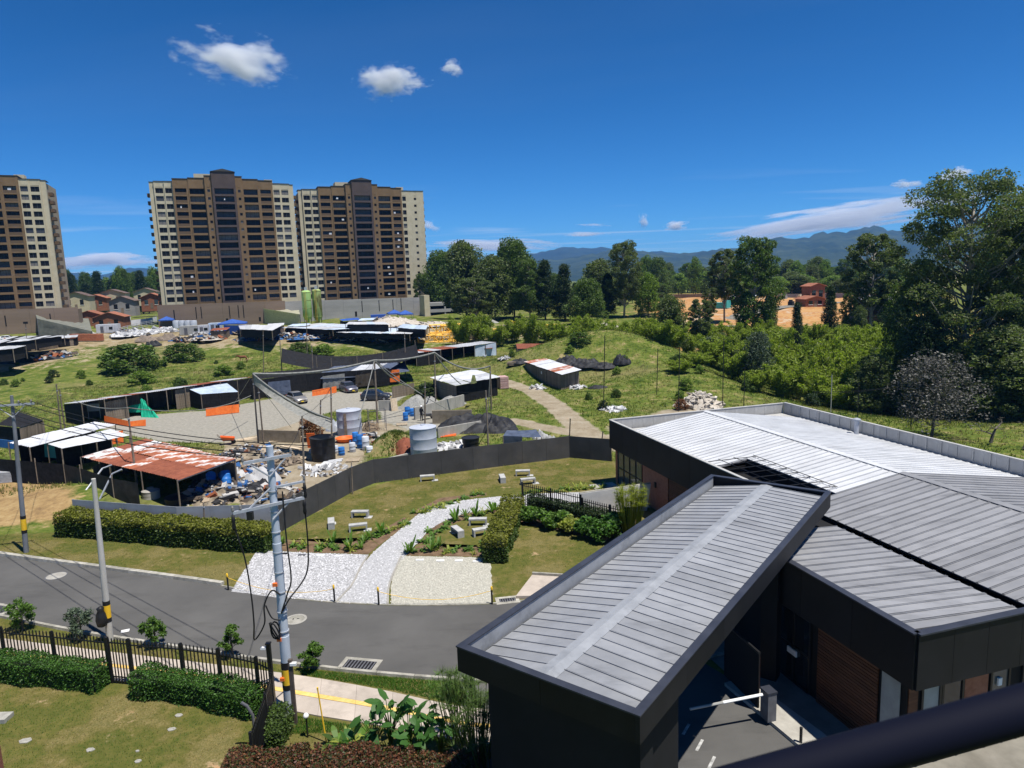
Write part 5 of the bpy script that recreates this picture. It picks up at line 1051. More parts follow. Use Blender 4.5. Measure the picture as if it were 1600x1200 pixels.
lawn_gate = [V2(776, 874), V2(806, 826), V2(905, 845), V2(960, 862), V2(850, 900), V2(776, 938)]; lawn_up = [V2(440, 830), V2(550, 772), V2(740, 737), V2(890, 718), V2(950, 724), V2(950, 758), V2(760, 764), V2(680, 770), V2(636, 792), V2(570, 836), V2(450, 840)]
Pn = scatter(-26, 6, 17, 32, 80000, good=[lawn_near, bed_lawn, verge, verge_l]); stuff(blades('lawn_grass', Pn, .03, .09, .011, 'grass_lawn'), 'short mown grass on the near lawn and verge', 'grass')
Pv = scatter(-10, 0, 22, 28, 110000, good=[verge, bed_lawn]); stuff(blades('lawn_grass', Pv, .05, .13, .013, 'grass_lush'), 'lush green grass on the verge right of the steel pole', 'grass')
Pf = scatter(-46, 9, 31, 58, 90000, good=[lawn_far, lawn_gate, lawn_up]); stuff(blades('lawn_grass', Pf, .03, .08, .016, 'grass_lawn'), 'short mown grass on the lawns across the road', 'grass')
Pd = scatter(-46, 9, 31, 58, 60000, good=[lawn_far, lawn_up]); stuff(blades('lawn_grass', Pd, .03, .07, .016, 'grass_dry'), 'dry straw blades in the lawns across the road', 'grass')
# ------------------------------------------------------------------ construction yard
mat('rusty_sheet', (.30, .095, .045), (.58, .55, .53), scale=1.1, rough=.75, detail=5, contrast=(.50, .62), rnd=.12, stretch=(.35, 1.2, 1))
mat('rust_dark', (.17, .05, .028), (.26, .085, .045), scale=2, rough=.85, rnd=.1)
mat('zinc_white', (.46, .47, .49), (.58, .59, .61), scale=1.2, rough=.5, rnd=.08); mat('zinc_grey', (.30, .31, .33), (.46, .47, .49), scale=1.4, rough=.6, rnd=.15); mat('zinc_blue', (.36, .44, .55), (.52, .60, .70), scale=.8, rough=.5, rnd=.12)
mat('zinc_patchy', (.24, .10, .07), (.60, .60, .60), scale=1.0, rough=.7, contrast=(.40, .52), rnd=.15)
mat('plank', (.12, .095, .075), (.22, .175, .135), scale=3, rough=.9, rnd=.3, stretch=(2, 2, .4)); mat('plank_pale', (.40, .32, .22), (.52, .43, .31), scale=4, rough=.9, rnd=.2); mat('timber', (.15, .12, .09), (.25, .20, .15), scale=4, rough=.9, rnd=.15)
mat('black_net', (.007, .007, .008), (.020, .020, .022), scale=3, rough=.85, spec=.2); mat('tarp_black', (.012, .012, .014), (.035, .036, .04), scale=1.5, rough=.62, spec=.22); mat('brown_net', (.035, .028, .022), (.06, .05, .04), scale=2, rough=.9); mat('grey_net', (.22, .22, .21), (.34, .34, .33), scale=3, rough=.9, trans=.3); mat('blue_tarp', (.05, .065, .10), (.09, .11, .16), scale=2, rough=.5); mat('beige_net', (.40, .38, .27), (.52, .50, .38), scale=2, rough=.9, trans=.3)
mat('orange_mesh', (.72, .13, .02), (.80, .20, .04), scale=3, rough=.8, rnd=.1); mat('green_tarp', (.01, .33, .19), (.02, .45, .27), scale=2, rough=.6); mat('teal_tarp', (.06, .36, .34), rough=.6)
mat('tank_white', (.34, .37, .43), (.43, .46, .52), scale=1.2, rough=.55, rnd=.05); mat('tank_black', (.012, .012, .014), (.025, .025, .028), scale=2, rough=.5); mat('drum_blue', (.02, .13, .42), (.04, .20, .55), scale=3, rough=.45, rnd=.25); mat('drum_white', (.42, .46, .52), (.58, .60, .64), scale=3, rough=.5, rnd=.2); mat('bucket_orange', (.75, .15, .03), rough=.5)
mat('block_wall', (.27, .26, .23), (.40, .38, .34), scale=1.3, rough=.95, bump=.2, stretch=(1, 1, .5)); mat('block_wall_brown', (.20, .165, .115), (.29, .245, .18), scale=1.6, rough=.95, bump=.2)
mat('rubble', (.30, .26, .21), (.50, .46, .40), scale=2.2, rough=.95, island=.4); mat('gravel_grey', (.20, .20, .19), (.34, .34, .32), scale=6, rough=1, bump=.8); mat('sacks', (.42, .25, .23), (.52, .36, .33), scale=4, rough=.9, rnd=.15); mat('junk_dark', (.03, .03, .035), rough=.8, island=.6); mat('junk_white', (.46, .46, .46), rough=.7, island=.35)
def junkmat(name, cols):
    m = mat(name, cols[0], rough=.85); n, l = m.node_tree.nodes, m.node_tree.links; r = n.new('ShaderNodeValToRGB'); r.color_ramp.interpolation = 'CONSTANT'; e = r.color_ramp.elements
    while len(e) < len(cols): e.new(.5)
    for i, c in enumerate(cols): e[i].position = i / len(cols); e[i].color = (*c, 1)
    l.new(n.new('ShaderNodeNewGeometry').outputs['Random Per Island'], r.inputs[0]); l.new(r.outputs[0], n['Principled BSDF'].inputs['Base Color'])
junkmat('junk_mixed', [(.03, .03, .033), (.12, .09, .065), (.34, .27, .19), (.05, .05, .055), (.42, .41, .39), (.20, .15, .10), (.03, .10, .26), (.28, .25, .21), (.22, .07, .03), (.36, .36, .35), (.09, .07, .055), (.02, .02, .022)])
mat('scrub_soil', (.09, .12, .025), (.26, .19, .09), scale=1.6, rough=1, bump=.6)
mat('scrap_ground', (.13, .105, .075), (.29, .245, .18), scale=2, rough=1, bump=.5)
def corr(q, n=10, amp=.025):
    """corrugated sheet over the quad q0 q1 q2 q3, waves across q0->q1"""
    q = [Vector(p) for p in q]; nrm = (q[1] - q[0]).cross(q[3] - q[0]).normalized(); mb = MB()
    if nrm.z < 0: nrm = -nrm
    for i in range(n + 1):
        t = i / n; o = nrm * (amp if i % 2 else -amp)
        for a, b in ((q[0], q[1]), (q[3], q[2])): mb.v.append(tuple(a.lerp(b, t) + o))
    for i in range(n): mb.f.append((2 * i, 2 * i + 2, 2 * i + 3, 2 * i + 1))
    return mb
def roof_sheets(t, Q, nu, nv, mats, jig=.03, name='roof_sheet', over=.06):
    Q = [Vector(p) for p in Q]; P = lambda u, v: Q[0].lerp(Q[1], u).lerp(Q[3].lerp(Q[2], u), v); o = Vector(t.location)
    R = Matrix.Rotation(-t.rotation_euler.z, 3, 'Z')
    for j in range(nv):
        for i in range(nu):
            j0, j1 = j / nv - (over / nv if j else 0), (j + 1) / nv; q = [P(i / nu, j0), P((i + 1) / nu + .01, j0), P((i + 1) / nu + .01, j1), P(i / nu, j1)]; dz = Vector((0, 0, random.uniform(-jig, jig) + .03 * (j % 2) + .008 * (i % 2)))
            c = (q[0] + q[2]) / 2; corr([R @ (p - c) for p in q]).build(name, mats[int(RNG.integers(len(mats)))], t, loc=R @ (c + dz - o))
def plank_wall(t, a, b, z0, za, zb, m='plank', w=.28, name='plank'):
    a, b = Vector(a), Vector(b); an, ln = frame_of(a, b); n = max(1, round(ln / w)); o = Vector(t.location)
    for i in range(n):
        h = za + (zb - za) * (i + .5) / n - z0 - random.uniform(0, .06); p = a.lerp(b, (i + .5) / n); MB().box((0, random.uniform(-.015, .015), h / 2), (ln / n - .012, .03, h)).build(name, m, t, loc=(p.x - o.x, p.y - o.y, z0 - o.z), rz=an)
def flat_wall(t, a, b, z0, za, zb, m, name='wall_sheet', thick=.05, step=2.4):
    a, b = Vector(a), Vector(b); an, ln = frame_of(a, b); o = Vector(t.location); n = max(1, round(ln / step))
    for i in range(n):
        w = ln / n; ha, hb = za + (zb - za) * i / n - z0, za + (zb - za) * (i + 1) / n - z0; p = a.lerp(b, i / n); y = thick / 2
        MB().add([(.006, -y, 0), (w - .006, -y, 0), (w - .006, y, 0), (.006, y, 0), (.006, -y, ha), (w - .006, -y, hb), (w - .006, y, hb), (.006, y, ha)], [(3, 2, 1, 0), (4, 5, 6, 7), (0, 1, 5, 4), (1, 2, 6, 5), (2, 3, 7, 6), (3, 0, 4, 7)]).build(name, m, t, loc=(p.x - o.x, p.y - o.y, z0 - o.z), rz=an)
def posts(t, pts, m='timber', r=.06, top=None, z0=0):
    o = Vector(t.location)
    for p in pts: MB().tube([(0, 0, 0), (0, 0, (p.z if top is None else top) - z0)], r, 6).build('post', m, t, loc=(p.x - o.x, p.y - o.y, z0 - o.z))
def patch(c, nu, nv, sag=0.0, noise=.05, seed=0, fold=0.0, edge=0.0):
    c = [Vector(p) for p in c]; mb = MB(); rs = np.random.default_rng(seed); ph = rs.uniform(0, 6.28, 6)
    for j in range(nv + 1):
        for i in range(nu + 1):
            u, v = i / nu, j / nv; p = c[0].lerp(c[1], u).lerp(c[3].lerp(c[2], u), v); s = sag * 4 * u * (1 - u) * (.75 + v * (1 - v)); e = min(1, 6 * min(u, 1 - u, v, 1 - v) + edge)
            w = noise * (math.sin(u * 9 + ph[0] + 2 * math.sin(v * 5 + ph[1])) + math.sin(v * 11 + ph[2] + u * 4) + .8 * rs.normal()) * e; f = fold * math.sin(u * 34 + ph[3] + 2 * math.sin(v * 3 + ph[4]))
            mb.v.append((p.x + f * .3, p.y + w * .3 + f, p.z - s + w))
    for j in range(nv):
        for i in range(nu): k = j * (nu + 1) + i; mb.f.append((k, k + 1, k + nu + 2, k + nu + 1))
    return mb
def VC(a, b, h0, h1, za=.05): a, b = gz(*a), gz(*b); return [a + Vector((0, 0, za)), b + Vector((0, 0, za)), b + Vector((0, .15, h1)), a + Vector((0, .15, h0))]
def local(mb, o):
    mb.v = [(x - o.x, y - o.y, z - o.z) for x, y, z in mb.v]; return mb
def cloth(name, c, nu, nv, m, label, cat='tarp', **k):
    o = Vector(c[0]); return tag(local(patch(c, nu, nv, **k), o).build(name, m, smooth='all', loc=o), label, cat)
Q = lambda pts, zs: [gz(x, y, z) for (x, y), z in zip(pts, zs)]
def dropz(p, z=0.0): return Vector((p.x, p.y, z))
# rusty-roofed shed
R = Q([(126, 714), (277, 750), (367, 717), (227, 685)], [2.3, 2.3, 2.75, 2.75])
t = thing('rusty_shed', 'low open shed with big rust-streaked metal roof at left', 'shed', dropz(R[0])); roof_sheets(t, R, 9, 2, ['rusty_sheet'] * 5 + ['rust_dark', 'rust_dark', 'zinc_patchy'], .04)
posts(t, [p for p in R] + [R[0].lerp(R[1], k) for k in (.33, .66)] + [R[3].lerp(R[2], k) for k in (.33, .66)]); plank_wall(t, dropz(R[3]), dropz(R[2]), 0, 2.4, 2.4); plank_wall(t, dropz(R[0].lerp(R[3], .15)), dropz(R[3]), 0, 1.3, 2.5)
for k in (0, .5, 1): a, b = R[0].lerp(R[1], k), R[3].lerp(R[2], k); MB().tube([a - R[0] + Vector((0, 0, 2.22)), b - R[0] + Vector((0, 0, 2.22))], .05, 5).build('rafter', 'timber', t)
MB().tube([R[1] - dropz(R[0]) + Vector((0, 0, -.05)), R[2] - dropz(R[0]) + Vector((0, 0, -.05))], .07, 8).build('gutter', 'galvanised', t)
# two white-roofed shelters
for pts, zs, lab, nu in (([(13, 691), (46, 699), (180, 664), (147, 659)], [2.6, 2.6, 2.9, 2.9], 'open shelter with long white sheet roof, the farther of the two', 2), ([(74, 694), (96, 701), (202, 680), (172, 671)], [2.5, 2.5, 2.7, 2.7], 'open shelter with white sheet roof next to the rusty shed', 2)):
    R = Q(pts, zs); t = thing('shelter', lab, 'shelter', dropz(R[0]), 0, 'white-roofed shelters'); roof_sheets(t, R, nu, 4, ['zinc_white'], .03); posts(t, R + [R[0].lerp(R[3], .5), R[1].lerp(R[2], .5)]); flat_wall(t, dropz(R[0].lerp(R[3], .1)), dropz(R[3]), 0, 2.4, 2.5, 'black_net')
cloth('tarp', VC((72, 727), (95, 730), 2.1, 2.1, .8), 8, 6, 'teal_tarp', 'turquoise tarp hanging under the nearer white shelter', noise=.04)
cloth('tarp', VC((124, 722), (145, 719), 2.0, 2.0, 1.1), 6, 5, 'teal_tarp', 'small turquoise tarp between white shelter and rusty shed', noise=.04)
cloth('tarp', VC((165, 712), (195, 707), 2.2, 2.2, 1.0), 6, 5, 'orange_mesh', 'orange sheet hanging behind the rusty shed', noise=.03)
# small dark hut at far left
R = Q([(-6, 664), (30, 668), (68, 657), (28, 643)], [2.4, 2.4, 2.4, 2.6]); t = thing('site_hut', 'small dark hut with black tarred roof and blue base at far left', 'hut', dropz(R[0])); roof_sheets(t, R, 2, 2, ['black_net'], .02); plank_wall(t, dropz(R[1]), dropz(R[2]), 0, 2.3, 2.3); flat_wall(t, dropz(R[0]), dropz(R[1]), 0, .9, .9, 'drum_blue'); flat_wall(t, dropz(R[0]) + Vector((0, .1, 0)), dropz(R[1]) + Vector((0, .1, 0)), .9, 2.3, 2.3, 'black_net')
flat_wall(t, dropz(R[3]), dropz(R[2]), 0, 2.3, 2.3, 'plank')
# long shed along the field, lean-to, black section
A0, A1 = gz(127, 629, 2.9), gz(395, 589, 2.9); dd = (dropz(A1) - dropz(A0)).normalized(); nn = Vector((-dd.y, dd.x, 0)); B0, B1 = A0 + nn * 5 + Vector((0, 0, -.5)), A1 + nn * 5 + Vector((0, 0, -.5))
t = thing('long_shed', 'long low open-fronted shed along the field edge with grey sheet roof', 'shed', dropz(A0)); roof_sheets(t, [A0, A1, B1, B0], 24, 1, ['zinc_grey', 'zinc_grey', 'rust_dark'], .02); plank_wall(t, dropz(B0), dropz(B1), 0, 2.3, 2.3, w=.5); posts(t, [A0.lerp(A1, k / 9) for k in range(10)])
plank_wall(t, dropz(A0.lerp(A1, .12)) + nn * .6, dropz(A0.lerp(A1, .24)) + nn * .6, 0, 2.5, 2.5, 'timber'); plank_wall(t, dropz(A0.lerp(A1, .50)) + nn * .3, dropz(A0.lerp(A1, .62)) + nn * .3, 0, 2.7, 2.7, 'timber'); flat_wall(t, dropz(A0), dropz(B0), 0, 2.7, 2.3, 'black_net'); flat_wall(t, dropz(A0.lerp(A1, .82)), dropz(A1), 0, 2.8, 2.8, 'black_net')
R = Q([(287, 604), (314, 616), (372, 612), (350, 595)], [2.7, 2.1, 2.1, 2.7]); t = thing('lean_to', 'lean-to with pale blue sheet roof attached to the long shed', 'shed', dropz(R[0])); roof_sheets(t, [R[1], R[2], R[3], R[0]], 5, 1, ['zinc_blue'], .02); flat_wall(t, dropz(R[1]), dropz(R[2]), 0, 2.0, 2.0, 'black_net'); flat_wall(t, dropz(R[0]), dropz(R[1]), 0, 2.6, 2.0, 'black_net'); posts(t, [R[1], R[2]])
b = gz(376, 622); tag(MB().box((0, 0, 1.2), (1.1, .05, .9)).box((-.5, .05, .6), (.06, .06, 1.2)).box((.5, .05, .6), (.06, .06, 1.2)).build('notice_board', 'white_paint', loc=b, rz=.4), 'white notice board on the black wall beside the lean-to', 'sign')
b = gz(148, 655); tag(MB().box((0, 0, 1.5), (1.5, .05, .95)).box((-.7, .05, .75), (.06, .06, 1.5)).box((.7, .05, .75), (.06, .06, 1.5)).build('notice_board', 'white_paint', loc=b, rz=.1), 'white notice board at the left end of the long shed', 'sign')
R = Q([(393, 622), (485, 613), (600, 602), (600, 580)], [0] * 4)
t = thing('black_net_shed', 'black shade-net shed behind the parked cars', 'shed', R[0]); pts = [gz(395, 624), gz(480, 612), gz(610, 602)]
for a, b in zip(pts, pts[1:]): flat_wall(t, a, b, 0, 2.7, 2.7, 'black_net')
far = [gz(405, 585), gz(640, 572)]; roof_sheets(t, [pts[0] + Vector((0, 0, 2.75)), pts[1] + Vector((0, 0, 2.7)), gz(500, 574, 3.3), gz(400, 583, 3.3)], 5, 1, ['black_net'], .03); roof_sheets(t, [pts[1] + Vector((0, 0, 2.7)), pts[2] + Vector((0, 0, 2.6)), gz(625, 566, 3.2), gz(500, 574, 3.3)], 6, 1, ['zinc_grey', 'black_net', 'blue_tarp'], .05)
cloth('shade_net', [gz(440, 566, 3.2), gz(655, 557, 4.2), gz(650, 538, 5.4), gz(440, 544, 5.0)], 30, 8, 'black_net', 'big sagging black shade net over the sheds behind the cars', 'net', sag=2.3, noise=.18)
cloth('tarp', [gz(500, 592, 1.9), gz(640, 580, 1.9), gz(632, 566, 2.9), gz(520, 574, 2.9)], 20, 6, 'blue_tarp', 'grey-blue tarp awning above the parked cars', sag=.25, noise=.06)
for k, (x, y) in enumerate(((497, 574), (520, 578), (560, 573), (600, 569), (625, 560), (440, 548), (650, 542))): b = g(x, y + 22); tag(MB().tube([(0, 0, 0), (0, 0, 4.2)], .06, 6).build('net_post', 'timber', loc=b), f"thin timber post holding the black shade net, {['first', 'second', 'third', 'fourth', 'fifth', 'far left', 'far right'][k]} of seven", 'post', 'shade net posts')
# long shed towards the mound with blue-grey end wall
A0, A1 = gz(650, 552, 2.6), gz(775, 535, 3.0); dd = (dropz(A1) - dropz(A0)).normalized(); nn = Vector((-dd.y, dd.x, 0)); B0, B1 = A0 + nn * 5, A1 + nn * 5
t = thing('open_shed', 'open shed with thin rust-red roof edge and blue-grey end wall', 'shed', dropz(A0)); roof_sheets(t, [A0, A1, B1, B0], 10, 1, ['rust_dark', 'zinc_grey'], .02); posts(t, [A0.lerp(A1, k / 7) for k in range(8)]); flat_wall(t, dropz(A0.lerp(A1, .72)) + nn * .3, dropz(A1), 0, 2.8, 2.9, 'zinc_blue'); flat_wall(t, dropz(B0), dropz(B1), 0, 2.4, 2.6, 'black_net'); flat_wall(t, dropz(A0), dropz(A0.lerp(A1, .3)), 0, 2.4, 2.4, 'black_net')
R = Q([(748, 545), (770, 544), (768, 539), (745, 541)], [2.0] * 4); roof_sheets(t, R, 2, 1, ['rust_dark'], .01, 'porch_roof')
b = gz(757, 562); tag(MB().lathe([(.3, 0), (.32, .5), (.3, .9), (.1, .95)], 12).build('water_drum', 'drum_white', smooth=True, loc=b), 'white drum at the end of the open shed', 'drum')
# timber shed with patchy roof
R = Q([(818, 565), (877, 585), (908, 577), (850, 559)], [2.3, 2.3, 2.6, 2.6]); t = thing('timber_shed', 'brown timber shed with patchy white and rust roof below the mound', 'shed', dropz(R[0])); roof_sheets(t, R, 6, 1, ['zinc_patchy', 'zinc_white', 'rusty_sheet', 'zinc_white'], .03)
I_ = [R[k].lerp((R[0] + R[2]) / 2, .07) for k in range(4)]; plank_wall(t, dropz(I_[0]), dropz(I_[1]), 0, 2.2, 2.2); plank_wall(t, dropz(I_[1]), dropz(I_[2]), 0, 2.2, 2.5); plank_wall(t, dropz(I_[2]), dropz(I_[3]), 0, 2.5, 2.5, w=.6); plank_wall(t, dropz(I_[3]), dropz(I_[0]), 0, 2.5, 2.2, w=.6)
MB().box((0, -.06, .95), (.8, .05, 1.9)).build('door', 'timber', t, loc=dropz(I_[0].lerp(I_[1], .62)) - dropz(R[0]), rz=frame_of(I_[0], I_[1])[0]); MB().box((0, -.05, 1.5), (.35, .05, .4)).build('hatch', 'white_paint', t, loc=dropz(I_[0].lerp(I_[1], .5)) - dropz(R[0]), rz=frame_of(I_[0], I_[1])[0])
# small brick hut with red roof
R = Q([(808, 545), (857, 545), (853, 537), (806, 537)], [2.6, 2.6, 2.9, 2.9]); t = thing('brick_hut', 'small brick hut with dark red sheet roof behind the timber shed', 'hut', dropz(R[0])); roof_sheets(t, R, 4, 1, ['rust_dark'], .02); flat_wall(t, dropz(R[0].lerp(R[1], .4)), dropz(R[1]), 0, 2.5, 2.5, 'red_brick', step=4); flat_wall(t, dropz(R[1]), dropz(R[2]), 0, 2.5, 2.8, 'red_brick', step=6); flat_wall(t, dropz(R[3]), dropz(R[2]), 0, 2.7, 2.7, 'plank'); plank_wall(t, dropz(R[0]), dropz(R[0].lerp(R[1], .2)), 0, 2.4, 2.4); posts(t, [R[0], R[0].lerp(R[1], .3)])
# shed with grey sheets between walls, pallet of sacks
R = Q([(671, 590), (711, 602), (781, 589), (741, 576)], [2.5, 2.5, 2.6, 2.7]); t = thing('sheet_shed', 'dark shed with loose pale grey sheet roof beside the concrete walls', 'shed', dropz(R[0])); roof_sheets(t, R, 4, 3, ['zinc_grey', 'zinc_white', 'zinc_grey'], .05); plank_wall(t, dropz(R[0].lerp(R[2], .05)), dropz(R[1].lerp(R[3], .05)), 0, 2.3, 2.3, 'timber'); flat_wall(t, dropz(R[1].lerp(R[3], .05)), dropz(R[2].lerp(R[0], .05)), 0, 2.3, 2.4, 'black_net'); plank_wall(t, dropz(R[2].lerp(R[0], .04)), dropz(R[3]), 0, 2.4, 2.5, w=.5)
cloth('tarp', VC((733, 621), (774, 613), 2.2, 2.2, .2), 12, 8, 'blue_tarp', 'dark tarp hanging on the front of the grey-roofed shed', noise=.07, fold=.05)
b = gz(786, 606); t = thing('sack_pallet', 'pallet stacked with pinkish cement sacks beside the grey-roofed shed', 'pallet', b, .3)
for z_ in range(5):
    for y_ in range(3): MB().box((0, -.6 + .6 * y_, .2 + .34 * z_), (1.25, .56, .3)).build('sack', 'sacks', t)
MB().box((0, 0, .04), (1.4, 1.9, .06)).build('base', 'timber', t)
# orange barrier nets, green tarp
cloth('barrier_net', VC((322, 651), (374, 645), 1.05, 1.1), 14, 4, 'orange_mesh', 'orange barrier net in front of the lean-to', 'barrier', noise=.03)
cloth('barrier_net', VC((163, 661), (200, 667), .9, .7), 10, 3, 'orange_mesh', 'orange barrier net left of the green tarp', 'barrier', noise=.04); cloth('barrier_net', VC((200, 667), (228, 666), .6, .8), 10, 3, 'orange_mesh', 'orange barrier net at the corner of the pale yard', 'barrier', noise=.04)
cloth('barrier_net', VC((488, 620), (526, 614), .9, 1.0), 10, 3, 'orange_mesh', 'orange barrier net between the two parked cars', 'barrier', noise=.04); cloth('barrier_net', VC((588, 603), (625, 600), 2.3, 2.3, .4), 10, 4, 'orange_mesh', 'orange sheet hanging at the back right of the net shed', 'barrier', noise=.05)
cloth('green_tarp', [gz(222, 652), gz(248, 653), gz(227, 650, .0) + Vector((0, .2, 2.0)), gz(221, 650) + Vector((0, .2, 2.4))], 10, 10, 'green_tarp', 'bright green tarp draped off the long shed post', noise=.08, fold=.08)
cloth('green_tarp', VC((192, 651), (222, 650), 1.2, 1.6, .5), 8, 5, 'green_tarp', 'green netting hung under the long shed left of the tarp', noise=.05)
b = gz(357, 694); t = thing('orange_cart', 'orange plastic barrow parked at the edge of the pale yard', 'barrow', b, .4); MB().add([(-.5, -.35, .45), (.5, -.35, .35), (.5, .35, .35), (-.5, .35, .45), (-.7, -.45, .9), (.65, -.45, .65), (.65, .45, .65), (-.7, .45, .9)], [(3, 2, 1, 0), (0, 1, 5, 4), (1, 2, 6, 5), (2, 3, 7, 6), (3, 0, 4, 7)]).build('tub', 'bucket_orange', t); MB().lathe([(.2, -.06), (.24, 0), (.2, .06)], 12).build('wheel', 'black_paint', t, loc=(.5, 0, .22)).rotation_euler.x = 1.57
MB().tube([(-.5, -.3, .5), (-1.0, -.3, 1.1)], .025, 5).tube([(-.5, .3, .5), (-1.0, .3, 1.1)], .025, 5).build('handles', 'timber', t); MB().tube([(-.4, -.2, 0), (-.4, -.25, .5)], .02, 5).build('stand', 'iron_grey', t)
# yard mesh fence at left
pts = [gz(-120, 742), gz(0, 752), gz(60, 758), gz(104, 762), gz(130, 770), gz(180, 788), gz(220, 796)]
t = thing('mesh_fence', 'black and brown shade-cloth fence round the rusty shed corner', 'fence', pts[0])
for i, (a, b) in enumerate(zip(pts, pts[1:])): local(patch([a, b, b + Vector((0, 0, 2.0)), a + Vector((0, 0, 2.0))], 10, 5, noise=.04, seed=i), pts[0]).build('net_panel', 'black_net' if i < 3 else 'brown_net', t, 'all'); MB().tube([(0, 0, 0), (0, 0, 2.3)], .05, 6).build('post', 'timber', t, loc=a - pts[0])
for k, (a, b) in enumerate((((152, 788, .2), (178, 735, 2.4)), ((130, 772, .6), (163, 728, 2.2)))): q0, q1 = gz(*a), gz(*b); tag(MB().tube([q0, q0.lerp(q1, .9), q1 + Vector((.6, 0, .05))], .07, 8).build('leaning_pipe', 'galvanised', smooth=True), ['grey pipe sloping from the rusty roof edge to the ground', 'thin grey pipe leaning left of the sloping one'][k], 'pipe')
# stacked sheets on the yellow soil, culvert
b = g(8, 752); t = thing('sheet_stack', 'stack of grey sheets lying on the yellow soil at left', 'stack', b, .15)
for k in range(7): MB().box((random.uniform(-.05, .05), 0, .08 + .13 * k), (2.2 - .1 * k, 1.2, .11)).build('sheet', 'zinc_grey', t)
# tanks
def tank(px_, py_, r, h, m, label, lid=True, taper=1.0, rz=0):
    p = gz(px_, py_); t = thing('water_tank', label, 'tank', p); prof = [(r * taper, 0)]; k = 3
    for i in range(k): z = h * i / k; f = taper + (1 - taper) * (i + .5) / k; prof += [(r * f, z + .02), (r * f, h * (i + 1) / k - .03), (r * f * 1.008, h * (i + 1) / k)]
    MB().lathe(prof, 32).build('shell', m, t, True)
    if lid: MB().lathe([(r * 1.02, h), (r * 1.02, h + .05), (r * .3, h + .18), (.22, h + .2), (.22, h + .27), (.02, h + .28)], 32).build('lid', m, t, True)
    else: MB().lathe([(r * 1.04, h - .04), (r * 1.04, h + .03), (r * .93, h + .03), (r * .93, h - .3)], 32, cap=False).build('rim', m, t, True); MB().lathe([(r * .92, h - .35), (.01, h - .34)], 24).build('water', 'dark_hole', t)
    return t
t = tank(547, 678, 1.28, 2.55, 'tank_white', 'tall pale water tank with brown streak in the middle of the yard'); MB().box((-.1, -1.30, 1.3), (.28, .05, 2.3)).build('rust_streak', 'timber', t)
tank(663, 714, 1.2, 2.75, 'tank_white', 'pale grey water tank directly behind the dark panel fence'); tank(506, 718, 1.12, 2.1, 'tank_black', 'wide open black water tank beside the timber poles', False, .93); tank(736, 704, .82, 1.25, 'tank_black', 'black tapered tub behind the dark panel fence', False, .8)
tank(237, 782, .62, .75, 'block_wall', 'round concrete cistern behind the pale fence'); t = tank(283, 784, 1.1, .4, 'tank_black', 'low black tank lid behind the pale fence')
b = gz(728, 707); tag(MB().lathe([(.9, 0), (1.0, .1), (.9, .28), (.6, .3)], 20).build('tub_base', 'tank_black', smooth=True, loc=b), 'low black tyre-like base under the black tub', 'tub')
def drum(px_, py_, m, label, r=.3, h=.88, tilt=0.0, z=0.0):
    p = gz(px_, py_); o = MB().lathe([(r * .95, 0), (r, .03), (r, h * .3), (r * 1.05, h * .33), (r, h * .36), (r, h * .64), (r * 1.05, h * .67), (r, h * .7), (r, h - .03), (r * .95, h), (r * .85, h - .02)], 16).build('drum', m, smooth=True, loc=(p.x, p.y, z)); o.rotation_euler = (tilt, tilt * .6, 0); tag(o, label, 'drum', 'plastic drums in the yard')
for a in ((551, 706, 'drum_white', 'whitish drum at the left of the tall drum cluster'), (563, 700, 'drum_blue', 'bright blue drum standing in the tall drum cluster', .32, 1.3), (572, 703, 'drum_white', 'white drum right of the bright blue one', .34, 1.3), (556, 694, 'drum_blue', 'blue drum behind the drum cluster', .3, 1.2), (534, 711, 'drum_blue', 'small blue drum in front of the black tank', .3, .75), (525, 708, 'drum_white', 'small white drum between black tank and blue drum', .26, .7), (578, 709, 'drum_white', 'short white drum at the right end of the cluster', .3, .7),
          (637, 648, 'drum_blue', 'blue drum by the concrete wall, left of its twin', .33, .95), (645, 650, 'drum_blue', 'darker blue drum by the concrete wall, right of its twin', .33, .9), (634, 657, 'drum_blue', 'grey-blue drum in front of the pair by the wall', .3, .95), (332, 772, 'drum_blue', 'pale blue drum lying on the scrap heap', .36, .95, .5, .9), (356, 775, 'drum_blue', 'deep blue drum tilted on the scrap heap', .38, 1.05, -.45, .9)): drum(*a)
b = gz(540, 690); tag(MB().lathe([(.7, 0), (.95, .3), (1.0, .42), (.9, .42), (.75, .2)], 20).build('orange_trough', 'bucket_orange', smooth=True, loc=b), 'flat orange tub behind the black water tank', 'tub'); b = gz(487, 700); tag(MB().box((0, 0, .75), (.8, .08, 1.5), rx=.12).build('leaning_board', 'bucket_orange', loc=b), 'orange panel leaning left of the black water tank', 'panel')
# concrete walls of the half-built basin
def block_wall(a, b, h, m, label, th=.2):
    a, b = gz(*a), gz(*b); an, ln = frame_of(a, b); t = thing('block_wall', label, 'wall', a, an); n = max(1, round(ln / 1.9)); w = ln / n
    me = MB().box((w / 2, 0, h / 2), (w - .012, th, h)).mesh('panel')
    for i in range(n): inst(me, 'wall_panel', m, t, (w * i, 0, 0))
for a in (((648, 656), (725, 634), 1.45, 'block_wall', 'back concrete wall of the roofless basin in the yard'), ((676, 662), (738, 661), 1.5, 'block_wall_brown', 'brownish concrete wall in front of the basin under the black net'), ((684, 684), (752, 672), 1.0, 'block_wall', 'low concrete wall nearest the pale tank'), ((592, 642), (615, 641), 1.3, 'block_wall', 'short concrete wall left of the leaning wood panel'), ((404, 690), (470, 692), 1.25, 'block_wall_brown', 'low brown wall behind the scrap near the timber poles'), ((607, 724), (640, 716), .5, 'block_wall', 'low concrete kerb wall left of the pale tank')): block_wall(*a)
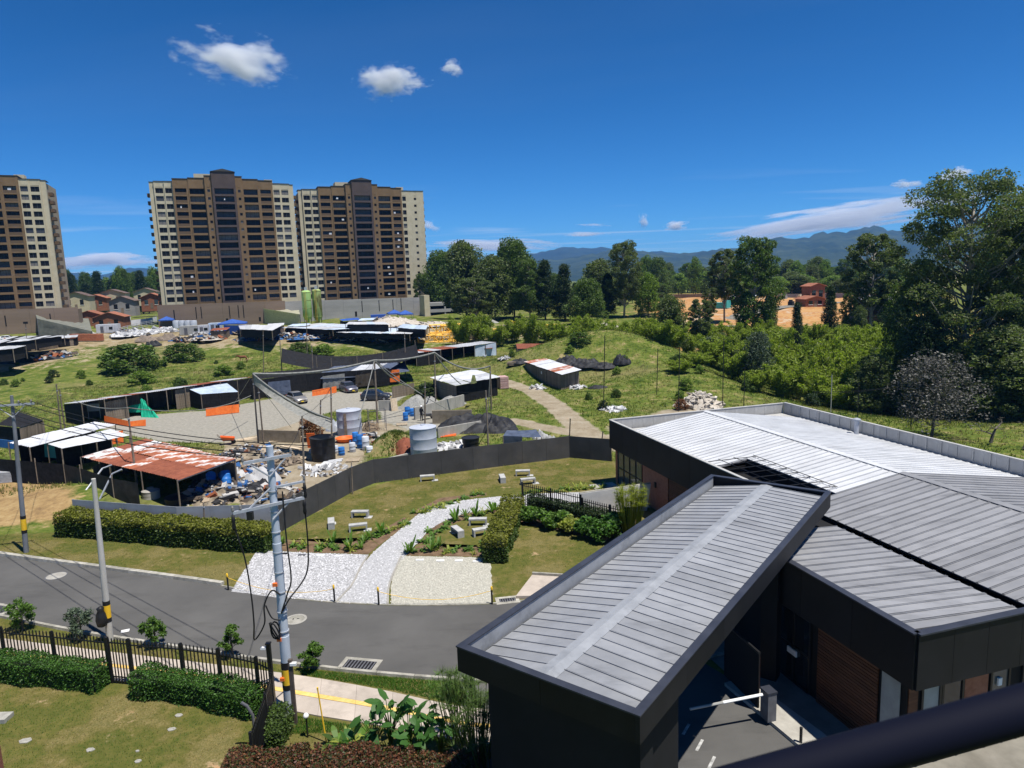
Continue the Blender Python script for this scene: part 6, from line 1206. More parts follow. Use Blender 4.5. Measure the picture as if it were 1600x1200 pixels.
b = gz(613, 622); t = thing('plank_screen', 'weathered plank screen left of the dark bush in the yard', 'screen', b); plank_wall(t, gz(613, 622), gz(648, 615), 0, 1.6, 1.6, 'timber')
b = gz(617, 642); o = MB().box((0, 0, .8), (.8, .06, 1.6)).box((-.2, -.05, .8), (.08, .05, 1.6)).build('leaning_board', 'plank_pale', loc=b, rz=.4); o.rotation_euler.x = -.25; tag(o, 'pale wood panel leaning on the short concrete wall', 'panel')
# heaps
def heap(name, px_, py_, r, h, m, label, n=60, cs=.25, mc=None, flat=1.0, z0=0.0):
    p = g(px_, py_); t = thing(name, label, 'heap', p); mb = MB(); rings, seg = 6, 18
    for j in range(rings + 1):
        for k in range(seg): a = 6.283 * k / seg; rr = r * j / rings * (1 + .15 * math.sin(3 * a + px_)); mb.v.append((rr * math.cos(a), rr * flat * math.sin(a), h * math.cos(j / rings * 1.57) ** 1.3 * (1 + .15 * random.uniform(-1, 1)) - .05))
    for j in range(rings):
        for k in range(seg): mb.f.append((j * seg + k, (j + 1) * seg + k, (j + 1) * seg + (k + 1) % seg, j * seg + (k + 1) % seg))
    mb.build('mound', m, t, 'all'); c = MB()
    for i in range(n):
        a = random.uniform(0, 6.28); q = random.random() ** .6; s = cs * random.uniform(.4, 1.4); c.box((r * q * math.cos(a), r * flat * q * math.sin(a), h * math.cos(q * 1.57) ** 1.3 + s * .1), (s * random.uniform(.6, 3.2), s * random.uniform(.5, 1.2), s * random.uniform(.15, .7)), rz=random.uniform(0, 3), rx=random.uniform(-.6, .6), ry=random.uniform(-.6, .6))
    if n: o = c.build('chunks', mc or m, t); o['kind'] = 'stuff'
    return t
heap('rubble_heap', 1092, 634, 2.9, 1.5, 'rubble', 'pale rubble heap behind the hall roof', 160, .35); heap('gravel_heap', 651, 636, 2.2, 1.5, 'gravel_grey', 'grey gravel heap behind the concrete basin, left', 0); heap('gravel_heap', 672, 634, 1.7, 1.2, 'gravel_grey', 'grey gravel heap behind the concrete basin, middle', 0); heap('gravel_heap', 704, 632, 2.0, 1.1, 'gravel_grey', 'grey gravel heap behind the concrete basin, right', 0)
heap('earth_mound', 618, 700, 3.0, 1.6, 'scrub_soil', 'grassy earth mound with red cut face left of the pale tank', 0, flat=1.1); gm0 = g(618, 700); Pm = np.array([(gm0.x + 3 * math.cos(a) * r, gm0.y + 3.2 * math.sin(a) * r, 1.55 * math.cos(r * 1.57) ** 1.3 - .05) for a, r in RNG.random((1400, 2)) * np.array([6.28, 1])]); stuff(blades('wild_grass', Pm, .1, .35, .05, 'grass_wild', 2), 'tufted grass on the cut earth mound in the yard', 'grass'); o = heap('earth_bank', 634, 706, 1.5, 1.3, 'rust_dark', 'bare red earth face of the cut mound', 10, .3)
heap('scrap_heap', 505, 735, 2.0, .3, 'scrap_ground', 'heap of broken white boards before the black tank', 80, .32, 'junk_white'); heap('scrap_heap', 345, 772, 3.0, 1.2, 'scrap_ground', 'big scrap heap with blue drums right of the rusty roof', 190, .36, 'junk_mixed'); heap('scrap_heap', 395, 745, 2.8, .8, 'scrap_ground', 'scrap heap covered with pale plastic behind the pale fence', 170, .34, 'junk_mixed'); heap('scrap_heap', 388, 712, 2.9, .7, 'scrap_ground', 'scrap heap of boards and drums behind the steel pole top', 150, .36, 'junk_mixed'); heap('scrap_heap', 442, 722, 1.8, .6, 'scrap_ground', 'timber scrap heap between the poles', 90, .38, 'timber'); heap('scrap_heap', 430, 780, 2.2, 1.0, 'scrap_ground', 'dark scrap heap right of the steel pole by the fence', 130, .34, 'junk_mixed'); heap('scrap_heap', 575, 690, 1.6, .7, 'scrap_ground', 'mixed scrap heap below the scaffold frame', 90, .3, 'junk_mixed')
for k, (x, y) in enumerate(((705, 705), (690, 700), (715, 697), (1240 * .25 + 650, 640), (957, 641), (1000 * .4 + 440, 607), (905, 606), (790, 560))): heap('rubble_scatter', x, y, 1.3, .18, 'rubble', ['pale broken sheets beside the pale tank', 'white scraps left of the black tub', 'white scraps behind the black tub', 'white slab scraps at the foot of the first net pole', 'white slabs on the grass by the netting pole', 'scrap boards in front of the timber shed', 'grey boards right of the timber shed', 'scrap left of the timber shed roof'][k], 40, .35, 'junk_white')
# black tarps
def lump(name, px_, py_, rx_, ry_, h, m, label, seed=0, rz=0.0, cat='tarp'):
    p = g(px_, py_); mb = MB(); rs = np.random.default_rng(seed); n = 24; ph = rs.uniform(0, 6.28, 5)
    for j in range(n + 1):
        for i in range(n + 1):
            u, v = 2 * i / n - 1, 2 * j / n - 1; d = math.sqrt(u * u + v * v); zz = max(0, 1 - d ** 2.2) ** .6 * (.55 + .25 * math.sin(4 * u + ph[0]) * math.sin(3.5 * v + ph[1]) + .28 * abs(math.sin(5 * u + 3 * v + ph[2])) - .22 * abs(math.sin(7 * v - 4 * u + ph[3]))) + .03 * rs.normal() * (d < 1); k = 1 if d < 1 else 1 / d
            mb.v.append((u * k * rx_, v * k * ry_, h * zz - .03))
    for j in range(n):
        for i in range(n): k = j * (n + 1) + i; mb.f.append((k, k + 1, k + n + 2, k + n + 1))
    return tag(mb.build(name, m, smooth=True, loc=p, rz=rz), label, cat)
lump('black_tarp', 744, 668, 4.4, 3.0, 1.9, 'tarp_black', 'black shade net heaped over the concrete basin', 1, .2); lump('black_tarp', 778, 672, 2.2, 1.8, 1.5, 'tarp_black', 'black net spilling onto the grass right of the basin', 2)
lump('black_tarp', 885, 570, 2.5, 2, 1.8, 'tarp_black', 'black tarp heap behind the timber shed roof', 3); lump('black_tarp', 915, 572, 2.8, 2, 1.6, 'tarp_black', 'black tarp heap in the middle of the row behind the timber shed', 4); lump('black_tarp', 945, 574, 2.2, 1.6, 1.0, 'tarp_black', 'low black tarp with pale edges near the mound', 5); lump('black_tarp', 972, 568, 1.5, 1.3, 1.9, 'tarp_black', 'tall black wrapped bundle below the mound', 6); lump('black_tarp', 812, 567, 1.7, 1.2, .9, 'tarp_black', 'dark tarp left of the timber shed', 7); lump('black_tarp', 935, 606, 1.5, .9, .5, 'tarp_black', 'flat black tarp over boards right of the timber shed', 8)
lump('black_tarp', 398, 752, 2.2, 1.3, 1.5, 'junk_white', 'pale plastic sheet over the scrap behind the steel pole', 9); lump('black_tarp', 395, 770, 2.0, 1.0, 1.2, 'tarp_black', 'black plastic over scrap just behind the pale fence', 10); lump('black_tarp', 316, 768, 1.2, .9, 1.3, 'tarp_black', 'black bag on the scrap left of the blue drums', 11); lump('black_tarp', 497, 706, .9, .7, .9, 'junk_white', 'white bag left of the black water tank', 12)
# tarp hut behind the fence
R = Q([(786, 681), (846, 683), (838, 671), (792, 672)], [1.6, 1.5, 1.7, 1.8]); t = thing('tarp_shelter', 'small dark blue tarp shelter behind the dark panel fence', 'shelter', dropz(R[0])); local(patch(R, 12, 6, sag=.08, noise=.05), dropz(R[0])).build('canopy', 'blue_tarp', t, 'all'); posts(t, R, r=.04); local(patch([dropz(R[0]), dropz(R[0].lerp(R[1], .5)), R[0].lerp(R[1], .5), R[0]], 8, 6, noise=.05), dropz(R[0])).build('side_sheet', 'blue_tarp', t, 'all')
lump('white_sack', 858, 690, .8, .6, .8, 'junk_white', 'white sack right of the tarp shelter, nearer one', 20, 0, 'sack'); lump('white_sack', 845, 685, .9, .6, .9, 'junk_white', 'white sack touching the tarp shelter', 21, 0, 'sack'); lump('white_sack', 868, 692, .6, .5, .6, 'junk_white', 'small white sack farthest right of the tarp shelter', 22, 0, 'sack')
# log stack
b = g(808, 566); t = thing('log_stack', 'stack of grey timbers left of the timber shed', 'stack', g(806, 571), .1)
for k in range(12): MB().tube([(-1.3, 0, 0), (1.3, 0, 0)], .11, 6).build('log', 'timber', t, loc=(random.uniform(-.2, .2), (k % 4) * .25 - .3, .12 + .22 * (k // 4)))
# scaffold frame
b = gz(590, 672); t = thing('scaffold_frame', 'small pipe scaffold frame right of the tall pale tank', 'scaffold', b, .3)
for x in (-.9, .9):
    for y in (-.6, .6): MB().tube([(x, y, 0), (x, y, 2.3)], .03, 5).build('upright', 'iron_grey', t)
for z_ in (1.0, 2.2):
    for y in (-.6, .6): MB().tube([(-.9, y, z_), (.9, y, z_)], .025, 5).build('rail', 'iron_grey', t)
    for x in (-.9, .9): MB().tube([(x, -.6, z_), (x, .6, z_)], .025, 5).build('rail', 'iron_grey', t)
lump('junk_pile', 580, 672, 1.0, .8, 1.3, 'junk_mixed', 'red and dark bundle hanging on the scaffold frame', 30, 0, 'bundle'); lump('plastic_bundle', 527, 672, 1.3, .9, 1.5, 'drum_white', 'blue-white plastic bundle left of the tall pale tank', 31, 0, 'bundle')
# loose boards in the yard
for k, (x, y, l_, rz, m) in enumerate(((383, 688, 2.6, .2, 'plank_pale'), (398, 686, 2.4, -.1, 'plank_pale'), (412, 684, 2.8, .1, 'plank_pale'), (340, 790, 3.2, 1.2, 'plank_pale'), (372, 756, 2.6, 1.3, 'junk_white'), (455, 700, 2.8, -.6, 'plank_pale'), (520, 722, 1.6, .3, 'zinc_white'), (700, 682, 1.6, .3, 'bucket_orange'))):
    p = gz(x, y); tag(MB().box((0, 0, .06), (l_, .45, .08), rz=rz).box((.2, .3, .12), (l_ * .8, .3, .05), rz=rz + .15).build('loose_boards', m, loc=p), ['pale boards lying at the yard edge, leftmost', 'pale boards lying at the yard edge, middle', 'pale boards lying at the yard edge, rightmost', 'long board sticking out of the scrap heap by the blue drums', 'pale plastic board on the scrap behind the steel pole', 'board leaning across the timber scrap', 'white sheets on the ground before the black tank', 'orange pieces by the low concrete wall'][k], 'boards', 'loose boards in the yard')
# timber poles with nets strung between
POLE = {}
def ypole(key, bx, by, tx, ty, label, r=.09, m='timber'):
    p = g(bx, by); d = ray(tx, ty); s = p.y / d[1]; top = Vector((d[0] * s, p.y, CAM_H + d[2] * s)); POLE[key] = top; t = thing('timber_pole', label, 'pole', p); e = top - p; e2 = Vector((e.x * .0 + e.x, 0, e.z))
    MB().tube([(0, 0, -.1), e2 * .5, e2], [r, r * .9, r * .7], 8).build('shaft', m, t, True); MB().tube([e2 * .86 + Vector((0, 0, -.04)), e2 * .86 + Vector((0, 0, .04))], r * 1.15, 8).build('band', 'galvanised', t); return t
for a in (('a', 404, 697, 395, 584, 'left one of the leaning pole pair at the left end of the strung net'), ('b', 412, 694, 403, 600, 'dark right one of the leaning pole pair at the left end of the net'), ('c', 476, 768, 472, 650, 'thick pole standing right behind the dark panel fence'), ('d', 519, 716, 517, 605, 'slim pole in front of the black water tank'), ('e', 590, 663, 585, 563, 'greenish tall pole carrying the middle of the strung net', .12), ('f', 664, 662, 664, 596, 'pole beside the worker'), ('g', 681, 645, 679, 551, 'tall pole behind the worker carrying the net'), ('h', 763, 699, 759, 610, 'pole behind the dark fence right of the black tub'), ('i', 441, 588, 437, 528, 'thin pole in the field by the black net, left'), ('j', 490, 604, 487, 540, 'thin pole in front of the net shed'), ('k', 634, 587, 632, 520, 'thin pole at the right end of the net shed'), ('l', 214, 758, 199, 637, 'mossy timber pole in front of the rusty roof'), ('m', 96, 676, 88, 600, 'dark double pole behind the white shelters, left half'), ('n', 102, 674, 93, 608, 'dark double pole behind the white shelters, right half'), ('o', 412, 582, 411, 515, 'thin pole in the green field near the horse'), ('p', 768, 640, 766, 572, 'slim pale pole at the grey-roofed shed'), ('q', 500, 690, 501, 625, 'short pole by the dry bush'), ('r', 551, 772, 549, 722, 'short rusty post standing in the dark panel fence', .05), ('s', 480, 560, 479, 500, 'thin pole at the field edge before the blue roofs'), ('t', 320, 838, 318, 785, 'short stake in front of the scrap heap', .06), ('u', 43, 560, 40, 505, 'dark floodlight pole by the far-left sheds', .1)): ypole(*a)
b = POLE['u']; tag(MB().box((0, 0, .1), (.9, .3, .5)).box((0, -.2, .1), (.7, .05, .35)).build('floodlight', 'black_paint', loc=b), 'dark floodlight head on the pole by the far-left sheds', 'lamp')
def strung(a, b, sag, r, label, m='grey_net'):
    a, b = Vector(a), Vector(b); pts = [a.lerp(b, k / 12) - Vector((0, 0, sag * (1 - (2 * k / 12 - 1) ** 2))) for k in range(13)]; tag(MB().tube(pts, r, 6).build('rolled_net', m), label, 'net', 'rolled nets strung between poles')
strung(POLE['a'], POLE['e'], .5, .13, 'rolled pale net strung from the pole pair to the greenish pole'); strung(POLE['e'], POLE['g'], .3, .12, 'rolled pale net strung from the greenish pole to the worker pole'); strung(POLE['g'], POLE['p'], 1.0, .1, 'rolled pale net from the worker pole to the grey-roofed shed'); strung(POLE['a'], gz(520, 655, 3.5), .6, .08, 'rolled pale net sagging from the pole pair to the tall tank'); strung(POLE['e'], gz(640, 604, 3.0), .5, .08, 'rolled pale net dropping from the greenish pole to the grey shed'); strung(gz(115, 625, 3.4), POLE['l'], .4, .04, 'pale cable from the long shed to the mossy pole'); strung(POLE['l'], gz(392, 618, 3.2), .9, .04, 'pale cable from the mossy pole across the yard')
cloth('hanging_net', [POLE['a'], gz(520, 655, 3.4), gz(515, 672, 3.1), POLE['a'] - Vector((0, 0, 1.0))], 16, 4, 'grey_net', 'pale torn net hanging from the leaning pole pair', 'net', sag=.6, noise=.08)
cloth('hanging_net', [gz(735, 600, 2.9), gz(745, 598, 2.9), gz(742, 586, 4.2), gz(738, 586, 4.2)], 5, 8, 'grey_net', 'pale net tuft hanging over the grey-roofed shed', 'net', noise=.1)
for k, (a, b, s, r) in enumerate(((POLE['e'], gz(700, 640, 1.5), .3, .05), (POLE['g'], gz(720, 600, 2.6), .4, .06), (POLE['a'], gz(360, 640, .1), .0, .025), (POLE['b'], gz(455, 668, .5), .0, .025), (POLE['e'], gz(560, 655, 2.4), .3, .05), (POLE['p'], gz(763, 640, .1), 0, .04), (POLE['h'] + Vector((.4, 0, -.5)), gz(768, 660, .2), 0, .04), (POLE['g'], gz(700, 578, 2.7), .2, .07))): strung(a, b, s, r, ['pale guy strip from the greenish pole to the basin wall', 'pale strip from the worker pole onto the grey-roofed shed', 'thin guy wire from the pole pair down to the yard', 'thin guy wire from the dark leaning pole to the low wall', 'pale strip from the greenish pole to the tall tank', 'pale rod beside the slim pole at the grey shed', 'pale rod leaning behind the black tub', 'second pale strip from the worker pole to the grey shed'][k])
for k, (a, b, h0, h1, m) in enumerate((((420, 622), (455, 617), 2.3, 2.2, 'blue_tarp'), ((505, 611), (540, 608), 2.2, 2.4, 'grey_net'), ((556, 607), (585, 604), 2.0, 2.2, 'brown_net'), ((240, 640), (262, 637), 2.3, 2.3, 'brown_net'), ((340, 631), (372, 626), 1.2, 1.1, 'plank_pale'))): cloth('wall_tarp', VC(a, b, h0, h1, .2), 10, 6, m, ['dark blue sheet hung on the black wall left of the silver car', 'pale sheet hung on the black wall between the cars', 'brown sheet hung on the black wall right of the grey car', 'brown sheet hung inside the long open shed', 'pale board screen below the blue lean-to'][k], noise=.07, fold=.05)
for k, (x, y, rz) in enumerate(((430, 690, .3), (446, 684, .5), (552, 720, .1), (600, 690, .4), (628, 664, .2), (470, 718, .8), (360, 705, .3))):
    p = gz(x, y); t = thing('wood_pallet', f"{['flat pallet by the low brown wall, left', 'flat pallet by the low brown wall, right', 'flat pallet before the drum cluster', 'flat pallet below the grassy mound', 'flat pallet near the drum trio', 'flat pallet between the timber poles', 'flat pallet beside the orange barrow'][k]}", 'pallet', p, rz)
    for i in range(5): MB().box((0, -.5 + .25 * i, .13), (1.2, .14, .03)).build('slat', 'plank_pale', t)
    for i in range(3): MB().box((-.5 + .5 * i, 0, .055), (.1, 1.1, .1)).build('bearer', 'plank_pale', t)
# overhead lines across the yard
for k, (a, b, s) in enumerate(((top1 + Vector((.8, 0, 0)), POLE['m'], .8), (top1 + Vector((-.5, 0, .1)), POLE['n'], .9), (b0 + Vector((lean.x, 0, HP - .3)), POLE['c'], .8), (POLE['c'], POLE['d'], .4), (POLE['d'], POLE['q'], .3), (POLE['q'], POLE['e'], .5), (POLE['e'], POLE['f'], .4), (POLE['f'], POLE['h'], .6), (POLE['b'], POLE['d'], .7))):
    wire(a, b, s, ['thin line from the left pole to the dark double pole', 'second thin line from the left pole to the dark double pole', 'line from the steel pole top back to the thick timber pole', 'line between the thick pole and the slim tank pole', 'line from the slim tank pole to the short pole', 'line from the short pole to the greenish pole', 'line from the greenish pole to the pole by the worker', 'line from the worker pole toward the dark fence', 'line from the dark leaning pole to the slim tank pole'][k], .014, 'yard lines')
# netting poles on the right slope
for k, (bx, by, ty) in enumerate(((943, 641, 525), (1026, 617, 545), (1060, 643, 543), (1129, 637, 530), (1162, 635, 574), (1298, 645, 585), (1340, 652, 600), (1423, 668, 600), (889, 700, 655), (940, 690, 675))):
    b = g(bx, by); tz = top_of(b, bx + 2, ty); t = thing('netting_pole', ['thin black netting pole right of the dirt path', 'thin black netting pole high on the slope, left of the pair', 'thin black netting pole high on the slope, right of the pair', 'tallest thin black netting pole above the hall roof', 'short black netting pole right of the tallest one', 'pale post behind the white parapet', 'black pole right of the pale post behind the parapet', 'black pole before the grey tree', 'short pole where the dirt track meets the dark fence', 'tiny post behind the dark fence near the hall'][k], 'pole', b, 0, 'netting poles'); MB().tube([(0, 0, -.1), (tz.x - b.x, 0, tz.z - b.z)], .05, 6).build('shaft', 'concrete_pole' if k == 5 else 'black_iron', t); MB().lathe([(.07, 0), (.07, .05)], 6, c=(tz.x - b.x, 0, tz.z - b.z)).build('cap', 'black_iron', t)
wire(at(1270, 612, 80), at(1400, 604, 74), .2, 'thin power line behind the white parapet, upper', .03, 'lines behind the hall'); wire(at(1270, 614, 80), at(1385, 607, 76), .2, 'thin power line behind the white parapet, lower', .03, 'lines behind the hall')
# ------------------------------------------------------------------ cars
mat('car_silver', (.33, .31, .28), (.36, .34, .31), scale=2, rough=.3, metal=.5, coat=.6); mat('car_grey', (.14, .14, .17), (.16, .16, .19), scale=2, rough=.3, metal=.5, coat=.6); mat('car_white', (.7, .7, .7), rough=.3, coat=.5); mat('car_dark', (.03, .035, .045), rough=.3, coat=.5); mat('rubber', (.015, .015, .015), rough=.9); mat('rim_metal', (.4, .4, .42), rough=.35, metal=.8); mat('lamp_glass', (.75, .75, .72), rough=.15); mat('red_lamp', (.45, .02, .02), rough=.2); mat('plate_yellow', (.85, .6, .05), rough=.5)
def car(p, rz, m, label):
    t = thing('parked_car', label, 'car', p, rz)       # local +x is the front
    S = [(-2.0, .45, .78, .70), (-1.95, .28, .95, .80), (-1.4, .22, 1.0, .86), (0, .20, .98, .87), (.9, .2, .95, .87), (1.6, .24, .84, .84), (1.95, .3, .70, .74), (2.02, .4, .6, .62)]; mb = MB()
    def loft(S, sec):
        o = len(mb.v); k = len(sec(*S[0][1:]))
        for s in S:
            for y, z in sec(*s[1:]): mb.v.append((s[0], y, z))
        for i in range(len(S) - 1):
            for j in range(k): mb.f.append((o + i * k + j, o + i * k + (j + 1) % k, o + (i + 1) * k + (j + 1) % k, o + (i + 1) * k + j))
        mb.f.append(tuple(o + j for j in range(k))); mb.f.append(tuple(o + (len(S) - 1) * k + j for j in reversed(range(k))))
    loft(S, lambda zb, zt_, w: [(-w, zb), (w, zb), (w * 1.03, (zb + zt_) * .5), (w * .97, zt_ - .06), (w * .86, zt_), (-w * .86, zt_), (-w * .97, zt_ - .06), (-w * 1.03, (zb + zt_) * .5)])
    mb.build('body', m, t, True)
    C = [(-1.78, .96, 1.06, .66), (-1.5, .96, 1.42, .62), (-.6, .96, 1.50, .62), (.15, .95, 1.47, .61), (.75, .95, 1.10, .66), (.95, .93, .97, .7)]; mb = MB(); loft(C, lambda zb, zt_, w: [(-w * 1.1, zb - .04), (w * 1.1, zb - .04), (w, zt_ - .08), (w * .9, zt_), (-w * .9, zt_), (-w, zt_ - .08)]); mb.build('cabin', m, t, True)
    for s in (-1, 1):
        for xa, xb, xc, xd in ((-1.45, -.52, -.55, -1.3), (-.45, .62, .18, -.45)):
            MB().add([(xa, s * .735, 1.0), (xb, s * .735, 1.0), (xc, s * .665, 1.39), (xd, s * .665, 1.39), (xa, s * .70, 1.0), (xb, s * .70, 1.0), (xc, s * .62, 1.39), (xd, s * .62, 1.39)], [(0, 1, 2, 3), (7, 6, 5, 4), (0, 4, 5, 1), (1, 5, 6, 2), (2, 6, 7, 3), (3, 7, 4, 0)]).build('side_window', 'glass_dark', t)
        MB().box((1.86, s * .56, .66), (.2, .32, .14), rz=-s * .5).build('headlight', 'lamp_glass', t); MB().box((-1.93, s * .66, .82), (.12, .18, .3)).build('tail_light', 'red_lamp', t); MB().box((.72, s * .93, 1.0), (.12, .16, .1)).build('mirror', m, t)
        for x in (-1.25, 1.3):
            w_ = MB().lathe([(.18, -.09), (.30, -.09), (.31, -.05), (.31, .05), (.30, .09), (.18, .09)], 18, cap=False).build('tyre', 'rubber', t, True, loc=(x, s * .80, .31)); w_.rotation_euler.x = 1.5708; MB().lathe([(.19, -.07), (.19, .07), (.03, .085)], 12).build('rim', 'rim_metal', w_, True)
    MB().add([(.22, -.58, 1.44), (.22, .58, 1.44), (.90, .64, 1.02), (.90, -.64, 1.02), (.2, -.58, 1.40), (.2, .58, 1.40), (.86, .64, .99), (.86, -.64, .99)], [(3, 2, 1, 0), (4, 5, 6, 7), (0, 1, 5, 4), (1, 2, 6, 5), (2, 3, 7, 6), (3, 0, 4, 7)]).build('windscreen', 'glass_dark', t); MB().add([(-1.53, -.56, 1.40), (-1.53, .56, 1.40), (-1.80, .6, 1.04), (-1.80, -.6, 1.04), (-1.5, -.56, 1.38), (-1.5, .56, 1.38), (-1.76, .6, 1.02), (-1.76, -.6, 1.02)], [(0, 1, 2, 3), (7, 6, 5, 4), (0, 4, 5, 1), (1, 5, 6, 2), (2, 6, 7, 3), (3, 7, 4, 0)]).build('rear_window', 'glass_dark', t)
    MB().box((2.0, 0, .5), (.04, .9, .12)).build('grille', 'black_paint', t); MB().box((2.03, 0, .40), (.03, .34, .14)).build('number_plate', 'plate_yellow', t)
car(gz(464, 629), frame_of(gz(448, 623), gz(482, 633))[0], 'car_silver', 'silver-beige hatchback parked on the pale yard'); car(gz(545, 612), frame_of(gz(528, 606), gz(562, 617))[0], 'car_grey', 'dark grey hatchback parked by the net shed'); car(gz(588, 625), frame_of(gz(570, 619), gz(600, 628))[0] + .9, 'car_dark', 'dark car half hidden behind the greenish pole')
# ------------------------------------------------------------------ worker with white helmet, wheelbarrow
mat('cloth_dark', (.02, .022, .028), rough=.9); mat('skin', (.28, .16, .10), rough=.6); mat('helmet_white', (.78, .78, .78), rough=.35)
def skinned(name, J, E, m, parent, sub=2, rot=None):
    me = bpy.data.meshes.new(name); me.from_pydata([j[:3] for j in J], E, []); o = obj(name, me, m, parent); md = o.modifiers.new('skin', 'SKIN'); md.use_smooth_shade = True; sk = me.skin_vertices[0].data
    for i, j in enumerate(J): sk[i].radius = (j[3], j[4] if len(j) > 4 else j[3])
    sk[0].use_root = True; s = o.modifiers.new('sub', 'SUBSURF'); s.levels = s.render_levels = sub; return o
b = gz(659, 658); pw_ = thing('person', 'worker in dark clothes and white helmet standing beside the wheelbarrow', 'person', b, -.6)
J = [(0, 0, .95, .15, .11), (0, 0, 1.15, .145, .11), (0, .02, 1.38, .18, .115), (0, .02, 1.50, .06, .06), (0, .03, 1.58, .055, .055), (0, .03, 1.66, .085, .10), (.09, 0, .88, .09, .09), (.10, .04, .50, .065, .065), (.11, 0, .10, .045, .045), (.11, .13, .05, .045, .035), (-.09, 0, .88, .09, .09), (-.10, .0, .50, .065, .065), (-.11, -.06, .10, .045, .045), (-.11, .07, .05, .045, .035),
     (.21, .02, 1.40, .065, .065), (.25, .06, 1.12, .05, .05), (.2, .26, .95, .036, .036), (.19, .34, .93, .036, .02), (-.21, .02, 1.40, .065, .065), (-.26, .04, 1.12, .05, .05), (-.24, .14, .88, .036, .036), (-.24, .18, .80, .036, .02)]
E = [(0, 1), (1, 2), (2, 3), (3, 4), (4, 5), (0, 6), (6, 7), (7, 8), (8, 9), (0, 10), (10, 11), (11, 12), (12, 13), (2, 14), (14, 15), (15, 16), (16, 17), (2, 18), (18, 19), (19, 20), (20, 21)]
for hx, hy, hz, ii, dx in ((.19, .34, .93, 17, (0, 1, -.2)), (-.24, .18, .80, 21, (0, .3, -1))):
    for f in range(4): J.append((hx - .03 + .02 * f + dx[0] * .07, hy + dx[1] * .07, hz + dx[2] * .07, .009)); E.append((ii, len(J) - 1))
    J.append((hx + (.05 if hx < 0 else -.05), hy + dx[1] * .03, hz + dx[2] * .03, .009)); E.append((ii, len(J) - 1))
skinned('body', J, E, 'cloth_dark', pw_); MB().lathe([(.085, 0), (.095, .06), (.09, .12), (.05, .17), (.01, .19)], 14, c=(0, .05, 1.55)).build('face', 'skin', pw_, 'all'); MB().lathe([(.15, 0), (.125, .01), (.12, .06), (.09, .11), (.02, .135)], 16, c=(0, .03, 1.70)).build('helmet', 'helmet_white', pw_, 'all')
b = gz(668, 655); t = thing('wheelbarrow', 'dark wheelbarrow beside the worker', 'wheelbarrow', b, .5); MB().add([(-.3, -.22, .4), (.35, -.2, .35), (.35, .2, .35), (-.3, .22, .4), (-.5, -.35, .7), (.5, -.32, .62), (.5, .32, .62), (-.5, .35, .7)], [(3, 2, 1, 0), (0, 1, 5, 4), (1, 2, 6, 5), (2, 3, 7, 6), (3, 0, 4, 7)]).build('tray', 'iron_grey', t); w_ = MB().lathe([(.16, -.05), (.2, 0), (.16, .05)], 12).build('wheel', 'rubber', t, loc=(.55, 0, .2)); w_.rotation_euler.x = 1.57; MB().tube([(.5, .05, .25), (-.9, .28, .65)], .02, 5).tube([(.5, -.05, .25), (-.9, -.28, .65)], .02, 5).build('handles', 'timber', t)
# horse in the field
mat('horse_coat', (.16, .060, .025), (.22, .085, .035), scale=3, rough=.7); mat('horse_mane', (.03, .018, .012), rough=.9)
b = g(381, 566); hz_ = thing('horse', 'brown horse standing in the green field', 'horse', b, math.pi + .1)
J = [(0, 0, 1.12, .27, .30), (.45, 0, 1.12, .26, .30), (.7, 0, 1.18, .22, .27), (.95, 0, 1.32, .13, .18), (1.2, 0, 1.38, .10, .14), (1.4, 0, 1.34, .09, .12), (1.62, 0, 1.12, .06, .075), (1.70, 0, 1.02, .055, .06), (-.45, 0, 1.15, .26, .29), (-.68, 0, 1.12, .2, .24), (.62, .14, .85, .09, .1), (.62, .14, .5, .055, .055), (.60, .14, .12, .04, .04), (.64, .14, .03, .055, .05), (.66, -.14, .85, .09, .1), (.72, -.14, .5, .055, .055), (.70, -.14, .12, .04, .04), (.74, -.14, .03, .055, .05), (-.6, .14, .85, .11, .14), (-.5, .14, .66, .075, .08), (-.72, .14, .44, .05, .05), (-.68, .14, .12, .04, .04), (-.64, .14, .03, .055, .05), (-.64, -.14, .85, .11, .14), (-.58, -.14, .66, .075, .08), (-.8, -.14, .44, .05, .05), (-.76, -.14, .12, .04, .04), (-.72, -.14, .03, .055, .05), (1.38, .06, 1.46, .03, .03), (1.38, -.06, 1.46, .03, .03)]
E = [(0, 1), (1, 2), (2, 3), (3, 4), (4, 5), (5, 6), (6, 7), (0, 8), (8, 9), (2, 10), (10, 11), (11, 12), (12, 13), (2, 14), (14, 15), (15, 16), (16, 17), (9, 18), (18, 19), (19, 20), (20, 21), (21, 22), (9, 23), (23, 24), (24, 25), (25, 26), (26, 27), (5, 28), (5, 29)]
skinned('body', J, E, 'horse_coat', hz_); MB().tube([(-.85, 0, 1.2), (-.98, 0, 1.0), (-1.0, 0, .55)], [.05, .07, .02], 6).build('tail', 'horse_mane', hz_, 'all'); MB().tube([(.72, 0, 1.46), (.95, 0, 1.52), (1.2, 0, 1.53), (1.36, 0, 1.48)], [.03, .05, .05, .03], 6).build('mane', 'horse_mane', hz_, 'all')
ONES = 'zeroth first second third fourth fifth sixth seventh eighth ninth tenth eleventh twelfth thirteenth fourteenth fifteenth sixteenth seventeenth eighteenth nineteenth twentieth'.split()
def ordinal(k): return ONES[k] if k <= 20 else {2: 'twenty', 3: 'thirty', 4: 'forty', 5: 'fifty'}[k // 10] + '-' + ONES[k % 10] if k % 10 else {3: 'thirtieth', 4: 'fortieth', 5: 'fiftieth'}[k // 10]
def ordinal_(k): return ordinal(k + 1)
